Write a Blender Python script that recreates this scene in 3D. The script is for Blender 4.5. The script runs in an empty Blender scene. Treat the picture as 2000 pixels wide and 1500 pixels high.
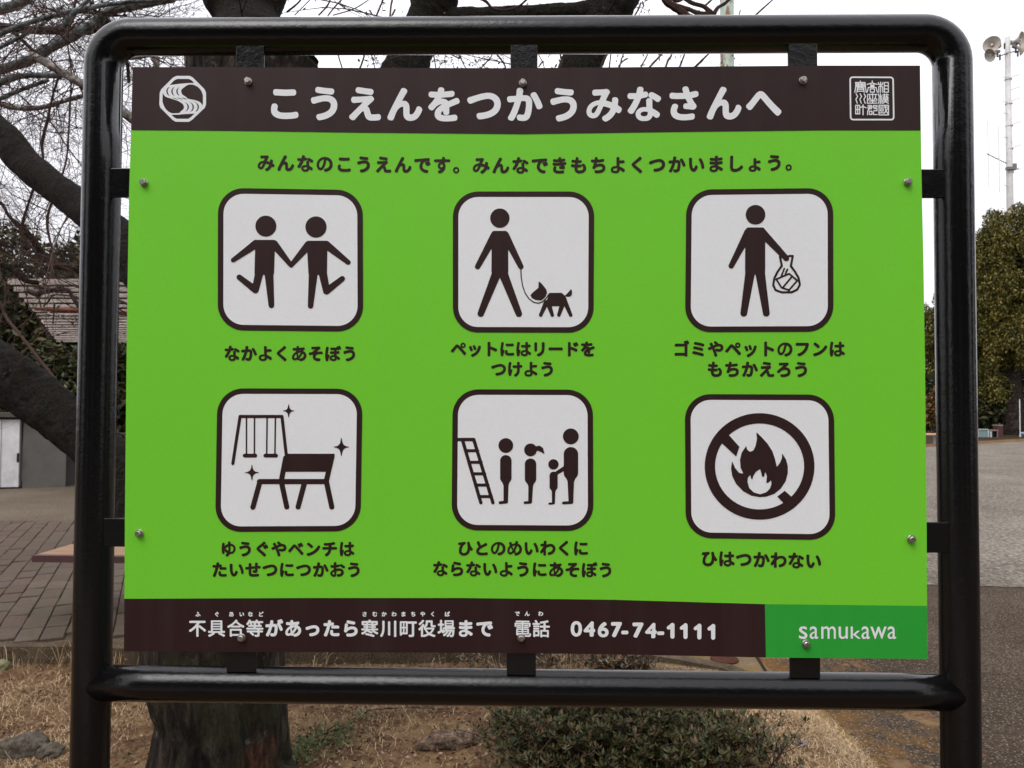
import bpy, math, random
import numpy as np
from mathutils import Vector, Matrix, noise

random.seed(7); rng = np.random.default_rng(7)
scene = bpy.context.scene
COL = scene.collection

# ------------------------------------------------------------------ camera
CAMZ = 1.40
PITCH, YAW, ROLL = 0.028058, -0.017511, 0.004283
CX, CY = 0.003602, -1.083824
SZ = CAMZ - (-0.069871)          # height of the sign frame's centre
FH = 1.015758                   # height of the sign frame (outer)
FPX = 1444.0
def cam_axes():
    cp, sp = math.cos(PITCH), math.sin(PITCH); cy, sy = math.cos(YAW), math.sin(YAW); cr, sr = math.cos(ROLL), math.sin(ROLL)
    f = Vector((sy*cp, cy*cp, sp)); r = Vector((cy, -sy, 0)); u = r.cross(f)
    return cr*r+sr*u, -sr*r+cr*u, f
CR, CU, CF = cam_axes()
CAMP = Vector((CX, CY, CAMZ))
cam_d = bpy.data.cameras.new('camera'); cam = bpy.data.objects.new('camera', cam_d); COL.objects.link(cam)
m = Matrix((CR, CU, -CF)).transposed().to_4x4(); m.translation = CAMP
cam.matrix_world = m
cam_d.sensor_width = 36.0; cam_d.lens = FPX/2000*36.0
cam_d.clip_start = 0.02; cam_d.clip_end = 1200
cam_d.dof.use_dof = True; cam_d.dof.focus_distance = 1.066; cam_d.dof.aperture_fstop = 16.0
scene.camera = cam

# ------------------------------------------------------------------ sky and sun
w = bpy.data.worlds.new('World'); scene.world = w; w.use_nodes = True
nt = w.node_tree; nt.nodes.clear()
SUN_EL, SUN_AZ = math.radians(58), math.radians(200)
sky = nt.nodes.new('ShaderNodeTexSky'); sky.sky_type = 'NISHITA'; sky.sun_disc = False
sky.sun_elevation = SUN_EL; sky.sun_rotation = SUN_AZ; sky.dust_density = 6; sky.ozone_density = 0.3
hs = nt.nodes.new('ShaderNodeHueSaturation'); hs.inputs['Saturation'].default_value = 0.15
nt.links.new(sky.outputs[0], hs.inputs['Color'])
b1 = nt.nodes.new('ShaderNodeBackground'); b1.inputs['Strength'].default_value = 0.05
nt.links.new(hs.outputs[0], b1.inputs['Color'])
# overcast cloud deck: pale, a little brighter overhead, with faint broad structure
tc = nt.nodes.new('ShaderNodeTexCoord'); sx = nt.nodes.new('ShaderNodeSeparateXYZ')
nt.links.new(tc.outputs['Generated'], sx.inputs[0])
mr = nt.nodes.new('ShaderNodeMapRange'); mr.inputs[1].default_value = 0; mr.inputs[2].default_value = 1
mr.inputs[3].default_value = 0.90; mr.inputs[4].default_value = 1.52
nt.links.new(sx.outputs[2], mr.inputs[0])
nz = nt.nodes.new('ShaderNodeTexNoise'); nz.inputs['Scale'].default_value = 1.6; nz.inputs['Detail'].default_value = 3
nt.links.new(tc.outputs['Generated'], nz.inputs['Vector'])
mr2 = nt.nodes.new('ShaderNodeMapRange'); mr2.inputs[1].default_value = .3; mr2.inputs[2].default_value = .7
mr2.inputs[3].default_value = 0.93; mr2.inputs[4].default_value = 1.06
nt.links.new(nz.outputs[0], mr2.inputs[0])
mu = nt.nodes.new('ShaderNodeMath'); mu.operation = 'MULTIPLY'
nt.links.new(mr.outputs[0], mu.inputs[0]); nt.links.new(mr2.outputs[0], mu.inputs[1])
b2 = nt.nodes.new('ShaderNodeBackground'); b2.inputs['Color'].default_value = (0.945, 0.94, 1.0, 1)
nt.links.new(mu.outputs[0], b2.inputs['Strength'])
ad = nt.nodes.new('ShaderNodeAddShader'); wo = nt.nodes.new('ShaderNodeOutputWorld')
nt.links.new(b1.outputs[0], ad.inputs[0]); nt.links.new(b2.outputs[0], ad.inputs[1]); nt.links.new(ad.outputs[0], wo.inputs[0])
sd = bpy.data.lights.new('sun', 'SUN'); sd.energy = 1.0; sd.angle = math.radians(30); sd.color = (1, .97, .93)
so = bpy.data.objects.new('sun', sd); COL.objects.link(so)
# light comes from behind the camera, upper left
sdir = Vector((-0.35, -0.62, 1.0)).normalized()
so.rotation_euler = sdir.to_track_quat('Z', 'Y').to_euler(); so.location = (-3, -6, 12)
sky.sun_elevation = math.asin(sdir.z); sky.sun_rotation = math.atan2(sdir.x, sdir.y)
scene.view_settings.view_transform = 'Standard'; scene.view_settings.look = 'None'
scene.view_settings.gamma = 1.0; scene.view_settings.exposure = 0.06
scene.view_settings.use_curve_mapping = False

# ------------------------------------------------------------------ helpers
def ray(px, py):
    return (CF*FPX + CR*(px-1000) + CU*(750-py)).normalized()
def on_y(px, py, Y):
    d = ray(px, py); t = (Y-CAMP.y)/d.y; return CAMP + d*t
def on_z(px, py, Z=0.0):
    d = ray(px, py); t = (Z-CAMP.z)/d.z; return CAMP + d*t
def lin(r, g, b):
    f = lambda c: (c/255/12.92) if c/255 <= .04045 else ((c/255+.055)/1.055)**2.4
    return (f(r), f(g), f(b), 1)
def tag(o, label=None, cat=None, group=None, kind=None):
    if label: o['label'] = label
    if cat: o['category'] = cat
    if group: o['group'] = group
    if kind: o['kind'] = kind
    return o
def empty(name, loc, label, cat, group=None):
    o = bpy.data.objects.new(name, None); o.location = loc; COL.objects.link(o); o.empty_display_size = .1
    return tag(o, label, cat, group)
def link(name, me, mat, parent=None):
    if mat is not None: me.materials.clear(); me.materials.append(mat)
    o = bpy.data.objects.new(name, me); COL.objects.link(o)
    if parent is not None:
        o.parent = parent
        p = parent; M = Vector((0, 0, 0))
        while p is not None: M = M + p.location + p.matrix_parent_inverse.translation; p = p.parent
        o.matrix_parent_inverse = Matrix.Translation(-M)
    return o
def mesh(name, V, F, mat, parent=None, smooth=False):
    me = bpy.data.meshes.new(name); me.from_pydata([tuple(v) for v in V], [], F); me.update()
    if smooth: me.polygons.foreach_set('use_smooth', [True]*len(me.polygons))
    return link(name, me, mat, parent)
def mesh_np(name, V, F, mat, parent=None, smooth=False):
    """V (n,3) float, F (m,k) int: fast path for thousands of faces"""
    me = bpy.data.meshes.new(name); k = F.shape[1]
    me.vertices.add(len(V)); me.vertices.foreach_set('co', np.asarray(V, np.float32).ravel())
    me.loops.add(F.size); me.loops.foreach_set('vertex_index', F.astype(np.int32).ravel())
    me.polygons.add(len(F)); me.polygons.foreach_set('loop_start', np.arange(0, F.size, k, dtype=np.int32))
    me.polygons.foreach_set('loop_total', np.full(len(F), k, np.int32))
    if smooth: me.polygons.foreach_set('use_smooth', np.ones(len(F), bool))
    me.update(calc_edges=True); me.validate()
    return link(name, me, mat, parent)
class MB:
    def __init__(s): s.V = []; s.F = []
    def add(s, V, F):
        n = len(s.V); s.V += [tuple(v) for v in V]; s.F += [tuple(i+n for i in f) for f in F]; return s
    def box(s, c, d, rz=0, M=None):
        c = Vector(c); pts = []
        for z in (-.5, .5):
            for x, y in ((-.5, -.5), (.5, -.5), (.5, .5), (-.5, .5)):
                v = Vector((x*d[0], y*d[1], z*d[2]))
                if rz: v = Matrix.Rotation(rz, 3, 'Z') @ v
                if M: v = M @ v
                pts.append(c+v)
        return s.add(pts, [(3, 2, 1, 0), (4, 5, 6, 7), (0, 1, 5, 4), (1, 2, 6, 5), (2, 3, 7, 6), (3, 0, 4, 7)])
    def tube(s, pts, rad, n=8, cap=True, disp=None):
        pts = [Vector(p) for p in pts]; rings = []
        up = None
        for i, p in enumerate(pts):
            t = (pts[min(i+1, len(pts)-1)]-pts[max(i-1, 0)])
            if t.length < 1e-9: t = Vector((0, 0, 1))
            t.normalize()
            if up is None:
                up = t.orthogonal().normalized()
            up = (up - t*up.dot(t))
            if up.length < 1e-6: up = t.orthogonal()
            up.normalize(); b = t.cross(up)
            r = rad[i] if hasattr(rad, '__len__') else rad
            ring = []
            for k in range(n):
                a = 2*math.pi*k/n; d = up*math.cos(a)+b*math.sin(a)
                rr = r*(1+disp(p+d*r, a)) if disp else r
                ring.append(p+d*rr)
            rings.append(ring)
        V = [v for r in rings for v in r]; F = []
        for i in range(len(rings)-1):
            for k in range(n):
                a = i*n+k; b_ = i*n+(k+1) % n
                F.append((a, b_, b_+n, a+n))
        if cap:
            F.append(tuple(range(n))[::-1]); F.append(tuple(range((len(rings)-1)*n, len(rings)*n)))
        return s.add(V, F)
    def prism(s, poly, z0, z1):
        n = len(poly); V = [(x, y, z0) for x, y in poly]+[(x, y, z1) for x, y in poly]
        F = [tuple(range(n))[::-1], tuple(range(n, 2*n))]+[(k, (k+1) % n, n+(k+1) % n, n+k) for k in range(n)]
        return s.add(V, F)
    def build(s, name, mat, parent=None, smooth=False):
        return mesh(name, s.V, s.F, mat, parent, smooth)
def catmull(P, seg=6):
    P = [np.array(p, float) for p in P]; out = []
    for i in range(len(P)-1):
        p0, p1, p2, p3 = P[max(i-1, 0)], P[i], P[i+1], P[min(i+2, len(P)-1)]
        for k in range(seg):
            t = k/seg
            out.append(.5*((2*p1)+(-p0+p2)*t+(2*p0-5*p1+4*p2-p3)*t*t+(-p0+3*p1-3*p2+p3)*t**3))
    out.append(P[-1]); return out

# ------------------------------------------------------------------ materials
def mat(name, base=(.5, .5, .5, 1), rough=.6, spec=.5, metal=0, coat=0):
    mt = bpy.data.materials.new(name); mt.use_nodes = True
    b = mt.node_tree.nodes['Principled BSDF']
    b.inputs['Base Color'].default_value = base if len(base) == 4 else (*base, 1)
    b.inputs['Roughness'].default_value = rough; b.inputs['Specular IOR Level'].default_value = spec
    b.inputs['Metallic'].default_value = metal; b.inputs['Coat Weight'].default_value = coat
    return mt
class NG:
    """small node-graph helper"""
    def __init__(s, mt): s.t = mt.node_tree; s.b = s.t.nodes['Principled BSDF']; s.coord = None
    def pos(s):
        if s.coord is None: s.coord = s.t.nodes.new('ShaderNodeNewGeometry').outputs['Position']
        return s.coord
    def map(s, scale, src=None):
        n = s.t.nodes.new('ShaderNodeMapping'); n.inputs['Scale'].default_value = scale if hasattr(scale, '__len__') else (scale,)*3
        s.t.links.new(src or s.pos(), n.inputs['Vector']); return n.outputs[0]
    def noise(s, scale, detail=4, rough=.55, vec=None, dist=0):
        n = s.t.nodes.new('ShaderNodeTexNoise'); n.inputs['Scale'].default_value = scale; n.inputs['Detail'].default_value = detail
        n.inputs['Roughness'].default_value = rough; n.inputs['Distortion'].default_value = dist
        s.t.links.new(vec or s.pos(), n.inputs['Vector']); return n.outputs['Fac']
    def voro(s, scale, feature='F1', vec=None, out='Distance'):
        n = s.t.nodes.new('ShaderNodeTexVoronoi'); n.inputs['Scale'].default_value = scale; n.feature = feature
        s.t.links.new(vec or s.pos(), n.inputs['Vector']); return n.outputs[out]
    def ramp(s, fac, stops, interp='LINEAR'):
        n = s.t.nodes.new('ShaderNodeValToRGB'); cr = n.color_ramp; cr.interpolation = interp
        while len(cr.elements) > 1: cr.elements.remove(cr.elements[-1])
        for i, (p, c) in enumerate(stops):
            e = cr.elements[0] if i == 0 else cr.elements.new(p)
            e.position = p; e.color = c if hasattr(c, '__len__') and len(c) == 4 else ((*c, 1) if hasattr(c, '__len__') else (c, c, c, 1))
        s.t.links.new(fac, n.inputs[0]); return n.outputs[0]
    def mix(s, fac, a, b, mode='MIX'):
        n = s.t.nodes.new('ShaderNodeMix'); n.data_type = 'RGBA'; n.blend_type = mode
        for sock, v in ((n.inputs[0], fac), (n.inputs[6], a), (n.inputs[7], b)):
            if isinstance(v, (int, float)): sock.default_value = v
            elif isinstance(v, tuple): sock.default_value = v if len(v) == 4 else (*v, 1)
            else: s.t.links.new(v, sock)
        return n.outputs[2]
    def math(s, op, a, b=0.0):
        n = s.t.nodes.new('ShaderNodeMath'); n.operation = op
        for sock, v in ((n.inputs[0], a), (n.inputs[1], b)):
            if isinstance(v, (int, float)): sock.default_value = v
            else: s.t.links.new(v, sock)
        return n.outputs[0]
    def island(s):
        return s.t.nodes.new('ShaderNodeNewGeometry').outputs['Random Per Island']
    def objrand(s):
        return s.t.nodes.new('ShaderNodeObjectInfo').outputs['Random']
    def xyz(s):
        n = s.t.nodes.new('ShaderNodeSeparateXYZ'); s.t.links.new(s.pos(), n.inputs[0]); return n.outputs
    def color(s, c): s.t.links.new(c, s.b.inputs['Base Color']); return s
    def rough(s, c): s.t.links.new(c, s.b.inputs['Roughness']); return s
    def bump(s, h, strength=.5, dist=.01):
        n = s.t.nodes.new('ShaderNodeBump'); n.inputs['Strength'].default_value = strength; n.inputs['Distance'].default_value = dist
        s.t.links.new(h, n.inputs['Height']); s.t.links.new(n.outputs[0], s.b.inputs['Normal']); return s

def print_mat(name, c, rough=.42, spec=.35):
    mt = mat(name, c, rough, spec); g = NG(mt)
    n1 = g.noise(420, 2); n2 = g.noise(2.2, 3)
    dark = tuple(x*.93 for x in c[:3])+(1,); lite = tuple(min(1, x*1.04) for x in c[:3])+(1,)
    base = g.mix(n2, dark, lite); vs = g.noise(9, 4, .6, g.map((3, 1, .16))); base = g.mix(g.ramp(vs, [(.45, 0.0), (.75, .022)]), base, (.32, .31, .28, 1)); g.color(g.mix(.10, base, g.ramp(n1, [(.35, tuple(x*.8 for x in c[:3])), (.65, tuple(min(1, x*1.2) for x in c[:3]))])))
    g.bump(n1, .04, .001); return mt
M_GREEN = print_mat('sign_green', (.166, .605, .030, 1), .45, .25)
M_BROWN = print_mat('sign_brown', (.027, .0110, .0108, 1), .5, .22)
M_WHITE = print_mat('sign_white', (.80, .82, .835, 1))
M_DGREEN = print_mat('sign_dark_green', (.024, .345, .036, 1), .45, .25)

def paint_black():
    mt = mat('black_gloss_paint', (.0030, .0030, .0034, 1), .12, .37); g = NG(mt)
    a = g.noise(70, 5, .65); b = g.noise(14, 3); c = g.noise(260, 4, .7)
    h = g.math('ADD', g.math('MULTIPLY', a, .6), g.math('MULTIPLY', b, .35)); h = g.math('ADD', h, g.math('MULTIPLY', c, .22))
    g.bump(h, .30, .0035)
    g.rough(g.ramp(g.noise(30, 4), [(.3, .045), (.7, .13)]))
    sp = g.ramp(g.voro(90), [(.035, (.04, .037, .037)), (.06, (.0045, .0045, .005))])
    g.color(sp); return mt
M_PAINT = paint_black()
M_BOLT = mat('bolt_steel', (.52, .50, .47, 1), .33, .5, 1.0)
NG(M_BOLT).color(NG(M_BOLT).ramp(NG(M_BOLT).noise(300, 3), [(.3, (.33, .31, .28)), (.7, (.62, .6, .57))]))

def bark(name, c1, c2, moss=None, scale=1.0, bumpd=.02):
    mt = mat(name, c1, .9, .15); g = NG(mt)
    n1 = g.noise(14*scale, 7, .65, dist=.4); n2 = g.noise(55*scale, 5, .6)
    col = g.ramp(n1, [(.34, c1), (.52, c2), (.68, tuple(x*2.3 for x in c2[:3]))])
    if moss:
        k = g.ramp(g.noise(5*scale, 5, .6), [(.46, 0.0), (.6, 1.0)])
        col = g.mix(k, col, g.ramp(n2, [(.3, moss), (.7, tuple(x*1.9 for x in moss[:3]))]))
    col = g.mix(.55, col, g.ramp(n2, [(.36, (.15, .15, .15)), (.64, (1.7, 1.65, 1.6))]), 'MULTIPLY')
    g.color(col); g.bump(g.math('ADD', n1, g.math('MULTIPLY', n2, .5)), 1.0, bumpd); return mt

# outlines of the characters printed on the board (thousandths of an em)
G = {
'こ': '758,742 783,732 805,708 813,683 813,633 805,608 792,591 775,580 742,571 692,570 667,565 600,565 567,561 408,561 383,565 250,570 225,576 208,587 193,608 187,625 186,675 192,702 208,725 225,736 242,742 275,742 350,735 433,735 458,730 625,735 717,743;258,344 283,329 305,300 309,283 309,258 297,200 297,183 301,167 308,154 317,143 333,132 367,116 408,105 500,99 642,105 717,115 792,130 825,128 842,122 858,109 873,83 876,25 868,-8 843,-33 808,-45 692,-64 600,-68 575,-72 450,-72 367,-63 283,-42 233,-18 197,8 179,25 158,51 145,75 135,100 128,133 128,217 144,300 158,325 175,338 200,347 242,347',
'う': '350,817 525,793 700,780 722,775 746,758 761,733 763,692 755,658 745,642 727,625 708,617 692,615 650,615 517,628 367,646 294,658 267,675 249,700 245,717 245,742 252,775 267,800 292,817 317,822;608,592 658,581 718,558 750,537 792,496 818,458 840,400 847,350 847,308 842,258 837,233 822,192 803,150 767,100 700,34 625,-13 550,-47 467,-73 367,-93 333,-88 317,-79 305,-67 277,-17 274,17 278,33 288,50 308,68 333,77 383,86 475,112 525,132 583,167 621,200 646,233 653,250 669,300 672,333 667,358 650,390 633,404 608,418 567,428 500,428 433,419 292,382 225,359 191,358 175,364 158,375 142,398 124,458 128,492 142,513 167,530 325,566 417,584 483,593',
'え': '350,826 467,806 633,785 667,784 708,774 729,758 744,733 747,700 738,658 729,642 710,625 692,617 675,615 400,650 325,662 300,670 275,687 262,708 257,733 259,767 275,799 292,815 317,825;692,594 717,579 750,539 760,508 756,483 748,467 733,450 579,308 612,275 632,242 675,103 683,91 700,85 775,85 883,97 908,91 929,75 944,50 947,25 946,-17 941,-33 929,-50 910,-67 892,-74 792,-85 658,-84 598,-67 567,-46 546,-25 533,-6 514,42 482,150 475,163 467,169 450,164 429,150 350,71 242,-54 225,-69 200,-79 175,-80 150,-72 117,-50 93,-25 83,0 83,25 93,50 454,408 442,411 383,407 217,390 183,395 167,405 155,417 145,433 137,458 137,508 143,525 154,542 175,557 200,564 308,564 325,567 375,568 542,580 625,589 658,597',
'ん': '500,809 539,792 559,775 573,750 576,717 563,683 508,594 437,467 442,464 508,463 542,455 567,441 613,392 627,358 635,325 639,267 639,133 647,100 658,93 675,90 700,95 727,108 748,125 795,192 838,292 858,309 883,317 908,316 927,308 959,283 978,258 985,233 984,208 959,142 934,92 895,33 867,0 825,-36 775,-63 717,-80 650,-85 600,-77 567,-66 542,-50 508,-17 489,17 474,67 470,125 469,275 464,292 458,297 442,303 425,299 392,287 358,262 330,233 301,192 268,125 209,-33 192,-58 175,-70 150,-76 117,-74 83,-61 58,-46 43,-25 36,0 38,25 78,125 164,308 410,783 426,800 450,812 475,814',
'を': '442,836 475,817 492,792 497,758 492,724 508,722 558,726 683,742 725,742 750,732 767,716 778,692 780,667 768,617 754,600 733,587 700,578 625,570 433,557 420,533 425,528 458,530 525,517 567,495 608,457 808,547 825,551 850,550 875,540 892,524 915,475 918,450 915,433 907,417 883,395 692,317 636,292 634,142 625,115 602,92 575,81 533,81 508,89 492,100 478,117 472,133 467,200 422,158 406,125 406,108 417,93 433,84 500,72 592,72 650,76 783,93 817,86 834,75 847,58 855,25 855,-17 851,-33 834,-58 817,-70 775,-80 600,-93 500,-93 450,-89 392,-78 342,-61 300,-37 271,-8 247,33 237,67 237,142 250,189 268,225 308,275 367,325 432,367 425,373 400,373 375,367 325,345 277,308 204,225 175,209 142,208 119,217 87,242 67,269 61,300 70,333 174,450 212,500 243,550 242,554 233,557 133,559 108,568 92,579 76,600 70,625 71,667 81,692 100,711 117,719 133,722 242,718 267,714 308,714 316,717 331,792 350,821 367,832 383,838 425,839',
'つ': '642,692 683,688 742,673 783,655 842,620 894,567 924,517 947,442 951,367 942,300 928,258 900,198 838,125 775,77 692,34 592,1 483,-22 400,-30 367,-30 342,-24 325,-13 314,0 292,50 292,92 308,121 325,134 342,141 383,143 483,156 567,176 642,205 700,241 741,283 765,333 774,392 767,425 757,450 733,483 710,500 683,514 650,523 608,528 550,524 483,511 400,489 317,463 158,402 133,395 117,395 100,398 83,406 57,433 37,483 36,508 43,533 58,554 83,569 358,653 425,670 525,688 575,693',
'か': '417,826 433,822 454,808 468,792 474,775 476,742 456,642 458,628 558,626 592,619 618,608 645,592 679,558 702,517 712,483 718,442 718,342 705,208 687,117 674,75 653,25 625,-17 585,-50 550,-66 500,-76 433,-76 392,-71 350,-61 330,-50 314,-33 300,8 299,33 303,58 317,79 333,93 358,101 392,101 442,93 475,93 492,100 505,117 516,142 531,200 549,325 549,425 545,442 534,458 517,465 483,467 425,464 417,458 373,308 319,158 291,92 245,0 220,-42 200,-61 175,-71 142,-70 92,-51 75,-38 59,-8 58,25 67,47 114,125 157,217 209,350 237,442 225,444 133,432 100,432 75,439 58,450 41,475 32,525 34,550 41,567 54,583 83,599 150,605 208,605 275,613 281,625 289,675 295,750 302,783 310,800 326,817 350,828 383,830;783,709 808,701 825,688 872,617 949,467 998,350 1001,317 997,300 987,283 967,264 917,242 892,241 875,245 858,255 842,273 772,442 724,533 677,608 674,625 677,650 685,667 700,683 725,699 750,708',
'み': '592,786 625,766 648,742 659,717 659,692 653,675 630,642 584,550 551,475 558,469 625,453 717,422 720,425 721,508 731,533 747,550 767,561 800,564 842,556 867,542 884,517 889,492 888,450 876,350 879,342 954,292 975,268 983,250 985,225 981,208 958,157 933,132 900,124 875,128 833,158 825,156 790,92 754,42 696,-17 667,-41 625,-69 575,-97 550,-101 517,-97 483,-75 466,-58 455,-42 449,-17 455,17 475,42 558,93 617,146 645,183 680,250 658,264 608,284 550,303 483,316 393,125 362,75 325,34 300,16 275,3 225,-9 183,-10 150,-3 100,18 53,67 34,108 24,158 24,183 33,242 58,306 88,350 121,383 178,425 258,461 317,475 371,483 428,608 425,614 417,615 367,615 342,611 242,607 211,617 187,642 178,667 179,717 189,742 208,761 225,769 242,772 425,776 442,780 492,780 550,789;345,342 342,348 325,346 283,334 242,314 201,283 173,242 158,192 162,158 175,139 200,128 208,128 225,135 250,157 287,217',
'な': '408,842 442,836 458,828 471,817 482,800 488,783 488,758 475,699 533,710 558,709 583,698 600,683 609,667 613,650 613,608 609,592 592,566 564,550 433,523 420,517 372,400 313,283 228,142 203,117 183,106 158,103 133,106 92,128 75,142 60,167 58,201 68,225 128,308 178,392 232,500 225,507 117,507 100,510 83,518 67,534 55,558 53,608 56,625 75,654 92,666 108,671 133,672 150,668 283,668 292,671 307,733 312,775 325,810 342,829 358,838 375,842;717,692 747,683 775,670 900,598 946,567 963,542 967,508 959,483 925,437 908,426 892,421 867,421 850,426 767,482 717,512 709,508 722,492 730,467 730,308 734,292 735,250 739,242 783,222 835,192 895,150 913,133 926,117 933,100 935,75 930,50 915,25 892,0 875,-9 850,-14 817,-5 742,50 734,42 727,17 715,-8 683,-46 658,-65 633,-78 575,-95 475,-97 441,-92 383,-74 342,-48 317,-25 297,0 283,33 275,75 274,100 279,133 291,167 308,195 346,233 392,261 425,273 475,284 567,286 570,292 570,325 566,342 565,417 561,450 566,483 583,508 600,520 625,526 667,527 673,533 650,546 632,567 624,592 623,617 632,642 658,675 683,690;578,158 550,163 500,163 475,159 436,142 418,125 408,100 408,92 417,69 433,51 450,43 492,33 525,33 575,49 593,67 605,100 604,150',
'さ': '583,836 608,821 628,792 658,681 667,677 808,709 833,710 858,703 875,692 890,675 898,658 901,642 900,600 890,575 875,559 842,544 721,517 755,450 792,392 836,333 846,308 845,275 828,242 800,213 775,201 733,199 650,211 542,220 517,228 500,242 485,267 482,292 488,325 500,350 517,365 542,375 609,375 550,494 542,499 500,495 283,495 250,499 200,499 158,506 142,514 125,530 114,550 111,575 114,625 129,650 158,669 183,672 308,660 483,661 487,667 461,750 462,775 470,800 483,817 508,831 550,839;267,367 300,359 316,350 332,333 340,317 343,300 341,275 322,233 310,192 312,150 325,125 333,118 375,95 400,88 442,81 492,80 508,76 600,80 717,97 742,97 758,92 784,75 795,58 800,42 796,-17 783,-45 767,-61 750,-69 683,-79 575,-89 450,-89 350,-74 300,-59 233,-25 196,8 167,48 158,67 141,125 140,200 156,267 185,333 200,350 217,361 242,368',
'へ': '442,675 475,663 509,642 566,583 701,425 792,325 970,150 980,133 984,117 981,83 967,58 925,13 908,3 883,-1 858,3 837,17 762,92 671,192 583,292 446,458 417,487 401,475 192,205 160,175 133,166 100,170 79,183 33,230 23,250 20,267 23,292 31,308 83,359 121,400 287,608 322,642 367,670 392,676',
'の': '567,759 617,753 700,730 772,692 842,634 888,575 927,492 946,417 951,358 947,275 933,217 922,183 893,125 858,79 817,37 768,0 706,-33 625,-62 550,-76 525,-74 508,-68 481,-42 462,-8 457,17 460,42 475,67 492,82 508,90 567,101 617,118 683,155 721,192 745,225 757,250 773,300 778,342 774,400 759,450 742,485 712,525 683,549 650,570 600,587 593,575 570,450 549,367 515,258 495,208 461,142 429,92 392,50 367,30 317,5 292,-1 233,-1 175,20 146,42 117,71 83,119 55,192 45,242 40,317 50,400 74,475 87,500 121,558 179,625 250,682 292,705 333,726 433,753 492,760;454,617 450,620 417,613 392,603 350,585 298,550 243,492 225,464 197,408 179,333 179,283 183,258 195,217 207,192 225,168 257,150 275,149 292,157 319,183 341,217 366,267 388,325 412,400 446,550 455,600',
'で': '875,759 900,742 911,725 918,700 918,658 911,633 900,617 883,603 860,592 875,583 890,567 933,502 956,458 960,442 959,417 953,400 942,383 925,370 900,359 875,358 850,365 824,333 783,316 750,319 733,327 717,342 649,458 645,475 647,500 659,525 675,541 692,551 725,555 758,546 775,575 798,592 792,594 692,580 650,562 609,533 568,492 538,450 525,425 509,383 498,342 495,308 501,258 521,208 546,175 590,142 633,120 700,101 775,92 792,86 816,67 828,42 829,8 816,-33 800,-59 775,-76 758,-80 708,-80 600,-56 525,-26 467,10 425,46 405,67 367,119 334,200 324,275 324,308 328,358 337,400 364,475 391,525 414,558 408,565 392,565 250,549 117,528 92,530 67,542 50,558 41,575 36,600 37,642 41,658 58,683 75,695 92,700 133,705 683,755 792,760 817,764 858,763',
'す': '608,834 625,830 642,820 654,808 663,792 668,767 664,717 667,706 900,706 925,702 950,688 967,664 972,642 969,592 950,562 933,551 917,546 725,544 692,549 667,547 664,542 664,458 692,367 697,333 697,258 683,183 661,125 632,75 608,46 567,4 525,-29 450,-70 408,-86 375,-96 342,-95 317,-83 275,-39 265,-8 270,25 283,46 300,59 368,83 419,108 429,117 383,128 358,141 333,158 292,201 270,242 259,283 258,367 270,408 287,442 317,479 358,513 408,537 429,542 392,544 367,540 283,540 175,532 100,534 71,550 53,575 49,600 52,650 60,667 75,683 92,692 108,697 492,706 495,708 495,742 491,775 495,792 508,813 525,826 542,833;502,417 458,417 436,408 408,385 393,350 391,317 407,275 427,258 458,245 500,247 525,260 541,283 549,308 553,342 550,368 533,398',
'。': '225,268 258,257 292,239 327,208 347,183 363,150 371,125 373,67 361,25 344,-8 317,-40 292,-60 250,-82 225,-89 158,-89 125,-78 92,-60 61,-33 41,-8 15,50 10,83 14,125 22,150 42,189 92,238 125,257 158,268;221,167 208,171 183,172 148,158 125,138 112,108 112,75 124,42 142,24 175,7 208,7 233,18 260,42 271,67 276,83 276,100 268,125 248,150',
'き': '558,836 583,821 599,800 617,730 675,740 750,759 775,759 792,755 808,745 820,733 830,717 838,692 839,667 834,642 825,625 808,610 792,602 667,573 662,567 675,532 742,544 800,559 833,559 850,555 867,545 883,528 894,508 897,492 895,450 888,433 875,416 842,398 767,382 748,375 788,308 816,275 822,242 817,215 791,175 774,158 750,147 708,145 650,156 558,166 525,174 500,192 489,208 482,233 483,267 489,283 500,300 525,317 550,322 583,318 589,325 575,352 567,357 525,353 425,353 400,349 208,353 167,359 150,366 130,383 117,408 115,458 122,483 142,508 167,520 183,522 350,510 442,510 506,517 492,556 375,553 350,557 258,558 242,561 200,562 183,566 167,575 145,600 137,625 133,667 137,683 150,704 167,718 192,726 350,714 442,714 445,717 437,750 437,775 445,800 458,817 475,828 492,834 525,839;267,317 283,313 308,300 323,283 331,267 334,233 316,192 306,158 310,133 317,117 325,108 342,97 375,84 450,72 575,72 683,85 725,81 750,67 763,50 770,33 771,-25 758,-53 733,-74 700,-84 617,-92 525,-93 500,-97 467,-93 417,-93 350,-84 292,-67 250,-49 208,-20 170,25 148,75 140,125 140,167 146,200 168,267 181,292 192,304 208,316 225,321 242,322',
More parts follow.
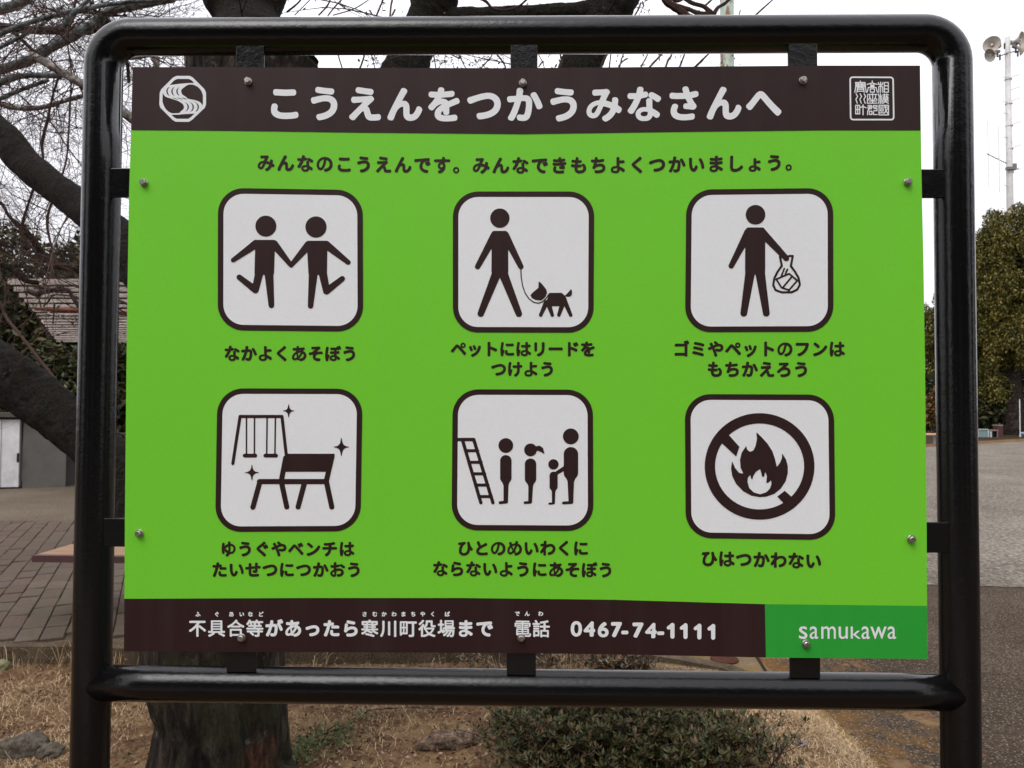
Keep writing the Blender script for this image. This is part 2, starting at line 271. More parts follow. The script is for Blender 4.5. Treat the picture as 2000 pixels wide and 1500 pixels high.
'も': '392,834 442,824 458,813 474,792 479,775 480,750 468,675 469,658 475,656 558,664 608,662 625,655 642,642 653,625 660,600 656,550 642,525 625,512 608,505 575,499 525,499 500,495 450,495 447,492 436,408 442,406 500,406 583,414 617,407 638,392 654,367 656,317 651,292 642,276 625,260 608,252 558,245 425,240 418,233 414,192 423,142 434,117 442,109 450,100 475,86 508,77 575,76 625,86 658,97 692,114 721,142 739,183 740,217 735,242 717,285 703,308 668,350 657,375 658,400 666,425 679,442 700,455 733,463 758,464 783,459 800,450 825,425 861,375 897,300 909,250 914,183 903,117 884,67 854,25 817,-12 758,-49 708,-69 617,-89 575,-93 500,-93 433,-81 367,-55 333,-33 309,-8 289,17 269,58 255,100 249,142 250,242 242,249 150,263 92,278 71,292 53,317 49,342 50,383 60,408 75,425 100,437 125,439 225,418 267,414 270,417 278,483 278,500 275,503 158,521 117,533 100,542 85,558 75,583 75,633 85,658 108,680 142,689 250,669 292,664 297,667 307,742 308,775 316,800 329,817 350,830 367,834',
'ち': '400,826 417,822 433,812 445,800 455,783 460,750 450,691 475,689 525,693 758,726 783,722 800,712 817,693 824,675 826,625 823,608 809,583 792,570 758,559 692,549 542,532 417,523 397,450 393,433 400,430 467,449 525,460 658,459 725,444 775,422 808,400 842,367 874,317 888,275 892,242 892,200 883,133 851,67 800,8 777,-8 717,-42 650,-65 533,-85 383,-85 333,-78 308,-66 287,-42 275,-4 274,25 278,42 292,63 308,76 325,83 375,85 408,80 483,80 533,85 608,101 658,122 692,148 705,167 712,183 720,217 712,250 700,267 677,283 650,295 617,303 542,302 458,284 408,264 367,237 343,217 292,159 275,149 258,145 225,147 183,164 163,183 151,208 151,242 188,333 228,458 242,517 225,524 175,524 125,528 108,533 92,542 77,558 66,583 65,625 70,650 80,667 92,679 108,688 125,692 167,693 225,685 275,685 281,700 286,733 287,775 293,792 304,808 325,824 342,829 375,830',
'よ': '525,825 542,820 559,808 572,792 578,775 580,725 576,692 578,633 583,630 650,630 808,643 825,640 842,632 858,617 867,602 875,575 875,533 865,508 842,487 825,480 783,474 667,470 642,465 583,465 576,458 576,450 580,425 585,292 592,284 658,259 742,218 785,192 853,142 875,120 886,100 889,75 886,50 862,8 842,-12 817,-24 792,-26 765,-17 690,42 600,97 593,92 581,33 561,-8 520,-50 475,-76 400,-92 317,-93 250,-83 200,-67 175,-55 133,-25 108,5 97,25 84,58 78,100 79,125 87,167 106,208 125,234 167,269 208,291 266,308 317,317 408,319 411,325 411,408 407,433 407,717 403,742 405,775 417,800 442,820 467,826;445,183 417,188 325,188 275,176 250,164 228,142 220,125 220,100 228,83 242,68 283,49 325,41 375,41 408,51 432,67 445,92 451,117 451,175',
'く': '642,834 658,830 675,820 700,800 723,775 731,758 735,742 731,717 723,700 692,666 367,400 353,383 388,350 629,150 713,75 750,35 758,17 760,0 758,-17 750,-35 700,-87 683,-97 658,-101 633,-98 608,-84 458,62 233,254 192,296 175,319 164,342 157,383 163,417 170,433 200,475 225,500 508,738 583,817 608,831',
'い': '208,742 225,736 242,725 255,708 262,692 260,433 264,375 273,308 290,233 308,183 322,158 335,142 350,133 358,134 366,142 401,200 431,275 450,295 475,308 508,308 533,295 573,250 584,225 583,192 567,150 536,83 512,42 492,17 450,-25 425,-41 383,-54 333,-55 283,-42 251,-25 208,12 185,42 149,108 126,175 108,250 90,392 90,450 86,475 86,642 82,667 84,692 100,721 125,738 150,743;742,709 767,701 783,688 830,617 867,542 894,475 924,383 941,317 959,217 958,167 950,148 933,130 875,104 850,103 825,112 808,125 793,150 760,317 730,417 688,517 643,592 633,617 635,650 643,667 658,683 683,697 717,708',
'ま': '567,836 592,821 608,797 614,775 610,725 611,717 617,714 650,714 783,730 817,730 833,727 850,719 863,708 874,692 880,667 879,625 869,600 850,581 825,571 783,565 617,553 611,550 610,517 610,508 617,503 742,514 800,522 833,521 850,516 875,495 888,467 888,417 878,392 858,372 825,358 617,339 614,333 614,275 617,265 692,236 764,200 875,125 890,108 898,92 901,75 899,50 878,8 858,-13 833,-27 808,-30 792,-27 775,-19 683,49 625,81 615,33 595,-8 567,-41 542,-59 517,-72 484,-83 433,-93 350,-92 292,-83 244,-67 217,-53 175,-17 157,8 138,58 136,75 137,133 148,167 160,192 183,221 217,248 242,263 317,288 375,297 442,297 447,300 449,308 447,333 442,336 375,336 350,340 225,345 183,353 158,371 145,392 136,442 137,458 143,475 154,492 175,507 192,513 208,514 267,505 358,501 375,497 442,497 444,500 444,542 442,547 433,549 350,549 325,553 283,553 233,558 183,568 162,583 148,608 145,633 148,675 156,692 172,708 192,719 208,722 242,722 408,706 442,706 444,708 446,783 451,800 462,817 483,832 500,838 550,839;470,167 442,172 375,172 317,157 292,144 281,133 272,117 270,92 276,75 292,60 317,47 358,37 417,37 450,47 474,67 484,92 484,158',
'し': '333,819 350,811 367,795 377,775 380,758 372,658 368,433 364,408 364,158 373,125 384,108 408,88 450,76 525,76 583,89 633,108 683,138 721,167 796,250 817,263 833,267 858,266 883,254 916,217 930,192 935,167 930,142 915,117 883,79 850,46 800,5 767,-19 708,-51 650,-73 567,-92 517,-97 433,-97 396,-92 367,-86 325,-70 283,-45 233,5 214,42 196,100 190,142 190,342 195,367 195,500 199,525 199,725 196,767 201,783 212,800 242,819 267,822 317,822',
'ょ': '533,659 558,642 573,617 576,600 576,558 572,533 572,517 575,514 633,514 717,522 767,521 795,508 816,483 822,458 820,417 808,392 789,375 775,369 742,362 617,357 577,350 576,258 583,221 635,200 700,168 767,123 804,92 818,75 824,58 826,33 822,8 800,-28 783,-44 758,-54 733,-55 698,-42 650,-1 592,37 586,33 572,-17 550,-50 525,-73 483,-97 433,-109 342,-110 308,-104 258,-90 208,-63 171,-25 158,-2 147,33 145,50 145,92 156,133 175,167 200,192 225,211 250,224 308,242 408,253 411,258 411,542 407,592 410,617 425,642 450,659 475,664 517,663;445,125 408,130 375,130 325,120 289,100 275,77 274,67 290,42 325,24 367,16 408,20 432,33 446,58 451,75 451,117',
'あ': '450,834 475,823 497,800 505,767 501,725 508,718 642,730 767,751 800,747 825,729 838,708 842,692 841,642 829,617 810,600 783,589 751,583 750,575 762,550 765,517 808,494 837,475 895,417 928,358 946,292 947,217 933,150 924,125 903,83 871,42 808,-15 750,-49 675,-77 608,-92 567,-91 542,-79 525,-60 500,-13 475,-28 442,-38 417,-38 400,-34 367,-11 308,-33 258,-43 192,-42 167,-36 140,-25 100,8 75,48 66,83 61,133 66,183 83,239 114,300 150,350 208,409 242,436 308,478 312,483 315,500 317,552 217,553 158,558 142,562 121,575 107,592 99,617 99,658 105,683 126,708 142,717 158,722 300,710 333,711 342,783 358,813 375,826 392,833;599,558 592,565 583,565 483,557 477,542 483,538 550,547 592,547;585,425 533,422 450,401 437,392 437,333 440,325 441,283 450,215 458,219 486,250 524,300 549,342 587,417;721,358 708,365 659,275 617,209 571,150 516,92 513,83 525,46 550,63 625,81 685,108 721,133 745,158 762,183 777,225 780,258 774,292 757,325;337,342 333,345 308,327 256,275 222,225 199,167 201,117 217,98 242,91 275,97 327,117 356,133 362,142 347,225 342,267 342,333',
'そ': '700,809 717,805 733,795 775,752 783,733 785,717 778,683 758,658 717,628 554,492 558,487 683,493 708,497 792,497 825,501 867,499 896,483 913,458 918,433 917,392 911,375 900,358 883,345 867,338 817,336 792,340 733,340 708,336 658,336 592,322 542,295 517,275 500,252 487,233 478,208 476,167 491,133 508,118 533,103 575,90 633,80 717,80 742,76 767,58 778,42 784,25 784,0 775,-39 759,-67 742,-80 708,-89 617,-89 567,-84 483,-63 419,-33 375,0 337,50 313,108 308,142 307,200 313,233 324,267 342,301 317,303 142,278 108,281 83,296 67,319 58,342 58,383 62,400 71,417 83,429 100,438 150,447 242,455 258,461 333,517 465,625 458,631 450,632 433,628 375,628 283,620 267,623 250,631 237,642 226,658 215,700 219,742 227,758 242,775 258,784 275,788 350,785 375,789 458,789 483,793 600,797',
'ぼ': '933,851 950,841 967,822 1009,725 1013,708 1014,683 1011,667 1000,647 983,631 958,621 933,620 908,628 883,602 850,587 825,587 800,594 750,590 739,583 739,525 742,516 867,526 883,522 900,512 912,500 922,483 926,458 925,417 915,392 899,375 883,366 867,362 742,353 739,350 743,325 743,267 749,242 800,220 850,190 917,142 942,114 950,92 951,67 945,42 930,17 917,0 900,-11 875,-18 850,-16 832,-8 769,42 750,52 738,17 725,-10 713,-25 672,-58 625,-77 583,-85 492,-84 442,-73 392,-53 375,-41 334,0 310,50 307,67 308,133 322,175 338,200 367,229 417,259 450,270 500,280 575,280 581,283 578,342 575,347 567,349 400,349 375,355 350,375 338,400 336,450 339,467 358,496 375,507 392,513 417,513 433,510 575,511 578,517 578,575 575,581 567,582 417,582 400,585 383,593 367,609 355,633 353,683 362,708 383,732 400,740 417,743 467,743 492,739 617,739 633,742 692,743 725,747 731,750 735,775 743,792 767,813 800,822 842,815 858,838 883,852 908,855;183,792 217,784 233,775 253,750 260,725 259,700 236,583 218,467 205,350 205,317 208,313 225,317 246,317 275,304 299,275 304,258 305,233 243,33 235,-8 234,-42 228,-58 217,-75 192,-92 175,-97 133,-97 108,-91 83,-70 73,-50 63,-8 49,75 41,158 40,350 62,550 92,742 105,767 125,784 150,792;587,158 533,163 483,153 461,142 449,133 438,117 437,92 443,75 458,61 500,45 542,41 583,51 600,61 608,73 617,92 621,125 617,151',
'に': '217,801 250,795 275,783 295,758 301,733 301,717 272,583 256,483 243,375 243,342 250,336 267,339 292,336 317,321 338,292 343,258 341,242 288,83 276,33 270,-25 263,-42 250,-58 233,-70 217,-75 175,-80 150,-74 121,-50 112,-33 101,8 87,92 78,183 78,358 95,525 130,750 142,775 161,792 183,800;867,709 892,692 903,675 910,650 910,608 903,583 892,567 875,553 858,547 783,540 533,540 508,544 467,545 442,553 425,566 414,583 408,600 407,650 414,675 433,700 458,712 500,714 592,706 700,706 808,714 850,713;483,311 508,296 527,267 530,233 523,175 529,158 540,150 567,138 608,130 725,130 842,147 892,144 908,136 925,120 941,83 943,42 940,25 932,8 908,-13 876,-25 742,-39 575,-38 517,-27 475,-13 434,8 396,42 369,92 362,117 357,158 362,217 375,272 383,287 397,300 417,311 433,314',
'は': '742,811 771,792 786,767 789,742 785,700 786,642 800,639 875,651 900,650 917,645 933,634 951,608 956,583 954,542 949,525 933,504 917,493 892,483 792,474 785,467 789,325 792,308 793,267 798,258 883,211 942,167 967,142 978,125 985,100 983,75 975,57 946,17 925,3 900,-1 883,1 865,8 792,66 783,40 758,-4 720,-42 675,-65 617,-76 525,-76 467,-65 433,-53 401,-33 371,-8 350,19 339,42 328,83 328,133 335,167 367,225 405,258 433,276 467,290 508,300 542,305 617,306 622,308 620,425 614,458 608,461 500,461 475,465 417,466 392,474 371,492 356,517 353,542 356,583 375,613 392,624 408,629 608,626 615,633 615,750 619,767 627,783 642,800 667,812 725,814;233,809 258,798 275,783 287,758 289,733 251,517 235,375 232,325 267,330 283,327 303,317 320,300 330,283 335,250 273,58 264,17 263,-25 257,-42 242,-63 217,-77 200,-80 158,-80 133,-72 110,-50 102,-33 87,33 70,175 70,367 74,417 91,567 125,772 142,796 167,811 192,814;603,183 550,184 525,180 483,161 465,142 459,125 458,117 465,92 483,74 508,62 542,54 583,54 625,65 644,83 653,100 659,125 659,167 650,174',
'ペ': '817,761 867,740 917,689 931,658 942,617 942,583 938,558 930,533 912,500 868,458 833,441 808,434 742,434 708,445 672,467 646,492 625,523 612,567 612,633 622,667 642,699 683,738 717,755 742,763 800,764;425,659 450,651 483,634 525,600 721,400 950,153 970,117 972,92 969,75 954,50 912,8 892,-2 867,-5 842,-1 825,9 800,33 675,183 550,325 408,470 166,167 150,158 133,153 100,156 75,171 30,217 20,233 15,258 17,275 25,293 104,375 284,592 317,625 357,650 392,659;802,650 783,655 758,653 736,642 720,617 716,592 722,575 733,557 758,543 783,541 800,545 819,558 832,583 834,608 827,625 815,642',
'ッ': '492,609 517,592 533,568 597,392 594,350 579,325 550,305 517,295 492,295 475,299 458,309 443,325 370,525 370,542 375,560 384,575 401,592 417,601 450,612 475,613;783,584 839,567 858,554 877,525 880,492 865,425 838,342 799,250 765,192 692,96 625,29 558,-23 467,-80 400,-111 375,-117 358,-118 342,-115 325,-107 292,-75 273,-42 271,-8 281,17 308,43 408,88 455,117 521,167 571,217 624,292 655,350 684,425 709,533 716,550 725,563 742,576 758,583;258,561 283,546 300,523 361,375 376,325 373,292 359,267 333,247 292,233 267,233 250,239 233,250 218,267 137,475 137,492 142,510 150,525 167,540 225,563',
'ト': '408,817 425,813 446,800 459,783 466,767 468,733 464,708 464,542 467,538 608,490 717,448 850,388 867,375 878,358 885,325 867,269 850,242 825,224 792,220 767,226 625,291 467,351 464,342 466,-25 450,-54 425,-72 408,-76 350,-76 325,-70 308,-58 295,-42 287,-17 286,25 290,50 290,692 286,717 287,758 291,775 300,791 325,811 350,818',
'リ': '758,801 783,793 800,779 813,758 818,733 818,508 814,483 813,383 799,275 790,233 772,183 750,140 704,75 658,29 633,8 567,-34 475,-76 442,-85 408,-80 383,-63 354,-33 343,-17 336,8 342,39 354,58 375,76 442,101 475,118 525,150 562,183 593,225 619,283 632,342 636,383 637,425 640,442 638,750 650,775 675,795 700,801;292,792 317,784 333,771 347,750 351,733 351,283 342,257 317,232 292,224 242,224 217,230 200,242 187,258 178,283 178,733 183,750 192,766 217,786 242,793',
'ー': '133,475 150,472 883,471 912,458 932,433 939,408 938,350 930,325 917,308 900,297 875,290 817,290 792,295 217,295 192,290 108,291 92,297 75,308 58,333 53,358 53,417 62,442 83,465 108,475',
'ド': '792,802 808,794 825,778 897,667 906,633 900,603 883,579 850,560 817,557 800,560 783,568 766,533 742,514 708,503 675,508 658,517 642,534 578,642 566,675 570,708 583,729 608,749 625,754 650,755 667,752 683,744 700,775 725,795 758,805;392,801 417,783 428,767 434,750 435,683 430,658 432,525 567,480 683,436 817,376 833,363 847,342 851,325 851,300 836,258 817,229 792,212 758,207 733,214 608,272 508,312 433,337 430,333 430,67 435,42 435,-17 431,-42 417,-67 392,-84 375,-88 317,-89 292,-82 271,-67 259,-50 253,-25 257,8 257,700 253,742 256,758 264,775 275,788 292,799 317,805 375,805',
'け': '758,817 784,800 795,783 800,767 801,625 808,618 875,629 900,630 917,627 933,619 950,603 961,583 964,567 963,517 950,488 925,468 892,458 825,453 808,449 801,442 801,300 792,217 774,142 747,75 708,17 642,-50 575,-95 558,-100 533,-100 508,-90 459,-50 447,-25 447,8 453,25 466,42 525,80 571,125 592,156 608,190 620,225 631,283 636,333 636,433 633,439 625,440 458,440 392,449 367,466 352,492 349,508 350,558 355,575 367,592 383,605 408,613 500,605 633,605 636,608 632,633 628,758 631,775 639,792 658,811 683,821 733,822;233,809 258,801 275,788 288,767 293,742 268,625 247,500 239,425 239,350 242,347 258,353 283,355 300,352 317,344 329,333 341,317 347,283 289,83 281,50 280,8 275,-10 259,-33 242,-45 225,-50 183,-55 167,-52 150,-44 131,-25 113,17 97,83 83,158 74,233 74,417 91,592 112,733 122,775 142,800 167,812 208,814',
'ゴ': '858,892 885,883 908,862 963,775 974,750 976,733 970,700 958,683 942,670 900,657 883,658 858,667 867,650 872,625 868,592 868,33 872,-17 867,-42 858,-58 842,-73 825,-81 808,-85 758,-85 733,-78 717,-67 692,-30 158,-30 142,-27 122,-17 106,0 98,17 95,33 95,83 99,100 109,117 125,132 142,140 167,143 692,144 694,150 694,517 692,522 683,524 217,524 192,520 150,523 121,542 109,558 104,575 104,642 117,670 142,691 167,697 217,693 683,694 687,700 651,758 646,775 647,808 659,833 683,853 717,863 750,859 775,842 791,867 808,880 833,891',
'ミ': '350,792 608,742 800,691 825,675 838,658 845,642 846,608 833,573 820,550 800,532 775,524 750,524 567,574 375,615 283,630 258,639 233,659 224,675 220,692 221,717 237,758 258,783 283,795 317,797;267,534 517,483 633,453 742,420 767,399 776,383 780,367 778,333 761,292 750,275 733,262 717,255 692,253 558,295 442,324 225,367 208,374 192,387 178,408 174,433 177,458 195,500 208,517 233,531;217,242 408,203 592,158 708,124 775,101 800,84 815,58 818,33 809,0 792,-33 774,-50 750,-62 717,-63 517,-1 325,45 183,72 158,80 141,92 124,117 120,142 124,175 139,208 158,229 183,241',
'や': '475,842 492,838 508,829 583,766 625,725 636,708 642,692 650,688 717,689 758,683 817,666 867,637 913,592 934,558 944,533 956,475 955,425 949,392 936,350 919,317 892,283 842,245 800,227 767,217 733,211 675,207 617,212 558,225 525,237 508,250 505,242 586,8 589,-17 582,-42 558,-70 525,-86 483,-93 458,-90 442,-82 425,-67 412,-42 369,108 338,200 287,333 267,376 133,312 100,308 73,317 50,338 26,383 20,408 26,442 37,458 50,469 150,508 190,525 192,529 193,533 175,569 128,642 122,658 122,692 128,708 141,725 175,745 208,758 233,759 258,751 275,738 284,725 349,600 367,603 464,642 466,650 385,725 377,742 374,767 377,783 385,800 408,823 442,841;708,525 675,528 600,514 517,488 423,450 483,302 487,342 493,358 508,379 533,394 567,396 617,380 675,372 725,380 761,400 774,417 781,433 786,458 779,483 766,500 750,513',
'フ': '808,742 825,738 858,719 883,695 896,667 896,633 866,508 830,400 813,358 776,283 733,217 691,167 642,116 567,55 500,12 408,-34 333,-62 292,-63 267,-53 225,-8 210,17 208,50 218,75 233,92 250,103 350,138 435,183 483,217 532,258 583,317 622,375 666,467 697,567 692,573 683,574 150,572 133,578 117,591 102,617 99,633 99,683 102,700 110,717 133,738 167,747 192,743',
'ン': '242,767 275,753 342,704 467,600 505,558 514,525 507,492 496,475 452,433 433,426 417,424 400,426 382,433 300,507 163,617 147,633 139,650 136,675 141,700 150,716 171,742 192,759 217,767;900,592 925,575 958,518 964,492 959,467 932,417 866,325 817,266 720,175 633,110 564,67 485,25 383,-17 283,-48 208,-64 175,-57 158,-46 142,-28 118,8 111,33 112,58 117,72 125,87 138,100 158,111 267,136 350,163 450,209 508,243 575,288 667,367 746,458 817,566 833,583 850,592 867,597',
'ろ': '700,784 717,780 733,770 767,735 780,700 776,667 766,650 742,625 590,500 658,492 700,481 750,461 800,429 844,383 870,342 886,300 892,267 893,200 888,158 863,92 848,67 813,25 783,0 733,-32 650,-65 558,-84 450,-93 417,-89 342,-88 325,-84 308,-75 287,-50 271,0 273,33 292,63 308,74 325,79 475,76 558,89 617,105 669,133 695,158 713,192 720,225 719,242 712,267 700,286 683,304 658,321 600,339 558,344 500,339 450,328 375,295 300,241 233,179 193,150 175,145 150,147 133,153 117,166 85,200 75,225 76,258 88,283 108,304 358,508 472,608 467,612 383,611 367,608 258,603 225,609 204,625 189,650 186,708 193,733 204,750 217,761 233,769 250,772 492,772 517,776 608,776 675,785',
'ゆ': '575,834 592,830 608,820 632,792 650,698 700,691 750,677 800,653 842,625 883,584 900,562 928,508 945,450 951,392 947,325 926,250 900,198 875,166 817,113 742,76 667,58 592,51 545,-17 492,-71 450,-101 433,-105 408,-105 375,-93 342,-67 327,-42 324,-17 330,8 341,25 391,67 420,100 383,125 317,192 287,242 278,275 275,277 269,258 264,225 272,158 272,125 263,100 250,83 233,72 217,67 183,61 167,62 150,68 133,79 114,108 99,175 86,292 86,450 112,700 116,717 125,733 142,748 158,756 175,760 204,758 233,752 258,738 274,717 280,692 261,567 260,558 267,550 308,591 358,628 415,658 481,683 470,750 470,775 478,800 492,817 517,831 533,835;662,567 642,570 632,567 633,500 637,483 637,375 633,358 629,275 613,200 617,191 642,191 692,204 725,220 757,242 783,273 793,292 803,317 813,358 813,417 805,450 783,493 767,514 742,536 708,553;497,517 483,516 442,495 392,458 333,394 305,350 291,317 292,312 317,338 333,349 358,355 383,353 400,347 417,334 450,288 475,263 485,258 494,292 503,375 503,483',
'ぐ': '633,834 658,823 704,783 719,758 722,733 716,708 704,692 609,608 617,605 642,604 667,596 683,625 717,647 750,651 767,648 783,640 808,616 872,508 876,475 873,458 865,442 842,418 817,408 783,408 758,416 753,400 742,383 717,366 683,357 658,360 633,375 618,392 562,492 549,525 550,560 384,425 338,383 654,117 708,67 738,33 745,17 747,-8 742,-25 733,-41 691,-83 667,-97 642,-101 617,-98 592,-84 504,8 458,50 225,250 168,308 148,350 145,375 148,408 162,442 179,467 229,517 467,713 508,750 575,820 600,833',
'ベ': '817,767 833,763 854,750 870,733 898,692 947,608 951,583 948,558 940,542 925,525 892,508 858,503 842,508 825,517 804,483 783,468 750,454 725,453 708,458 692,467 677,483 612,600 599,633 603,667 613,683 625,695 658,712 692,713 708,709 725,700 742,733 758,750 792,766;425,659 450,651 483,634 525,600 721,400 950,153 970,117 972,92 969,75 954,50 912,8 892,-2 867,-5 842,-1 825,9 800,33 675,183 550,325 408,470 166,167 150,158 133,153 100,156 75,171 30,217 20,233 15,258 17,275 25,293 104,375 284,592 317,625 357,650 392,659',
'チ': '775,801 792,791 809,775 832,742 839,708 830,675 817,658 792,644 700,622 617,607 602,600 603,500 608,497 892,497 917,491 942,470 954,442 955,392 952,375 944,358 925,339 908,331 892,328 850,332 600,331 578,233 559,175 526,108 491,58 442,4 387,-42 333,-76 300,-85 283,-83 258,-72 217,-42 203,-25 195,0 199,33 209,50 225,66 304,117 358,175 392,233 408,275 420,325 417,331 408,332 158,332 108,328 83,333 58,350 44,375 40,400 44,450 52,467 67,483 83,492 100,497 425,497 428,500 428,575 425,581 417,582 367,578 292,578 267,574 200,574 175,578 150,596 134,625 128,650 128,675 131,692 139,708 158,728 183,738 333,739 450,747 625,776 733,804 758,805',
'た': '417,834 440,825 458,813 477,783 480,750 468,692 475,688 558,704 583,705 600,701 616,692 636,667 643,642 643,608 634,575 608,547 592,538 567,533 625,530 650,535 783,535 808,530 858,530 892,522 913,508 930,483 935,458 931,408 923,392 908,375 892,366 875,362 783,370 633,370 600,365 542,367 517,380 499,400 491,425 490,458 495,483 505,500 525,521 546,525 533,528 433,512 429,508 394,367 352,225 301,75 257,-33 238,-58 217,-72 192,-76 167,-74 117,-57 96,-42 81,-17 79,17 132,133 172,233 216,367 250,492 242,499 125,499 108,502 92,510 75,525 60,550 57,567 59,617 66,633 79,650 108,666 283,665 290,675 299,725 300,767 308,792 317,808 333,823 358,833;533,284 550,280 567,270 579,258 588,242 593,217 589,142 596,125 608,116 667,101 717,99 783,101 883,114 908,109 925,100 945,75 951,50 946,0 933,-28 917,-44 892,-54 817,-64 708,-68 683,-64 642,-64 575,-52 540,-42 508,-26 483,-9 445,33 425,83 420,142 429,217 442,256 467,280 500,289',
'せ': '733,811 763,792 774,775 779,758 778,608 800,605 900,614 917,611 933,603 953,583 963,558 964,508 957,483 937,458 908,446 792,444 775,441 772,433 768,317 762,275 750,236 734,208 717,193 692,181 667,174 600,174 517,185 492,197 479,208 468,225 462,242 462,283 466,300 475,317 492,332 508,340 525,343 600,336 607,375 608,426 575,428 525,424 400,411 383,406 380,400 380,208 386,150 392,132 400,120 425,111 458,105 500,105 525,101 550,105 675,110 767,122 808,119 833,104 852,75 855,17 847,-17 825,-40 800,-50 617,-64 450,-64 375,-54 317,-34 288,-17 255,17 237,50 226,83 215,167 215,383 208,390 75,374 50,377 33,385 12,408 3,433 3,483 12,508 33,532 58,542 183,552 214,558 215,683 212,725 216,742 225,758 250,778 275,785 325,784 350,776 370,758 380,742 385,717 385,608 380,575 392,572 608,594 611,600 611,750 614,767 622,783 642,803 667,813 717,814',
'お': '392,842 408,838 425,829 437,817 447,800 451,775 447,742 447,683 450,673 567,697 592,697 617,688 642,664 650,660 675,700 692,713 717,722 750,720 817,684 925,615 967,584 981,558 985,542 983,517 967,482 942,456 925,448 908,445 883,447 858,457 758,528 675,577 658,592 650,587 643,567 633,554 608,537 533,520 442,506 439,500 439,442 442,438 500,450 583,460 675,455 725,445 783,422 817,400 854,367 882,325 903,275 910,233 909,183 903,150 891,108 869,67 825,17 783,-13 725,-42 633,-67 592,-72 533,-72 508,-63 491,-50 480,-33 469,0 465,25 469,50 477,67 492,83 517,95 575,97 658,118 708,147 729,175 735,192 738,217 733,242 717,266 692,282 633,299 575,299 533,294 450,275 442,269 443,50 437,17 428,-8 413,-33 387,-58 358,-73 317,-80 267,-75 217,-59 183,-43 133,-9 100,25 82,50 66,83 58,117 58,142 66,183 85,225 117,267 175,320 278,383 278,483 275,489 167,490 125,497 108,503 91,517 77,542 74,592 78,617 96,642 125,658 150,660 183,656 275,656 278,658 278,783 287,808 300,825 325,840 342,843;309,250 300,249 250,215 211,175 195,142 199,125 217,98 250,76 283,66 300,68 307,75 313,100 313,142 309,158',
'ひ': '725,775 750,765 772,742 783,717 816,592 828,558 861,492 892,442 974,342 980,308 972,275 933,225 917,216 892,211 867,214 850,222 800,277 796,242 777,158 736,67 700,17 683,0 633,-40 600,-59 525,-87 442,-97 400,-97 350,-92 308,-81 242,-53 208,-29 156,25 130,75 119,108 112,133 107,183 112,283 122,333 138,392 158,442 187,500 228,567 225,570 133,557 108,562 92,571 74,592 66,617 66,667 74,692 98,717 133,728 192,730 267,739 350,751 450,772 475,771 492,766 508,754 519,742 531,717 538,692 538,667 532,650 508,621 475,606 454,592 425,562 388,517 342,444 317,393 299,350 280,275 276,208 281,175 289,150 308,117 342,93 367,83 400,76 442,77 492,85 542,109 583,150 620,217 640,292 653,400 649,425 649,500 632,625 616,683 617,713 630,742 650,759 692,774',
'と': '317,809 333,800 355,775 418,625 458,545 675,659 725,691 749,700 775,700 800,690 816,675 838,642 847,617 847,592 838,567 825,550 750,507 556,408 483,366 423,325 392,300 355,258 336,225 328,183 339,150 367,126 392,114 417,106 467,98 608,97 733,111 800,122 825,122 842,117 858,108 873,92 881,75 885,58 884,8 880,-8 870,-25 850,-44 825,-54 658,-72 500,-76 400,-67 325,-49 269,-25 225,8 183,57 164,100 153,167 158,225 169,267 191,317 225,367 312,450 250,573 200,686 191,717 191,742 200,768 225,793 283,813',
'め': '650,819 684,800 697,783 703,767 705,733 691,667 692,658 767,628 825,588 867,546 894,508 920,458 931,425 947,350 947,267 942,225 920,150 883,84 829,25 783,-11 750,-30 708,-51 642,-73 567,-89 542,-87 517,-75 500,-58 482,-33 472,-8 470,8 472,25 484,50 483,56 450,60 417,79 387,50 333,12 275,-12 242,-17 208,-17 158,-5 117,17 85,50 53,108 40,167 40,250 51,308 64,350 99,425 142,487 184,533 141,667 141,700 152,725 175,747 217,762 250,763 275,755 292,742 303,725 328,633 333,628 400,653 454,667 517,675 524,683 539,775 554,800 575,816 592,821 633,822;518,542 508,545 488,542 417,522 352,492 345,483 388,375 417,323 425,319 443,350 492,467;668,492 650,499 642,492 595,358 566,292 529,225 529,217 558,177 564,150 557,117 546,100 527,83 533,77 567,81 625,99 675,125 709,150 741,183 763,225 778,283 777,342 767,381 750,417 733,442 708,467;260,417 235,392 197,325 179,275 170,233 170,200 174,175 185,150 200,132 233,120 250,124 285,142 333,185 360,217 325,273 287,350',
'わ': '367,834 383,828 400,817 413,800 420,783 422,750 410,667 431,625 435,608 433,583 492,609 558,629 608,638 708,639 775,623 808,609 827,600 867,571 917,520 947,467 966,408 972,358 967,275 947,200 926,158 904,125 850,68 800,32 725,-6 650,-31 592,-46 567,-47 550,-42 533,-33 518,-17 494,33 491,67 502,92 517,108 533,117 633,143 685,167 725,192 752,217 780,258 794,300 799,325 799,358 792,385 767,429 744,450 717,464 692,473 650,478 608,474 567,464 508,442 442,403 386,358 384,308 380,292 380,133 385,108 385,33 389,0 388,-25 384,-42 367,-67 342,-81 325,-85 275,-84 258,-80 237,-67 224,-50 217,-33 215,75 220,100 220,150 217,159 158,75 142,60 117,50 92,50 67,60 41,83 20,117 15,150 24,183 192,412 228,467 231,483 231,492 225,495 133,482 92,483 69,492 50,508 41,525 37,542 37,592 41,608 50,625 67,640 83,648 192,656 242,664 245,675 245,775 249,792 258,808 275,823 300,834',
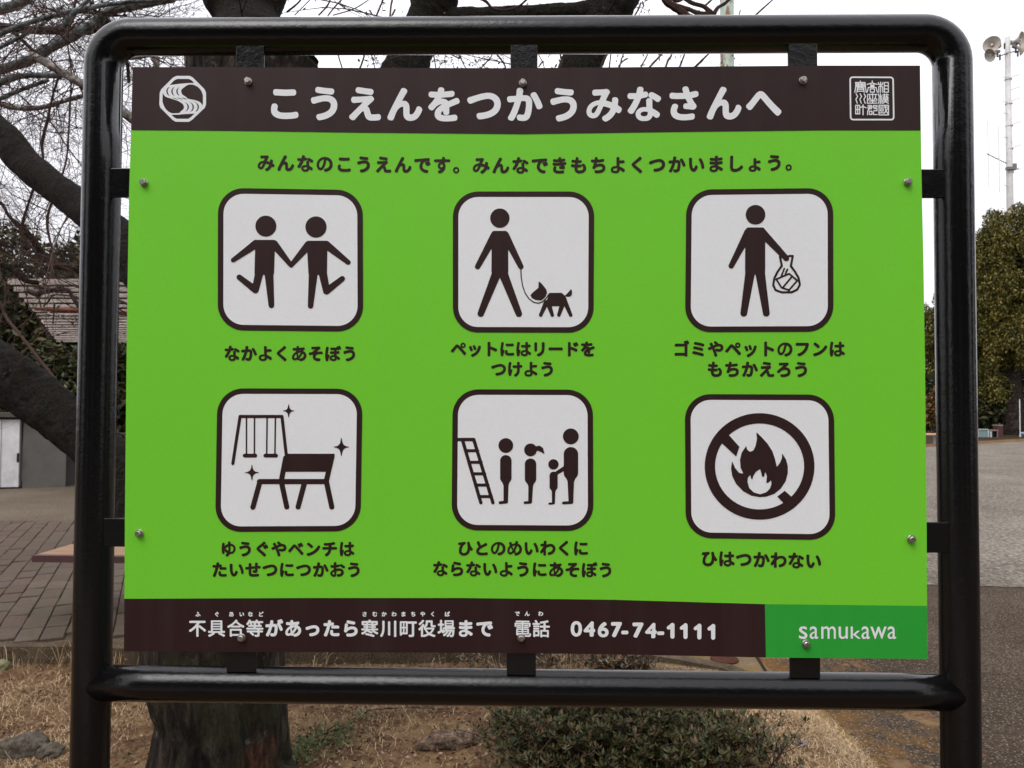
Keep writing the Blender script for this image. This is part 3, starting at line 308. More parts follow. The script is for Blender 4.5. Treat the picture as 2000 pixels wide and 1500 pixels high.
'ら': '375,818 517,785 700,753 725,743 750,718 759,692 759,667 745,625 733,608 717,595 692,587 667,586 458,625 358,647 308,662 285,683 275,708 275,742 284,775 300,800 323,817 350,822;283,650 308,642 325,633 340,617 350,592 351,558 331,433 333,421 400,452 475,474 542,485 642,484 708,470 767,445 808,417 842,383 874,333 886,300 893,267 893,200 886,150 861,92 825,42 800,16 750,-19 692,-47 667,-56 567,-79 500,-85 333,-85 308,-78 284,-58 274,-42 263,-8 261,25 264,42 272,58 292,78 308,86 325,89 408,80 508,86 575,98 633,118 675,143 692,159 714,200 720,242 712,267 700,283 680,300 658,312 617,324 542,323 475,309 400,278 358,250 309,200 288,167 264,150 242,145 225,146 183,156 158,171 139,200 136,242 156,367 174,508 181,600 196,625 217,643 242,651',
'が': '892,884 917,873 940,850 988,775 1001,750 1006,725 1000,690 991,675 975,660 950,648 933,645 892,653 883,638 855,608 938,450 972,375 988,325 984,292 967,266 950,253 917,237 892,232 874,233 853,242 825,269 772,400 725,494 674,575 663,600 661,617 666,642 675,658 692,675 726,692 701,733 691,758 694,792 708,817 728,833 750,842 775,843 800,836 808,839 821,858 842,874 867,884;383,825 417,819 433,811 450,795 461,775 464,750 442,625 450,622 475,626 508,626 550,622 600,607 633,587 663,558 676,542 688,517 699,475 705,433 705,350 692,208 684,158 665,83 653,50 625,-3 583,-45 542,-67 475,-80 383,-75 350,-69 325,-59 300,-35 287,8 287,42 295,67 308,83 325,95 350,101 433,89 458,89 475,94 489,108 501,133 519,200 536,342 536,417 530,442 517,457 508,460 475,464 408,460 323,200 272,75 238,8 208,-43 192,-62 175,-72 158,-76 125,-73 83,-57 58,-37 46,-8 47,25 57,50 107,133 142,208 183,311 223,433 217,440 208,440 92,428 58,437 41,450 27,475 20,508 22,550 28,567 41,583 58,595 74,600 192,601 258,609 266,617 269,625 282,717 283,758 295,792 308,809 333,823 350,826',
'っ': '675,543 725,530 783,500 804,483 842,446 870,400 887,350 892,317 893,258 881,192 863,150 825,92 792,58 742,20 675,-13 592,-41 508,-59 425,-68 400,-67 375,-59 350,-35 330,8 329,42 342,70 358,87 383,99 492,111 567,128 625,151 675,183 697,208 714,242 720,267 719,308 703,342 675,366 633,382 617,386 583,386 550,382 492,370 392,341 233,281 200,278 183,281 167,289 141,317 127,350 124,367 125,392 130,408 150,434 175,448 350,502 467,533 550,547 650,547',
'む': '358,834 375,828 392,817 409,792 414,767 410,742 411,708 425,706 525,726 550,724 568,717 587,700 597,683 601,658 598,608 584,583 567,570 542,560 492,550 417,540 410,533 410,450 427,400 434,367 434,308 425,250 415,217 397,175 380,150 381,92 392,84 442,76 550,76 617,85 658,95 683,109 698,133 703,158 699,250 703,267 717,288 742,305 767,310 783,308 831,292 845,283 858,270 871,242 872,133 866,83 853,42 829,0 800,-28 750,-55 675,-76 558,-89 417,-88 350,-78 308,-67 267,-45 239,-17 222,17 216,42 214,75 175,85 130,108 92,147 72,183 58,233 53,292 58,333 69,375 89,417 108,446 150,487 175,503 200,513 245,525 242,528 142,532 108,537 92,541 76,550 60,567 50,592 49,633 55,658 76,683 92,692 108,697 142,697 242,689 245,692 245,733 241,775 245,792 255,808 273,825 292,833;733,726 767,713 825,667 925,571 947,542 956,508 950,478 938,458 900,424 883,417 858,416 842,420 825,430 757,500 658,587 643,608 637,625 637,650 641,667 650,683 675,709 692,720 708,725;281,392 267,396 250,396 225,386 211,375 188,333 183,308 183,267 191,242 200,227 217,216 233,212 250,213 267,223 287,250 301,300 301,358 294,375',
'ば': '908,859 935,850 959,825 1006,717 1010,700 1006,675 992,650 967,633 933,628 899,633 924,600 930,575 928,525 922,508 908,491 892,480 858,471 761,458 764,333 767,317 770,250 817,226 867,194 933,142 948,125 956,108 960,92 959,67 950,44 937,25 917,5 900,-5 875,-10 858,-8 833,3 783,45 775,50 767,49 755,17 740,-8 700,-50 667,-70 608,-87 500,-88 450,-78 400,-59 372,-42 346,-17 327,8 319,25 308,58 303,92 308,142 316,167 328,192 350,221 383,248 425,272 450,281 500,292 592,293 599,300 599,333 595,358 594,450 592,453 425,453 383,458 367,464 342,483 330,508 328,558 334,583 355,608 383,621 483,618 508,614 567,614 583,618 590,625 592,750 600,768 617,787 633,797 650,801 700,801 725,795 733,797 750,816 767,826 800,830 825,824 833,827 850,845 867,855 883,859;200,800 233,788 250,775 261,758 268,733 226,500 210,350 210,325 217,319 233,322 258,319 283,304 305,275 309,258 309,233 247,42 240,8 238,-33 230,-58 217,-75 192,-90 142,-93 117,-86 100,-75 83,-56 75,-33 49,125 49,158 44,183 45,342 66,542 99,758 116,783 133,795 158,801;553,175 517,172 483,163 449,142 438,125 434,108 437,92 450,71 467,59 492,49 508,45 542,45 567,45 592,51 617,68 632,100 638,133 637,158 592,172',
'ど': '892,850 917,840 933,825 972,767 999,717 1004,700 1004,675 999,658 988,642 967,626 942,616 917,616 892,624 875,600 850,580 825,574 800,575 792,567 788,550 779,533 758,514 558,412 425,332 375,296 338,258 316,225 301,175 311,142 335,117 375,98 442,85 483,84 500,80 533,85 592,85 708,97 775,110 800,109 817,105 833,95 845,83 855,67 859,50 853,-17 841,-42 825,-57 808,-65 742,-76 642,-85 592,-85 567,-89 467,-89 375,-80 308,-65 242,-36 200,-8 160,42 134,100 128,150 128,192 133,221 153,283 183,333 204,358 283,433 282,442 214,583 166,692 162,725 166,742 175,758 200,780 250,800 283,799 313,783 326,767 393,608 433,532 625,634 675,666 713,675 695,708 690,742 699,775 717,795 742,809 758,813 783,812 800,805 825,833 842,845 867,851',
'ふ': '425,809 467,795 617,718 675,679 697,650 710,600 706,575 698,558 667,525 585,467 567,462 542,462 525,466 508,475 483,501 474,517 470,533 474,567 491,592 452,617 358,664 346,675 334,692 329,708 328,733 333,752 350,778 367,795 383,805 400,809;433,509 450,503 467,492 525,433 600,350 657,267 681,217 696,167 701,117 697,75 684,33 670,8 642,-25 608,-49 550,-70 517,-76 425,-76 350,-67 317,-59 300,-50 285,-33 270,8 270,42 276,67 287,83 308,99 342,105 408,93 467,89 508,99 517,104 523,117 523,142 517,158 507,183 488,217 424,300 350,375 339,392 333,408 333,433 337,450 358,479 375,494 400,506;800,419 820,408 837,392 894,308 928,250 978,150 995,108 996,67 986,42 975,29 950,12 917,-3 892,-5 875,-1 858,9 842,26 803,117 757,208 689,317 686,333 688,358 695,375 708,392 758,419 775,422;308,317 325,311 342,300 367,268 376,250 380,217 376,200 366,183 275,100 150,6 122,-8 100,-14 75,-12 50,0 22,33 8,67 9,100 21,125 42,144 115,192 167,230 257,308 283,317',
'不': '917,792 935,783 943,775 951,758 951,700 943,683 933,673 908,665 625,665 565,575 564,525 567,515 592,538 608,543 625,542 642,535 717,485 808,418 923,325 967,279 972,258 969,242 958,227 921,192 900,186 875,192 767,289 622,400 567,438 564,433 564,-67 558,-84 542,-100 525,-105 467,-105 443,-92 434,-75 432,400 429,408 425,410 357,342 298,292 200,221 154,192 117,173 100,170 79,175 60,192 40,217 33,233 32,250 35,267 42,277 67,296 100,313 175,361 283,448 358,523 389,558 462,658 458,664 450,665 75,667 60,675 53,683 44,708 45,758 53,775 67,788 92,793',
'具': '800,808 817,792 822,775 822,233 825,230 933,230 950,225 961,217 970,200 972,158 964,133 956,125 942,117 783,115 775,114 767,108 908,33 958,2 967,-8 972,-25 970,-42 961,-58 927,-92 917,-98 900,-101 883,-99 758,-25 608,53 600,60 592,75 591,92 596,108 592,114 408,115 400,113 397,108 406,83 397,58 383,44 333,11 250,-38 133,-94 108,-101 92,-101 69,-92 35,-50 33,-25 42,-6 58,6 192,71 254,108 250,113 242,115 58,116 42,123 33,131 27,142 24,158 26,200 35,217 50,227 67,230 183,230 186,233 186,767 188,783 198,800 217,812 233,814 775,814;709,717 292,717 291,658 300,654 708,654 713,658 713,708;709,575 292,576 291,508 708,508 713,517 713,567;709,433 292,434 291,367 708,366 713,375 713,425;713,283 708,288 300,288 291,283 291,217 708,216 713,225',
'合': '533,859 575,838 589,825 597,800 594,783 582,767 583,763 602,742 642,707 750,628 825,583 950,523 967,510 976,492 974,467 940,417 917,404 892,404 842,427 783,460 778,458 771,442 758,428 733,420 267,420 242,428 225,450 108,391 83,394 67,406 30,458 30,483 42,502 175,571 242,611 283,640 367,707 425,765 492,848 508,858;513,683 508,688 500,688 421,608 350,550 314,525 325,520 700,521 704,525 583,616;817,342 833,325 839,300 839,-58 833,-79 817,-96 792,-101 750,-101 733,-96 725,-90 715,-75 711,-50 708,-47 300,-47 294,-50 291,-75 283,-90 275,-97 258,-105 200,-104 183,-94 175,-84 170,-58 170,308 175,325 191,342 217,347 792,347;726,242 283,242 279,233 279,67 283,58 725,58',
'等': '617,859 642,850 658,833 664,808 658,783 667,776 925,776 942,773 952,767 965,750 968,733 967,700 958,681 950,673 933,666 792,665 783,663 781,658 799,625 801,608 793,583 775,567 783,564 850,563 867,556 879,542 884,525 884,492 879,475 867,461 842,453 567,453 561,450 560,417 567,410 942,409 960,400 973,383 976,342 973,325 967,315 958,307 942,299 767,297 764,292 764,258 767,255 908,255 933,247 942,240 949,225 951,183 946,167 940,158 917,145 767,145 764,142 763,-17 758,-42 742,-69 725,-83 708,-92 675,-101 625,-106 533,-105 516,-100 500,-83 483,-42 484,-17 493,0 517,13 633,14 639,17 639,142 633,145 367,145 354,142 433,73 458,42 464,25 458,0 427,-33 408,-42 383,-42 365,-33 318,17 225,93 212,117 213,142 208,145 92,145 75,150 67,156 58,167 53,183 55,225 67,244 75,250 92,255 633,255 639,258 640,292 633,299 67,299 50,302 32,317 24,342 27,383 40,400 50,406 67,410 425,410 432,417 432,442 431,450 425,453 158,453 142,458 133,464 121,483 120,500 121,533 133,552 142,558 158,564 250,564 260,567 246,583 216,658 208,665 200,660 136,575 117,557 100,549 75,552 40,575 25,592 20,617 25,634 85,708 117,758 157,842 167,852 183,862 200,864 242,854 261,842 267,833 272,817 271,800 265,783 267,778 467,776 483,773 500,760 508,759 550,842 558,852 567,858 583,864;642,658 633,665 600,665 592,660 557,617 561,567 567,564 692,564 697,567 664,625;431,658 425,665 350,665 345,658 358,625 358,600 350,585 342,578 318,567 333,564 425,564 431,567 431,600 421,617 420,633 425,650',
'寒': '508,868 525,863 539,850 575,789 908,789 925,783 942,767 947,750 947,600 942,579 931,567 917,559 858,557 852,542 844,533 825,524 708,522 706,517 708,503 800,501 825,493 840,475 843,442 835,417 817,402 800,399 708,397 706,392 706,375 708,372 925,372 942,369 957,358 963,350 968,333 968,300 958,277 942,265 925,261 767,261 761,258 783,240 850,198 958,144 967,133 972,117 967,92 940,58 925,46 908,41 883,44 821,75 733,132 660,192 592,261 458,261 447,258 542,231 625,199 642,190 658,167 659,142 642,110 625,96 608,91 590,92 483,135 392,165 377,175 371,183 364,208 358,214 308,160 225,94 150,50 117,35 100,32 75,35 48,58 31,83 29,108 36,125 54,142 125,175 167,200 243,258 233,261 75,261 58,265 43,275 34,292 32,333 37,350 54,367 75,372 292,372 295,375 295,392 292,397 192,399 167,407 152,425 149,458 157,483 175,498 192,501 283,501 292,503 295,517 292,522 283,524 167,524 148,533 133,555 83,558 67,565 58,573 52,583 49,600 49,750 54,767 71,783 92,789 425,790 427,792 424,817 429,833 435,842 458,856 492,866;824,667 817,674 708,673 704,667 706,633 708,630 817,630 822,633;584,667 575,674 425,674 416,667 419,633 425,630 575,630 581,633;296,667 292,673 283,674 175,672 172,667 172,633 175,630 292,630 295,633;596,533 592,538 408,538 404,533 404,492 408,487 592,487 596,492;596,408 592,413 408,413 404,408 404,367 408,358 592,358 596,367;342,109 450,88 558,62 717,15 742,4 758,-13 764,-33 760,-58 747,-83 733,-97 717,-105 700,-105 508,-44 408,-19 275,9 258,18 248,33 245,58 250,75 267,98 283,110 308,114',
'川': '875,809 892,804 900,798 910,783 914,767 914,-67 908,-84 892,-100 875,-105 825,-105 808,-100 800,-94 792,-83 786,-67 786,767 792,787 808,804 825,809;233,802 248,792 254,783 260,758 259,400 255,383 255,300 239,175 212,75 192,25 158,-37 131,-75 115,-92 100,-99 75,-101 58,-93 25,-65 15,-50 11,-33 19,-8 47,33 71,75 91,125 115,208 123,258 132,358 132,767 142,790 158,802 175,806 217,806;542,767 558,760 567,752 573,742 576,725 576,25 568,0 550,-15 533,-18 492,-18 475,-15 458,-2 452,8 449,25 449,725 457,750 475,765 492,768',
'町': '450,778 469,767 483,747 500,762 517,767 942,767 967,759 983,740 987,725 987,675 980,658 967,645 942,637 850,637 842,633 842,-8 836,-33 825,-56 807,-75 783,-89 733,-100 700,-100 675,-104 583,-104 567,-97 553,-83 534,-33 533,-17 538,0 550,15 567,23 617,25 642,21 692,21 708,24 712,33 712,633 708,637 517,638 492,648 484,642 484,92 480,75 469,58 458,51 442,46 167,46 159,42 158,8 150,-14 133,-28 117,-33 83,-33 67,-28 52,-17 43,0 42,733 49,758 67,774 83,779;378,667 375,672 367,674 308,674 302,667 302,467 308,460 367,460 375,461 378,467;215,667 208,674 150,674 143,667 143,467 150,460 208,460 215,467;378,367 375,372 367,373 308,373 302,367 302,158 308,152 367,152 375,153 378,158;215,367 208,373 150,373 143,367 143,158 150,152 208,152 215,158',
'役': '275,852 308,838 317,832 327,817 330,800 329,783 314,758 227,658 142,581 117,562 100,555 83,553 66,558 50,575 31,608 29,633 36,650 52,667 108,711 164,767 225,844 233,850 250,855;767,826 783,821 792,815 805,792 806,575 811,558 817,556 900,556 925,560 950,552 967,534 972,517 972,483 967,467 961,458 942,446 925,444 767,444 733,454 703,483 694,500 687,525 686,700 683,706 550,707 542,706 539,700 539,642 534,608 517,550 500,517 477,483 435,442 412,425 425,422 842,422 875,410 890,400 902,383 905,358 873,283 817,194 773,142 721,92 808,51 942,8 952,0 962,-17 963,-42 956,-58 925,-97 908,-105 883,-105 800,-83 725,-54 667,-25 608,8 508,-44 450,-66 342,-101 317,-106 300,-102 285,-92 275,-75 258,-94 242,-104 192,-105 175,-100 158,-84 153,-67 152,308 150,310 92,260 75,257 58,260 39,275 15,317 11,342 19,367 67,407 133,473 187,542 236,617 250,629 267,634 292,631 325,617 342,600 347,583 345,567 317,517 325,514 372,550 392,579 411,625 420,667 420,792 428,808 442,821 467,826;279,450 275,456 272,450 272,17 275,6 292,15 417,52 504,92 502,100 467,135 428,183 392,238 358,301 333,308 317,325 311,350 311,383 317,400;764,317 475,317 474,308 505,258 533,221 596,158 617,146 650,171 700,221 741,275 758,301',
'場': '242,850 258,834 264,817 264,650 267,647 342,645 361,633 367,625 372,608 371,558 364,542 356,533 333,524 275,524 267,522 264,517 265,308 267,306 317,329 342,329 358,319 367,309 375,281 383,286 420,333 417,336 342,336 325,341 314,350 305,367 303,408 311,433 319,442 333,449 417,451 436,458 425,462 411,475 403,500 403,792 408,808 417,819 425,825 442,830 867,830 887,825 904,808 910,783 910,500 902,475 892,465 877,458 892,452 950,451 967,443 975,435 981,425 985,408 984,375 975,352 958,340 942,336 567,336 558,335 552,325 558,318 567,318 917,318 933,313 947,300 955,283 956,233 934,50 924,0 913,-33 900,-59 875,-85 858,-94 833,-101 792,-106 742,-105 717,-98 706,-92 694,-75 686,-50 686,-33 691,-17 708,0 725,5 783,4 797,8 807,33 820,92 832,192 832,200 825,207 800,206 777,150 740,75 697,8 672,-25 625,-77 600,-96 583,-101 558,-98 527,-75 515,-58 512,-33 519,-17 572,33 606,75 658,158 679,200 675,206 642,207 633,200 592,133 532,58 473,0 444,-25 408,-52 392,-59 375,-59 358,-54 333,-32 320,-8 321,17 333,36 375,65 433,115 497,192 503,200 500,205 467,207 458,202 377,125 354,108 333,99 308,101 292,110 267,138 258,170 83,84 58,84 44,92 36,100 12,158 12,175 19,192 33,204 140,250 145,258 145,517 142,522 133,524 67,524 50,529 42,535 29,558 30,617 39,633 58,645 142,647 145,650 145,817 150,833 166,850 183,855 225,855;809,742 508,742 504,733 504,692 508,683 808,683;809,608 508,609 504,600 504,558 508,550 808,550',
'電': '858,810 875,799 879,792 882,775 881,742 875,730 858,719 550,718 549,700 558,694 908,694 925,690 933,682 940,667 940,492 933,476 925,469 908,464 858,465 842,475 835,492 833,603 825,605 558,605 549,600 548,400 542,384 530,375 825,374 845,367 852,358 857,342 856,67 845,50 825,43 550,43 544,33 545,25 550,13 555,8 592,3 825,3 850,7 858,12 866,25 877,83 883,99 900,110 925,110 958,98 967,91 973,75 973,33 968,8 959,-25 942,-53 917,-75 892,-85 867,-90 542,-90 492,-77 475,-69 458,-53 444,-25 439,0 439,33 433,43 250,43 246,8 241,0 229,-8 217,-11 175,-11 162,-8 151,0 146,8 143,25 143,342 150,361 158,369 175,374 457,375 450,378 439,400 439,600 433,605 167,605 161,600 161,492 153,475 142,466 125,464 83,464 74,467 63,475 56,492 56,667 63,683 74,692 92,694 433,694 439,700 439,708 433,718 150,718 133,721 125,726 115,742 114,783 122,800 133,809 150,811;800,577 808,570 814,558 815,533 808,514 792,502 600,501 580,508 569,525 569,558 575,570 592,581 783,582;408,577 417,570 423,558 424,533 417,514 400,502 208,501 189,508 177,525 177,558 183,570 200,581 392,582;825,477 833,470 839,458 840,425 833,408 817,398 600,397 587,400 576,408 568,425 569,458 575,470 592,481 808,482;408,477 417,470 423,458 423,425 416,408 400,398 183,397 167,405 158,416 156,425 155,450 160,467 168,475 183,482 392,482;759,292 750,296 542,296 533,292 533,242 542,237 750,237 759,242;450,292 442,296 242,296 237,292 237,242 242,237 442,237 450,242;759,175 533,175 533,125 542,121 750,121 759,125;450,175 242,175 237,167 237,125 242,121 442,121 450,125',
'話': '208,859 225,854 240,842 283,775 304,733 305,717 300,700 308,693 397,692 408,688 422,675 430,658 430,625 427,608 415,592 392,582 58,582 42,585 23,600 16,617 16,658 23,675 33,685 58,693 183,694 187,700 142,783 136,808 142,825 158,843 183,856;858,851 877,842 906,808 913,792 912,767 902,750 883,738 747,700 747,558 750,556 950,554 967,544 979,525 979,467 967,448 958,442 942,436 750,436 747,433 747,317 750,314 892,313 908,306 921,292 926,267 926,-58 923,-75 917,-85 900,-98 883,-101 850,-101 825,-93 815,-83 807,-67 800,-64 575,-64 569,-67 557,-92 542,-102 525,-106 492,-106 475,-102 458,-90 449,-67 451,283 460,300 483,313 625,314 628,317 628,433 625,436 442,438 425,448 413,467 411,517 417,533 425,544 433,550 450,555 625,556 628,558 628,675 625,679 600,677 492,661 458,665 443,675 434,692 424,725 426,742 435,758 458,771 625,797 758,826 833,849;358,559 375,554 383,548 394,533 397,517 397,492 392,475 383,464 367,455 100,453 75,461 67,469 59,483 57,517 60,533 73,550 92,559;358,426 375,421 383,415 394,400 397,383 397,358 392,342 383,331 367,321 100,320 75,328 67,335 59,350 57,383 60,400 73,417 92,426;383,292 400,275 405,258 405,-8 400,-25 394,-33 383,-42 367,-47 175,-47 164,-75 156,-83 142,-91 92,-92 73,-83 60,-67 57,-50 57,258 67,281 83,294 100,297 358,297;821,208 817,213 558,213 554,208 554,42 558,37 817,37 821,42;305,192 300,196 167,196 158,193 158,57 167,54 300,54 305,58',
'0': '292,734 350,714 392,685 427,650 446,625 476,567 499,500 513,425 514,383 518,350 514,258 504,200 480,117 450,58 417,15 375,-21 317,-51 267,-59 225,-59 183,-52 125,-24 83,11 40,67 10,133 -8,200 -17,250 -22,325 -17,425 -3,500 16,558 45,617 75,656 108,689 133,707 175,726 200,733 233,738 258,739;261,575 231,575 208,563 189,542 175,519 162,483 154,450 145,392 145,283 158,208 166,183 191,133 208,115 225,106 250,101 267,104 283,112 305,133 315,150 338,208 346,250 347,275 351,283 351,392 342,450 334,483 318,525 301,550 283,565',
'4': '400,734 417,725 433,709 443,692 447,675 447,367 450,360 483,349 507,325 517,300 518,242 512,217 500,198 475,180 450,173 447,167 447,17 444,0 433,-21 417,-38 392,-49 317,-51 292,-45 275,-35 259,-17 252,0 249,17 249,167 242,174 33,174 8,178 -14,192 -28,208 -38,233 -39,267 -32,292 -10,325 292,693 324,725 342,734 367,739;279,442 275,447 270,442 183,332 192,328 275,328 280,333',
'6': '325,725 342,720 358,710 400,663 413,633 413,608 407,592 397,575 381,558 333,523 285,475 261,442 267,439 325,437 375,420 409,400 450,364 478,325 491,300 502,267 509,233 509,150 495,100 474,58 456,33 408,-13 358,-41 325,-52 292,-59 225,-58 192,-52 150,-38 108,-16 58,32 39,58 10,117 -4,175 -4,292 10,367 33,435 67,502 117,576 192,656 258,710 275,720 292,725;285,275 267,280 225,280 206,275 167,255 162,250 158,233 158,192 167,165 179,142 200,120 233,104 258,99 292,107 308,116 321,125 340,158 347,183 347,200 340,225 325,251',
'7': '475,727 500,714 518,692 526,667 522,633 235,-8 225,-22 208,-38 192,-47 175,-51 142,-49 92,-28 67,-10 55,8 49,33 52,58 262,533 258,536 67,536 50,539 33,547 12,567 1,592 -1,667 7,692 19,708 33,720 50,727 67,730 450,730',
'-': '283,309 301,300 317,283 326,267 330,242 330,192 327,175 314,150 292,132 258,124 50,125 33,130 17,140 -3,167 -9,192 -8,258 -1,275 8,289 33,307 67,314 258,314',
's': '217,460 292,439 317,427 325,420 327,333 325,330 308,333 296,342 250,364 208,373 175,373 150,364 145,358 139,342 142,325 183,286 233,258 292,217 325,183 344,150 348,133 348,117 342,83 335,67 325,47 311,33 308,25 300,19 275,2 225,-14 158,-14 100,-2 67,11 39,25 36,33 36,117 39,125 50,125 67,111 117,86 167,73 200,73 217,77 233,86 242,95 248,117 233,142 208,164 117,217 83,247 75,250 44,300 44,308 40,317 40,358 50,392 64,408 100,442 125,452 142,456 158,456 167,460',
'a': '208,460 217,455 250,450 300,425 317,408 333,383 342,358 347,342 347,75 358,60 367,60 375,61 408,80 414,75 414,25 392,8 358,-10 342,-14 300,-14 283,-8 275,-3 250,25 209,0 183,-8 158,-14 117,-14 92,-8 67,5 42,30 23,67 20,92 23,133 33,158 64,192 92,210 125,227 192,252 233,264 253,275 253,308 240,342 233,350 217,361 183,370 167,370 142,365 108,353 87,342 33,295 28,300 28,392 42,411 58,425 108,450 158,460;250,217 233,209 225,209 192,192 183,192 167,179 142,167 133,158 116,125 116,100 131,75 150,58 158,58 167,54 192,54 200,58 208,58 233,72 254,92 254,208',
'm': '575,460 583,456 600,456 625,448 650,433 675,408 678,400 692,383 702,358 710,325 710,308 714,300 714,0 708,-6 625,-6 619,0 619,267 615,283 614,308 600,338 583,358 558,372 542,377 525,377 500,372 458,347 433,325 431,317 431,0 425,-6 342,-6 336,0 336,292 332,300 330,317 317,346 296,367 267,377 242,377 233,373 217,372 200,365 183,355 153,325 152,0 142,-6 58,-6 52,0 52,442 55,450 150,450 153,408 158,403 192,433 225,450 258,460 300,460 333,450 367,433 400,400 408,387 417,386 447,417 483,442 508,452 542,460',
'u': '433,452 439,442 439,0 433,-6 350,-6 344,0 344,42 342,46 320,25 292,6 275,-2 233,-14 183,-14 142,0 117,17 97,33 75,66 65,92 57,125 57,150 52,167 52,442 55,450 150,450 153,133 161,108 167,100 192,78 217,69 258,68 275,73 308,92 333,117 344,133 344,442 347,450',
'k': '150,683 152,250 158,242 192,275 230,317 242,333 314,408 317,417 350,450 458,450 458,442 450,430 370,342 336,300 311,275 308,267 283,242 275,225 492,8 498,0 492,-6 383,-6 375,-3 158,217 152,208 152,0 142,-6 67,-6 57,0 57,675 58,683 67,685',
'w': '717,450 717,433 692,375 653,292 652,283 628,233 627,225 603,175 548,42 525,-8 517,-14 492,-14 481,0 358,291 231,-8 225,-14 200,-14 192,-8 57,300 55,308 42,333 22,383 -2,433 -3,442 -3,450 0,452 95,450 108,425 208,192 217,200 239,250 322,450 392,450 406,425 495,208 500,200 508,195 617,445 625,452',
}
# ------------------------------------------------------------------ flat print on the sign: fields -> outlines -> sheets
def sd_prim(X, Y, p):
    k = p[0]
    if k == 'c': return np.hypot(X-p[1], Y-p[2])-p[3]
    if k == 'e': q = np.hypot((X-p[1])/p[3], (Y-p[2])/p[4]); return (q-1)*min(p[3], p[4])
    if k == 't':
        x0, y0, r0, x1, y1, r1 = p[1:]
        dx, dy = x1-x0, y1-y0; h = np.clip(((X-x0)*dx+(Y-y0)*dy)/(dx*dx+dy*dy+1e-9), 0, 1)
        return np.hypot(X-x0-h*dx, Y-y0-h*dy)-(r0+(r1-r0)*h)
    if k == 'l':
        d = None; w = p[1]/2; P = p[2]
        for (a, b) in zip(P[:-1], P[1:]):
            q = sd_prim(X, Y, ('t', a[0], a[1], w, b[0], b[1], w)); d = q if d is None else np.minimum(d, q)
        return d
    if k == 's':      # smooth stroke of varying radius
        P = catmull(p[1], 7); d = None
        for a, b in zip(P[:-1], P[1:]):
            q = sd_prim(X, Y, ('t', a[0], a[1], a[2], b[0], b[1], b[2])); d = q if d is None else np.minimum(d, q)
        return d
    if k == 'p':
        P = p[1]; r = p[2] if len(p) > 2 else 0; d = np.full(X.shape, 1e18); s = np.ones(X.shape)
        n = len(P)
        for i in range(n):
            ax, ay = P[i]; bx, by = P[(i+1) % n]; ex, ey = bx-ax, by-ay
            wx, wy = X-ax, Y-ay; h = np.clip((wx*ex+wy*ey)/(ex*ex+ey*ey+1e-9), 0, 1)
            d = np.minimum(d, (wx-ex*h)**2+(wy-ey*h)**2)
            c1 = Y >= ay; c2 = Y < by; c3 = ex*wy > ey*wx
            flip = (c1 & c2 & c3) | (~c1 & ~c2 & ~c3)
            s = np.where(flip, -s, s)
        return s*np.sqrt(d)-r
def sd_all(X, Y, prims):
    d = None
    for p in prims:
        if p[0] == '-': d = np.maximum(d, -sd_all(X, Y, p[1]))
        elif p[0] == '&': d = np.maximum(d, sd_all(X, Y, p[1]))
        else:
            q = sd_prim(X, Y, p); d = q if d is None else np.minimum(d, q)
    return d
def contour(G, x0, y0, st):
    S = G < 0; nxt = {}; pos = {}
    act = np.argwhere(~((S[:-1, :-1] == S[1:, :-1]) & (S[:-1, :-1] == S[:-1, 1:]) & (S[:-1, :-1] == S[1:, 1:])))
    for i, j in act:
        c = [(i, j), (i, j+1), (i+1, j+1), (i+1, j)]; v = [bool(S[a]) for a in c]; ed = []
        for e in range(4):
            a, b = c[e], c[(e+1) % 4]
            if v[e] != v[(e+1) % 4]:
                k = (min(a, b), max(a, b)); ga, gb = G[k[0]], G[k[1]]; t = ga/(ga-gb)
                pos[k] = (x0+(k[0][1]+(k[1][1]-k[0][1])*t)*st, y0+(k[0][0]+(k[1][0]-k[0][0])*t)*st); ed.append((k, v[e]))
        if len(ed) == 2:
            a = [k for k, s in ed if s][0]; b = [k for k, s in ed if not s][0]; nxt[b] = a
        else:
            ks = [k for k, _ in ed]
            if ed[0][1]: nxt[ks[3]] = ks[0]; nxt[ks[1]] = ks[2]
            else: nxt[ks[0]] = ks[1]; nxt[ks[2]] = ks[3]
    loops = []
    while nxt:
        s, k = nxt.popitem(); L = [pos[s]]
        while k != s and k in nxt: L.append(pos[k]); k = nxt.pop(k)
        if len(L) > 5: loops.append(L)
    return loops
def rdp(P, eps):
    P = np.array(P)
    n = len(P); hh = int(np.hypot(*(P-P[0]).T).argmax()); P = np.vstack([P, P[:1]]); keep = {0, hh}
    st = [(0, hh), (hh, n)]
    while st:
        a, b = st.pop()
        if b <= a+1: continue
        q = P[a+1:b]; d = P[b]-P[a]; L = np.hypot(*d)
        ds = np.abs((q[:, 0]-P[a, 0])*d[1]-(q[:, 1]-P[a, 1])*d[0])/L if L > 1e-9 else np.hypot(*(q-P[a]).T)
        mm = int(ds.argmax())
        if ds[mm] >= eps: mm += a+1; keep.add(mm); st += [(a, mm), (mm, b)]
    return P[sorted(keep)]
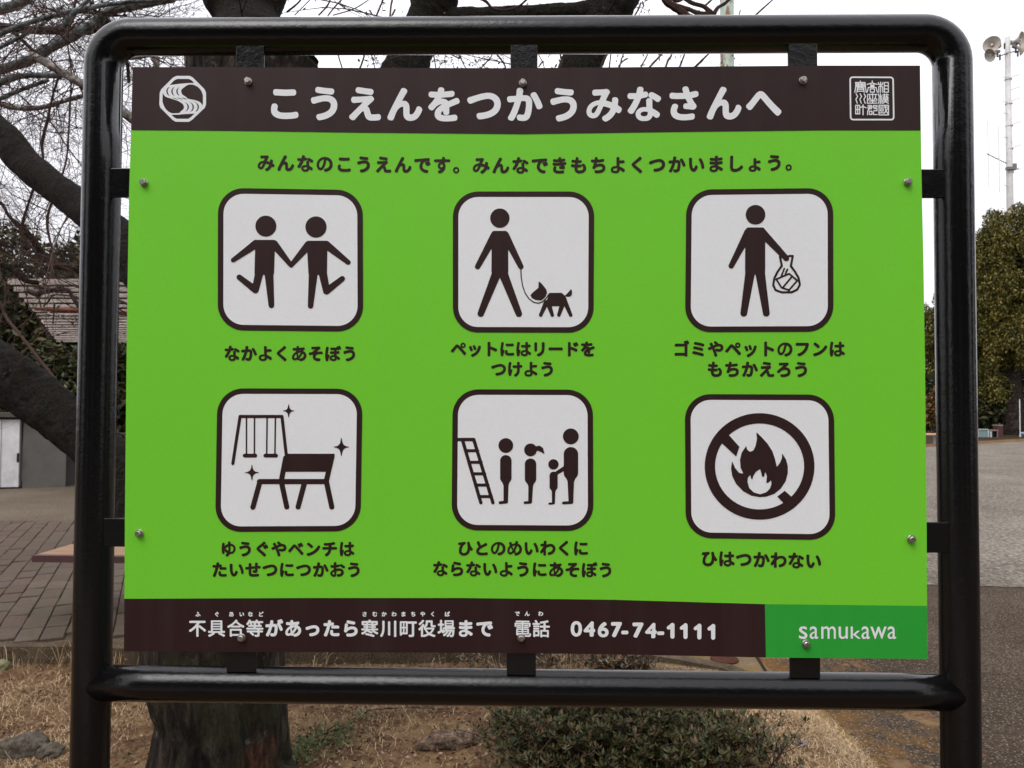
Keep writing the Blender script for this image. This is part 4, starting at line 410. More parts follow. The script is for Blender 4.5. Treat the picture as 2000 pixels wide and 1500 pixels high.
def fill_mesh(loops3):
    """closed 3-D loops lying in one vertical plane (constant y) -> filled mesh with holes"""
    cu = bpy.data.curves.new('tmp', 'CURVE'); cu.dimensions = '2D'; cu.fill_mode = 'BOTH'
    for L in loops3:
        sp = cu.splines.new('POLY'); sp.points.add(len(L)-1); sp.use_cyclic_u = True
        sp.points.foreach_set('co', np.array([(x, z, 0, 1) for x, y, z in L], np.float32).ravel())
    o = bpy.data.objects.new('tmp', cu); COL.objects.link(o)
    me = bpy.data.meshes.new_from_object(o.evaluated_get(bpy.context.evaluated_depsgraph_get()))
    bpy.data.objects.remove(o); y = loops3[0][0][1]
    n = len(me.vertices); co = np.empty(n*3, np.float32); me.vertices.foreach_get('co', co); co = co.reshape(-1, 3)
    me.vertices.foreach_set('co', np.stack([co[:, 0], np.full(n, y, np.float32), co[:, 1]], 1).ravel())
    me.update(); return me
PANEL_Y = -0.020
def to_plane(x, y, lift):
    p = on_y(x, y, PANEL_Y-lift); return (p.x, p.y, p.z)
def sheet(name, loops_px, mt, parent, lift, label=None):
    me = fill_mesh([[to_plane(x, y, lift) for x, y in L] for L in loops_px]); me.name = name
    o = link(name, me, mt, parent)
    if label: o['label'] = label
    return o
def draw(name, prims, crop, bounds, mt, parent, lift, step=4, label=None):
    ox, oy, sc = crop; x0, y0, x1, y1 = bounds
    X, Y = np.meshgrid(np.arange(x0, x1+step, step, dtype=float), np.arange(y0, y1+step, step, dtype=float))
    L = contour(sd_all(X, Y, prims), x0, y0, step)
    L = [rdp(l, step*.12) for l in L]
    return sheet(name, [[(ox+x/sc, oy+y/sc) for x, y in l] for l in L], mt, parent, lift, label)
def rquad(C, r, inset=0):
    """rounded quadrilateral; C corners TL TR BR BL, r radius and inset in the same units"""
    TL, TR, BR, BL = [np.array(c, float) for c in C]
    w = (np.linalg.norm(TR-TL)+np.linalg.norm(BR-BL))/2; h = (np.linalg.norm(BL-TL)+np.linalg.norm(BR-TR))/2
    P = []; ru, rv = (r-inset)/w, (r-inset)/h; iu, iv = inset/w, inset/h
    for cu, cv, a0 in ((iu+ru, iv+rv, 180), (1-iu-ru, iv+rv, 270), (1-iu-ru, 1-iv-rv, 0), (iu+ru, 1-iv-rv, 90)):
        for k in range(13):
            a = math.radians(a0+k*7.5); u = cu+ru*math.cos(a); v = cv+rv*math.sin(a)
            P.append(tuple((1-u)*(1-v)*TL+u*(1-v)*TR+u*v*BR+(1-u)*v*BL))
    return P
def glyph_loops(ch):
    return [[tuple(int(v)/1000 for v in q.split(',')) for q in L.split()] for L in G[ch].split(';')]
def text_loops(s, x0, y0, x1, y1, em, sag=0, ex=1.0):
    out = []; n = len(s)
    for i, ch in enumerate(s):
        if ch == ' ': continue
        t = i/max(1, n-1); cx = x0+(x1-x0)*t; cy = y0+(y1-y0)*t+4*sag*t*(1-t)
        out += place(ch, cx, cy, em, ex, (y1-y0-4*sag*(2*t-1))/max(1, (x1-x0)) if n > 1 else 0)
    return out
def place(ch, cx, cy, em, ex=1.0, slope=0):
    half = .25 if ch in '0467-' else .5
    mid = .345 if ch in '0467-' else .375
    return [[(cx+(u-half)*em*ex, cy-(v-mid)*em+(u-half)*em*slope) for u, v in L] for L in glyph_loops(ch)]

# ------------------------------------------------------------------ the sign
sign = empty('information_sign', (0, 0, -0.07), 'green and brown park rules board with pictograms in a glossy black tube frame', 'sign')
R = 0.0262; HW = 0.66; zt = SZ+FH/2; zb = SZ-FH/2
bend = 0.046
def arc(cx, cz, a0, a1, r, n=10):
    return [Vector((cx+r*math.cos(math.radians(a0+(a1-a0)*k/n)), 0, cz+r*math.sin(math.radians(a0+(a1-a0)*k/n)))) for k in range(n+1)]
AX = .0306; xl, xr, ztc = -HW+AX, HW-AX, zt-.0290
path = [Vector((xl, 0, -.25))]+[Vector((xl, 0, z)) for z in np.linspace(.2, ztc-bend-.001, 12)]
path += arc(xl+bend, ztc-bend, 180, 90, bend)+[Vector((x, 0, ztc)) for x in np.linspace(xl+bend+.02, xr-bend-.02, 12)]
path += arc(xr-bend, ztc-bend, 90, 0, bend)+[Vector((xr, 0, z)) for z in np.linspace(ztc-bend-.001, .2, 12)]+[Vector((xr, 0, -.25))]
MB().tube(path, R, 48).build('frame_tube', M_PAINT, sign, True)
zr = zb+.0284
rail = MB(); rail.tube([(x, 0, zr) for x in np.linspace(xl+.006, xr-.006, 16)], R*.97, 48)
rail.build('bottom_rail', M_PAINT, sign, True)
# flat mounting tabs welded to the frame
TAB = dict(t=[(460, 515), (997, 1050), (1540, 1597)], b=[(443, 500), (990, 1047), (1543, 1602)], l=[(328, 385), (1012, 1068)], r=[(330, 386), (1020, 1080)])
ty = -0.0125; tt = .005
for side, L in TAB.items():
    for a, b in L:
        if side in 'tb':
            pa, pb = (120, 170) if side == 't' else (1230, 1300)
            A = on_y(a, pa, ty-tt/2); B = on_y(b, pa, ty-tt/2); zin = on_y(a, pb if side == 't' else pa, ty).z
            z0, z1 = (zin, ztc-R*.7) if side == 't' else (zr+R*.85, zin)
            c = ((A.x+B.x)/2, ty, (z0+z1)/2); d = (B.x-A.x, tt, z1-z0)
        else:
            px = 215 if side == 'l' else 1835
            A = on_y(px, a, ty-tt/2); B = on_y(px, b, ty-tt/2); xi = on_y(300 if side == 'l' else 1750, a, ty).x
            x0, x1 = (xl+R*.8, xi) if side == 'l' else (xi, xr-R*.8)
            c = ((x0+x1)/2, ty, (A.z+B.z)/2); d = (x1-x0, tt, A.z-B.z)
        o = MB().box(c, d).build('mounting_tab', M_PAINT, sign)
        bv = o.modifiers.new('b', 'BEVEL'); bv.width = .0012; bv.segments = 2
# panel slab with the outline seen in the photograph
PT = [(259, 131), (420, 131), (700, 132.5), (1000, 133), (1300, 130.5), (1600, 128), (1797, 128)]
PR = [(1800, 350), (1803.5, 500), (1807, 740), (1810, 1040), (1811, 1287)]
PB = [(1495, 1284), (1200, 1278), (1000, 1275.5), (700, 1274), (400, 1273), (242, 1272)]
PL = [(243, 1169), (244, 1000), (246, 800), (248, 620), (252, 380), (256, 254)]
outl = PT+PR+PB+PL
me = fill_mesh([[to_plane(x, y, 0) for x, y in outl]])
panel = link('panel', me, M_GREEN, sign)
sld = panel.modifiers.new('thickness', 'SOLIDIFY'); sld.thickness = .003; sld.offset = -1
# which way the sheet faces does not matter: keep the slab behind the printed face
if me.polygons[0].normal.y > 0: me.flip_normals()
HB = [(1798, 254.5), (1600, 254.5), (1300, 258), (1020, 262), (700, 259), (450, 255.5), (256, 254)]
sheet('header_band', [PT+HB], M_BROWN, panel, .0004)
FT = [(243, 1169.5), (600, 1168), (900, 1168), (1200, 1171.5), (1494, 1180)]
sheet('footer_band', [FT+[(1496, 1284.2)]+PB[1:]], M_BROWN, panel, .0004)
sheet('name_band', [[(1494, 1180), (1810.5, 1183.5), (1811, 1287), (1496, 1284.2)]], M_DGREEN, panel, .0004)
sheet('title_lettering', text_loops('こうえんをつかうみなさんへ', 556, 200.5, 1491.5, 199.5, 71.5, 4), M_WHITE, panel, .0008, 'white title lettering on the brown header')
sheet('lettering', text_loops('みんなのこうえんです。みんなできもちよくつかいましょう。', 519.5, 317.5, 1551, 317, 34.5, 5.5), M_BROWN, panel, .0004)
for s, x0, y0, x1, y1, em in [
    ('なかよくあそぼう', 453, 690, 682.5, 690.5, 32), ('ペットにはリードを', 895.7, 681.5, 1148.5, 681.5, 31.5), ('つけよう', 974, 720.7, 1069, 720.7, 31.5),
    ('ゴミやペットのフンは', 1330.7, 681.4, 1634.5, 681.4, 32.5), ('もちかえろう', 1396.8, 721, 1565, 721.3, 32.5),
    ('ゆうぐやベンチは', 445.9, 1072, 677, 1072, 31.5), ('たいせつにつかおう', 428.8, 1112.5, 691.5, 1112.5, 31.5),
    ('ひとのめいわくに', 908.5, 1070.5, 1134.6, 1070.5, 31.5), ('ならないようにあそぼう', 860, 1110.5, 1183, 1113, 31.5),
    ('ひはつかわない', 1385, 1090.5, 1588.7, 1095.5, 33)]:
    sheet('lettering', text_loops(s, x0, y0, x1, y1, em), M_BROWN, panel, .0004)
foot = text_loops('不具合等があったら寒川町役場まで', 385.6, 1227, 946.5, 1227.5, 35)
sheet('lettering', foot, M_WHITE, panel, .0008)
foot = text_loops('電話', 1020.7, 1227.5, 1057, 1228, 35)
sheet('lettering', foot, M_WHITE, panel, .0008); foot = []
for ch, x, y in zip('0467-74-', (1125.8, 1151.6, 1178, 1203.5, 1224, 1245.6, 1272, 1294), (1228, 1228.5, 1229.5, 1229.5, 1230.5, 1230.5, 1231.5, 1232)):
    foot += place(ch, x, y, 38, 1.08)
sheet('lettering', foot, M_WHITE, panel, .0008)
draw('lettering', [q for x, y in ((1375, 240), (1460, 242), (1550, 245), (1640, 247)) for q in (('l', 27, [(x+3, y+38), (x+3, y-38)]), ('l', 24, [(x+1, y-37), (x-22, y-20)]))],
     (900, 1160, 3.3333), (1330, 180, 1680, 310), M_WHITE, panel, .0008, 3)['kind'] = 'stuff'
furi = []
for ch, x in zip('ふぐあいなど', (155, 278, 373, 440, 497, 565)): furi += place(ch, 340+x/3.333, 1199.6, 10.2)
for ch, x in zip('さむかわまちやくば', (1240, 1307, 1367, 1432, 1493, 1557, 1619, 1684, 1778)): furi += place(ch, 340+x/3.333, 1199.4, 10.2)
for ch, x in zip('でんわ', (368, 432, 520)): furi += place(ch, 900+x/3.333, 1198.5, 10.2)
sheet('small_lettering', furi, M_WHITE, panel, .0008)['kind'] = 'stuff'
sk = []
for ch, a, b in [('s', 535, 590), ('a', 605, 660), ('m', 680, 775), ('u', 793, 853), ('k', 872, 937), ('a', 942, 997), ('w', 1000, 1105), ('a', 1112, 1167)]:
    L = glyph_loops(ch); xs = [u for l in L for u, v in l]; lo, hi = min(xs), max(xs)
    for l in L:
        sk.append([(1400+(a+(u-lo)/(hi-lo)*(b-a))/3.333, 1247.3-v*(.663 if ch == 'k' else 1.0)*52) for u, v in l])
sheet('name_lettering', sk, M_WHITE, panel, .0008)

ICONS = [
 ((400, 350, 4.053), [(104, 68), (1250, 86), (1254, 1207), (102, 1195)], 205, 44, 'two children holding hands while running', [
  ('c', 483, 371, 83), ('p', [(402, 500), (550, 500), (542, 560), (536, 745), (405, 745), (410, 560)], 12), ('l', 50, [(405, 505), (545, 505)]),
  ('t', 405, 512, 33, 225, 640, 19), ('t', 548, 515, 33, 683, 682, 18), ('t', 508, 750, 35, 527, 998, 23), ('t', 430, 745, 33, 400, 875, 28), ('t', 400, 875, 28, 273, 776, 22),
  ('c', 880, 378, 84), ('p', [(820, 508), (965, 508), (958, 560), (955, 745), (832, 745), (823, 570)], 12), ('l', 50, [(822, 512), (962, 512)]),
  ('t', 820, 522, 33, 683, 682, 18), ('t', 962, 520, 33, 1135, 658, 20), ('t', 858, 750, 35, 837, 1003, 22), ('t', 935, 750, 33, 963, 885, 28), ('t', 963, 885, 28, 1088, 788, 22)]),
 ((860, 350, 3.75), [(92, 90), (1128, 90), (1122, 1124), (92, 1122)], 185, 40, 'person walking a dog on a lead', [
  ('c', 436, 285, 71), ('p', [(385, 400), (488, 400), (490, 680), (436, 715), (382, 680)], 8), ('l', 40, [(395, 398), (475, 398)]),
  ('t', 398, 412, 30, 273, 640, 20), ('t', 475, 412, 30, 590, 640, 20), ('t', 412, 690, 34, 296, 985, 24), ('t', 460, 690, 34, 575, 985, 24),
  ('p', [(800, 836), (888, 836), (912, 858), (922, 880), (925, 926), (765, 926), (762, 905), (787, 882), (797, 852)], 4),
  ('p', [(918, 852), (938, 832), (958, 808), (963, 825), (960, 848), (945, 858), (925, 858)], 3),
  ('t', 775, 905, 18, 735, 995, 13), ('t', 795, 920, 18, 820, 995, 13), ('t', 895, 915, 18, 868, 995, 13), ('t', 912, 895, 18, 955, 995, 13),
  ('l', 8, [(590, 655), (592, 715), (602, 780), (622, 835), (650, 876), (685, 902), (718, 908), (748, 898), (775, 874), (792, 845)]),
  ('p', [(724, 754), (742, 770), (772, 808), (778, 832), (766, 862), (740, 884), (700, 881), (672, 866), (665, 850), (678, 834), (722, 797)], 4)]),
 ((1300, 350, 3.7514), [(152, 76), (1228, 64), (1230, 1117), (142, 1121)], 190, 41, 'person carrying a tied bag of litter', [
  ('c', 659, 260, 72), ('p', [(592, 380), (722, 380), (722, 660), (720, 690), (655, 690), (592, 690), (590, 660)], 8), ('l', 42, [(608, 374), (708, 374)]),
  ('t', 608, 390, 32, 481, 635, 20), ('t', 708, 392, 32, 885, 580, 21), ('t', 622, 668, 36, 573, 982, 25), ('t', 690, 668, 36, 738, 982, 25),
  ('l', 16, [(838, 565), (852, 634), (820, 678), (795, 730), (789, 778), (806, 812), (850, 828), (925, 828), (965, 808), (984, 772), (974, 722), (950, 680), (918, 636), (932, 562), (905, 562)]),
  ('l', 13, [(870, 655), (850, 705)]), ('l', 13, [(893, 660), (878, 694)]), ('l', 13, [(812, 732), (905, 692), (965, 742), (905, 812), (850, 795), (812, 735)]), ('l', 13, [(925, 715), (862, 790)])]),
 ((400, 740, 3.75), [(92, 69), (1156, 72), (1140, 1116), (75, 1121)], 190, 40, 'sparkling swing and park bench', [
  ('l', 23, [(205, 620), (258, 275), (565, 275), (597, 560)]), ('l', 11, [(305, 280), (305, 560)]), ('l', 11, [(364, 280), (363, 560)]), ('l', 11, [(456, 280), (453, 560)]), ('l', 11, [(517, 280), (513, 560)]),
  ('l', 28, [(292, 562), (370, 562)]), ('l', 28, [(443, 562), (522, 562)]),
  ('p', [(600, 556), (944, 556), (914, 672), (592, 672), (590, 600)], 8), ('l', 38, [(592, 580), (560, 748)]), ('l', 38, [(932, 568), (890, 748)]),
  ('l', 38, [(400, 752), (890, 752), (930, 938)]), ('l', 38, [(404, 752), (352, 940)]), ('l', 38, [(562, 760), (600, 938)]), ('l', 38, [(730, 760), (683, 938)])]
  + [('p', [(x, y-h), (x+w*.12, y-h*.45), (x+w*.3, y-h*.2), (x+w*.6, y-h*.06), (x+w, y), (x+w*.6, y+h*.06), (x+w*.3, y+h*.2), (x+w*.12, y+h*.45), (x, y+h), (x-w*.12, y+h*.45), (x-w*.3, y+h*.2), (x-w*.6, y+h*.06), (x-w, y), (x-w*.6, y-h*.06), (x-w*.3, y-h*.2), (x-w*.12, y-h*.45)], 2) for x, y, w, h in ((614, 234, 40, 48), (1000, 499, 56, 67), (345, 686, 50, 57))]),
 ((840, 740, 3.7514), [(166, 76), (1193, 79), (1197, 1115), (157, 1109)], 190, 40, 'people queuing in order for a slide ladder', [
  ('l', 25, [(190, 444), (320, 444), (460, 907)]), ('l', 25, [(238, 450), (372, 907)]),
  ('c', 555, 488, 54), ('t', 555, 600, 42, 555, 725, 42), ('t', 555, 735, 36, 556, 775, 20), ('p', [(543, 770), (570, 770), (566, 905), (543, 905)], 5), ('l', 22, [(513, 907), (555, 903)]),
  ('c', 736, 520, 47), ('p', [(778, 497), (800, 492), (824, 508), (834, 545), (815, 532), (795, 524), (780, 522)], 4), ('t', 736, 625, 42, 736, 732, 42), ('t', 736, 740, 36, 737, 782, 18), ('p', [(725, 775), (750, 775), (742, 905), (724, 905)], 5), ('l', 20, [(695, 907), (735, 905)]),
  ('c', 904, 626, 38), ('t', 905, 709, 30, 905, 790, 30), ('t', 905, 795, 26, 905, 822, 14), ('p', [(896, 815), (914, 815), (911, 912), (897, 912)], 4), ('l', 15, [(874, 914), (905, 912)]),
  ('c', 1031, 421, 58), ('t', 1032, 552, 53, 1032, 688, 53), ('t', 1032, 700, 46, 1032, 755, 22), ('p', [(1012, 745), (1050, 745), (1044, 908), (1020, 908)], 5), ('l', 21, [(977, 909), (1035, 906)]), ('t', 1000, 645, 16, 928, 690, 13)]
  + [('l', 22, [(250+(y-460)*.30, y), (328+(y-455)*.30, y)]) for y in (526, 611, 695, 778, 862)]),
 ((1310, 740, 3.75), [(103, 111), (1195, 115), (1207, 1181), (110, 1165)], 190, 42, 'crossed out flame in a prohibition ring', [
  ('e', 651, 641, 402, 390), ('-', [('e', 651, 641, 326, 315)]), ('p', [(395, 390), (430, 415), (504, 498), (479, 568), (373, 470), (355, 440)]), ('p', [(835, 819), (890, 868), (905, 900), (860, 940), (828, 912), (780, 862)]),
  ('p', [(627, 390), (665, 425), (710, 475), (745, 530), (765, 590), (777, 645), (800, 615), (815, 580), (815, 543), (845, 590), (858, 640), (858, 690), (842, 750), (805, 805), (760, 842), (700, 862), (650, 866), (590, 855), (530, 822), (480, 770), (450, 710), (442, 655), (450, 603), (470, 650), (500, 688), (532, 694), (512, 650), (507, 590), (520, 540), (553, 490), (560, 518), (580, 534), (605, 525), (622, 490), (632, 440)]),
  ('-', [('p', [(655, 660), (664, 690), (668, 715), (684, 718), (692, 680), (705, 710), (702, 740), (700, 765), (720, 757), (735, 742), (738, 770), (725, 805), (700, 830), (655, 845), (610, 832), (575, 800), (563, 755), (565, 725), (582, 702), (590, 733), (598, 738), (605, 710), (625, 680)])])]),
]
for crop, C, r, st, lab, prims in ICONS:
    ox, oy, sc = crop; pxl = lambda P: [(ox+x/sc, oy+y/sc) for x, y in P]
    o1, o2 = rquad(C, r), rquad(C, r, st)
    sheet('pictogram_border', [pxl(o1), pxl(o2)], M_BROWN, panel, .0005)
    sheet('pictogram_field', [pxl(rquad(C, r, st-1))], M_WHITE, panel, .0004)
    xs = [c[0] for c in C]; ys = [c[1] for c in C]
    pr = list(prims); pr.append(('&', [('p', rquad(C, r, st-6))]))
    draw('pictogram', pr, crop, (min(xs), min(ys), max(xs), max(ys)), M_BROWN, panel, .0008, 4, lab)
# town emblem, top left
octo = [(630, 210), (930, 210), (1000, 245), (1262, 510), (1297, 590), (1297, 860), (1268, 930), (985, 1200), (910, 1245), (615, 1245), (545, 1205), (265, 925), (243, 850), (253, 590), (288, 510), (555, 245)]
cx_, cy_ = 770, 728; inn = [(cx_+(x-cx_)*.868, cy_+(y-cy_)*.868) for x, y in octo]
em = [('p', octo), ('-', [('p', inn)])]
for k in range(4):
    BL, BR = 362+112*k, 838+113*k
    em.append(('s', [(1060, 390, 20), (820+30*k, 392, 15), (BL+110, 440, 20), (BL+18, 500, 36), (BL, 570, 40), (BL+40, 650, 33), (BL+150, 706, 15), (610+92*k, 744-3*k, 10), (BR-150, 768, 15), (BR-40, 826, 32), (BR, 900, 40), (BR-20, 975, 36), (BR-110, 1035, 20), (700-35*k, 1068, 15), (480, 1068, 18)]))
em.append(('l', 40, [(440, 420), (380, 480), (350, 560)])); em.append(('l', 40, [(1100, 1060), (1170, 990), (1200, 900)]))
em.append(('s', [(1020, 390, 20), (1130, 440, 26), (1215, 540, 26), (1262, 700, 20)])); em.append(('s', [(500, 1065, 20), (400, 1010, 26), (325, 900, 26), (285, 760, 20)]))
draw('emblem', em, (290, 130, 11.536), (230, 195, 1315, 1260), M_WHITE, panel, .0008, 8, 'octagonal town emblem with a flowing S')
# square seal, top right
W = 25
SEAL = [[(505,350),(505,385)],[(395,390),(388,520),(370,630)],[(385,390),(620,390)],[(620,390),(630,520),(650,630)],[(410,425),(605,425)],[(410,456),(605,456)],[(410,487),(605,487)],[(455,395),(455,500)],[(548,395),(548,500)],[(425,520),(595,520)],[(435,520),(420,630)],[(580,520),(600,630)],[(450,555),(575,555)],[(445,602),(575,602)],
 [(795,350),(795,400)],[(670,435),(795,400),(915,435)],[(760,430),(760,500)],[(835,430),(835,500)],[(760,452),(835,452)],[(760,480),(835,480)],[(670,630),(700,510),(890,510),(920,630)],[(745,545),(750,625),(845,625),(850,545),(745,545)],
 [(945,390),(950,435),(1050,435),(1055,390)],[(1000,380),(1000,630)],[(1000,465),(955,492),(955,630)],[(1000,465),(1050,492),(1055,630)],[(1090,390),(1188,390),(1188,625),(1090,625),(1090,390)],[(1090,468),(1185,468)],[(1090,547),(1185,547)],
 [(400,665),(440,730),(395,800),(430,895)],[(497,665),(537,730),(492,800),(527,895)],[(597,665),(632,730),(590,800),(622,895)],
 [(805,660),(805,890)],[(915,680),(682,680),(676,900)],[(735,705),(735,765),(700,812)],[(735,765),(770,812)],[(878,705),(872,765),(838,812)],[(872,765),(912,812)],[(730,840),(900,840)],[(700,892),(915,892)],
 [(950,670),(955,722),(1035,722)],[(995,665),(995,900)],[(962,755),(955,900)],[(1028,755),(1035,900)],[(1050,692),(1190,692)],[(1090,665),(1090,718)],[(1150,665),(1150,718)],[(1070,740),(1178,740),(1178,805),(1070,805),(1070,740)],[(1075,772),(1175,772)],[(1050,840),(1190,840)],[(1120,815),(1110,860),(1060,895)],[(1120,860),(1190,897)],
 [(390,945),(490,945),(490,1155),(390,1155),(390,945)],[(440,945),(440,1155)],[(390,1050),(490,1050)],[(570,930),(570,1180)],[(505,1002),(570,970),(645,1008)],
 [(690,950),(775,950),(775,1030),(690,1030)],[(680,990),(790,990)],[(738,950),(712,1050),(684,1085),(680,1175)],[(725,1090),(788,1090),(788,1170),(725,1170),(725,1090)],[(820,950),(912,950),(912,990),(820,990),(820,950)],[(835,1025),(910,1025),(910,1078),(835,1078)],[(825,1105),(825,1172),(915,1172)],
 [(960,945),(1192,945),(1192,1180),(960,1180),(960,945)],[(985,988),(1165,988)],[(1000,1030),(1062,1030),(1062,1085),(1000,1085),(1000,1030)],[(985,1130),(1085,1130)],[(1108,950),(1120,1060),(1175,1150)],[(1165,1030),(1090,1140)]]
draw('seal_characters', [('l', W, s_) for s_ in SEAL], (1640, 130, 12.5), (340, 330, 1220, 1210), M_WHITE, panel, .0008, 7)
q = [(236, 240), (1322, 245), (1340, 1314), (250, 1314)]
sheet('seal_border', [[(1640+x/12.5, 130+y/12.5) for x, y in rquad(q, 85, i)] for i in (0, 38)], M_WHITE, panel, .0008)
# hexagon bolts with washers
for i, (bx, by) in enumerate([(484, 158), (1021, 161), (1569, 156), (280, 356), (1774, 355), (271, 1042), (1781, 1053), (471, 1246), (1018, 1246), (1575, 1258)]):
    c = on_y(bx, by, PANEL_Y-.003); rot = random.random()
    b = MB(); fr = PANEL_Y-.0012
    b.tube([(c.x, fr, c.z), (c.x, fr-.0008, c.z), (c.x, fr-.0014, c.z)], [.0058, .0058, .0053], 20)
    b.tube([(c.x, fr-.0014, c.z), (c.x, fr-.0052, c.z)], .0047, 6)
    b.tube([(c.x, fr-.0052, c.z), (c.x, fr-.0061, c.z)], [.0043, .0035], 12)
    o = b.build('bolt', M_BOLT, sign)
# ------------------------------------------------------------------ ground
def gp(px, py, z=0.0):
    p = on_z(px, py, z); return (p.x, p.y)
KERB = [gp(*q) for q in [(-700, 1262), (-300, 1266), (0, 1268), (145, 1268), (245, 1272), (500, 1268), (700, 1266), (900, 1266), (1050, 1268), (1150, 1272), (1220, 1278), (1280, 1286), (1345, 1297), (1410, 1310), (1490, 1342), (1565, 1392), (1640, 1450), (1690, 1500), (1735, 1600)]]
ISL = KERB+[(KERB[-1][0]+.35, 0.2), (KERB[-1][0]+.5, -3.5), (-8, -3.5), (KERB[0][0]-.2, KERB[0][1])]
def flat(name, loops, z, mt, parent=None):
    me = fill_mesh([[(x, 0.0, y) for x, y in L] for L in loops]); n = len(me.vertices)
    co = np.empty(n*3, np.float32); me.vertices.foreach_get('co', co); co = co.reshape(-1, 3)
    me.vertices.foreach_set('co', np.stack([co[:, 0], co[:, 2], np.full(n, z, np.float32)], 1).ravel()); me.update()
    if me.polygons[0].normal.z < 0: me.flip_normals()
    me.name = name; return link(name, me, mt, parent)
def ground_mat(name, stops, scale=3, fine=90, rough=.95, speck=None, stain=None, bd=.006, bs=.6, con=.8):
    mt = mat(name, (.2, .2, .2, 1), rough, .05); g = NG(mt)
    c = g.ramp(g.noise(scale, 5, .6), stops)
    c = g.mix(con, c, g.ramp(g.noise(fine, 5, .8), [(.34, (.22, .21, .20)), (.66, (1.85, 1.82, 1.78))]), 'MULTIPLY')
    if stain: c = stain(g, c)
    if speck:
        c = g.mix(g.ramp(g.voro(speck[0]), [(speck[1], 1.0), (speck[1]+.05, 0.0)]), c, speck[2])
    g.color(c); g.bump(g.noise(fine, 4, .7), bs, bd); return mt
M_DIRT = ground_mat('packed_dirt', [(.3, (.092, .074, .055)), (.7, (.145, .118, .092))], .8, 45, .95, (45, .12, (.26, .22, .18, 1)), None, .008, .9)
ground = flat('ground', [[(-400, -60), (400, -60), (400, 500), (-400, 500)], ISL], 0.0, M_DIRT); ground['kind'] = 'structure'
def asphalt_stain(g, c):
    x = g.xyz(); # rusty moss film near the verge edge
    k = g.math('SUBTRACT', g.noise(5.5, 6, .75), g.math('MULTIPLY', g.math('ABSOLUTE', g.math('SUBTRACT', x[0], 1.35)), .34))
    k = g.math('SUBTRACT', k, g.math('MULTIPLY', g.math('MAXIMUM', g.math('SUBTRACT', x[1], 3.0), 0), .25))
    return g.mix(g.ramp(k, [(.38, 0.0), (.55, .8)]), c, (.17, .088, .026, 1))
M_ASPH = ground_mat('worn_asphalt', [(.3, (.050, .037, .027)), (.7, (.088, .068, .051))], 1.3, 80, .9, (60, .20, (.26, .21, .165, 1)), asphalt_stain, .014, 1.0, 1.0)
OUT = [gp(*q) for q in [(1760, 1620), (1705, 1500), (1660, 1440), (1612, 1393), (1560, 1345), (1500, 1308), (1478, 1284)]]
asp = flat('asphalt_road', [OUT+[gp(1440, 1250), gp(1300, 1100), gp(1000, 930), (-2, 22), (-2, 30.2), (30, 34.5), (60, 38), (60, -3), (OUT[0][0]+.2, -3)]], .004, M_ASPH)
asp['kind'] = 'structure'
M_COURT = ground_mat('pale_gravel', [(.3, (.118, .105, .088)), (.7, (.19, .172, .148))], .7, 26, .95, (16, .16, (.33, .29, .25, 1)), None, .012, 1.0, 1.0)
ce = [(x_, gp(1900, 1147)[1]+.10*noise.noise((x_*1.1, 0, 2))+.035*noise.noise((x_*9, 4, 0))) for x_ in np.arange(gp(1500, 1146)[0], 9.0, .05)]
crt = flat('gravel_court', [ce+[(60, ce[-1][1]), (60, 38), (30, 34.5), (-2, 30.2), (-2, 22), gp(1150, 1000)]], .008, M_COURT); crt['kind'] = 'structure'
def yel(g, c): return g.mix(g.ramp(g.noise(7, 5, .7), [(.40, 0.0), (.62, .85)]), c, (.17, .10, .028, 1))
M_SLAB = ground_mat('stained_concrete', [(.3, (.105, .08, .05)), (.7, (.18, .14, .095))], 5, 120, .9, None, yel, .004)
gut = flat('gutter', [KERB[10:]+OUT+[gp(1440, 1250), gp(1150, 1240)]], .008, M_SLAB); gut['kind'] = 'structure'
jp = [gp(1466, 1272), gp(1472, 1272), gp(1499, 1314), gp(1492, 1314)]
flat('joint_line', [jp], .0095, mat('joint_dark', (.02, .015, .01, 1), .95, .1), gut)
# kerb with a real face down to the verge
M_KERB = ground_mat('old_kerb', [(.3, (.055, .042, .028)), (.7, (.11, .085, .06))], 6, 110, .95)
kb = MB(); V = []
def offs(P, d):
    out = []
    for i, p in enumerate(P):
        a = Vector(P[max(0, i-1)]); b = Vector(P[min(len(P)-1, i+1)]); t = (b-a).normalized(); out.append((p[0]-t.y*d, p[1]+t.x*d))
    return out
K = KERB[:15]; KO = offs(K, .085)
for i in range(len(K)-1):
    zt_, zb_ = .014, -.2
    A, B_, Co, D = K[i], K[i+1], KO[i+1], KO[i]
    kb.add([(A[0], A[1], zt_), (B_[0], B_[1], zt_), (Co[0], Co[1], zt_), (D[0], D[1], zt_), (A[0], A[1]-.004, zb_), (B_[0], B_[1]-.004, zb_), (Co[0], Co[1], .001), (D[0], D[1], .001)],
           [(0, 1, 2, 3), (4, 5, 1, 0), (3, 2, 6, 7)])
kb.build('kerb', M_KERB)['kind'] = 'structure'

# verge soil
def verge_z(x, y):
    t = min(1, max(0, (x-.1)/1.2)); base = -.085*(1-t)+.003*t
    return base+(.012*noise.noise((x*3, y*3, 1))+.006*noise.noise((x*14, y*14, 5)))*(1-.7*t)
gx = np.linspace(-7.5, 3.0, 240); gy = np.linspace(-3.3, 4.6, 200)
import bisect
KX = [k[0] for k in KERB[:14]]
V = []
for y in gy:
    for x in gx: V.append((x, y, verge_z(x, y)))
V = np.array(V)
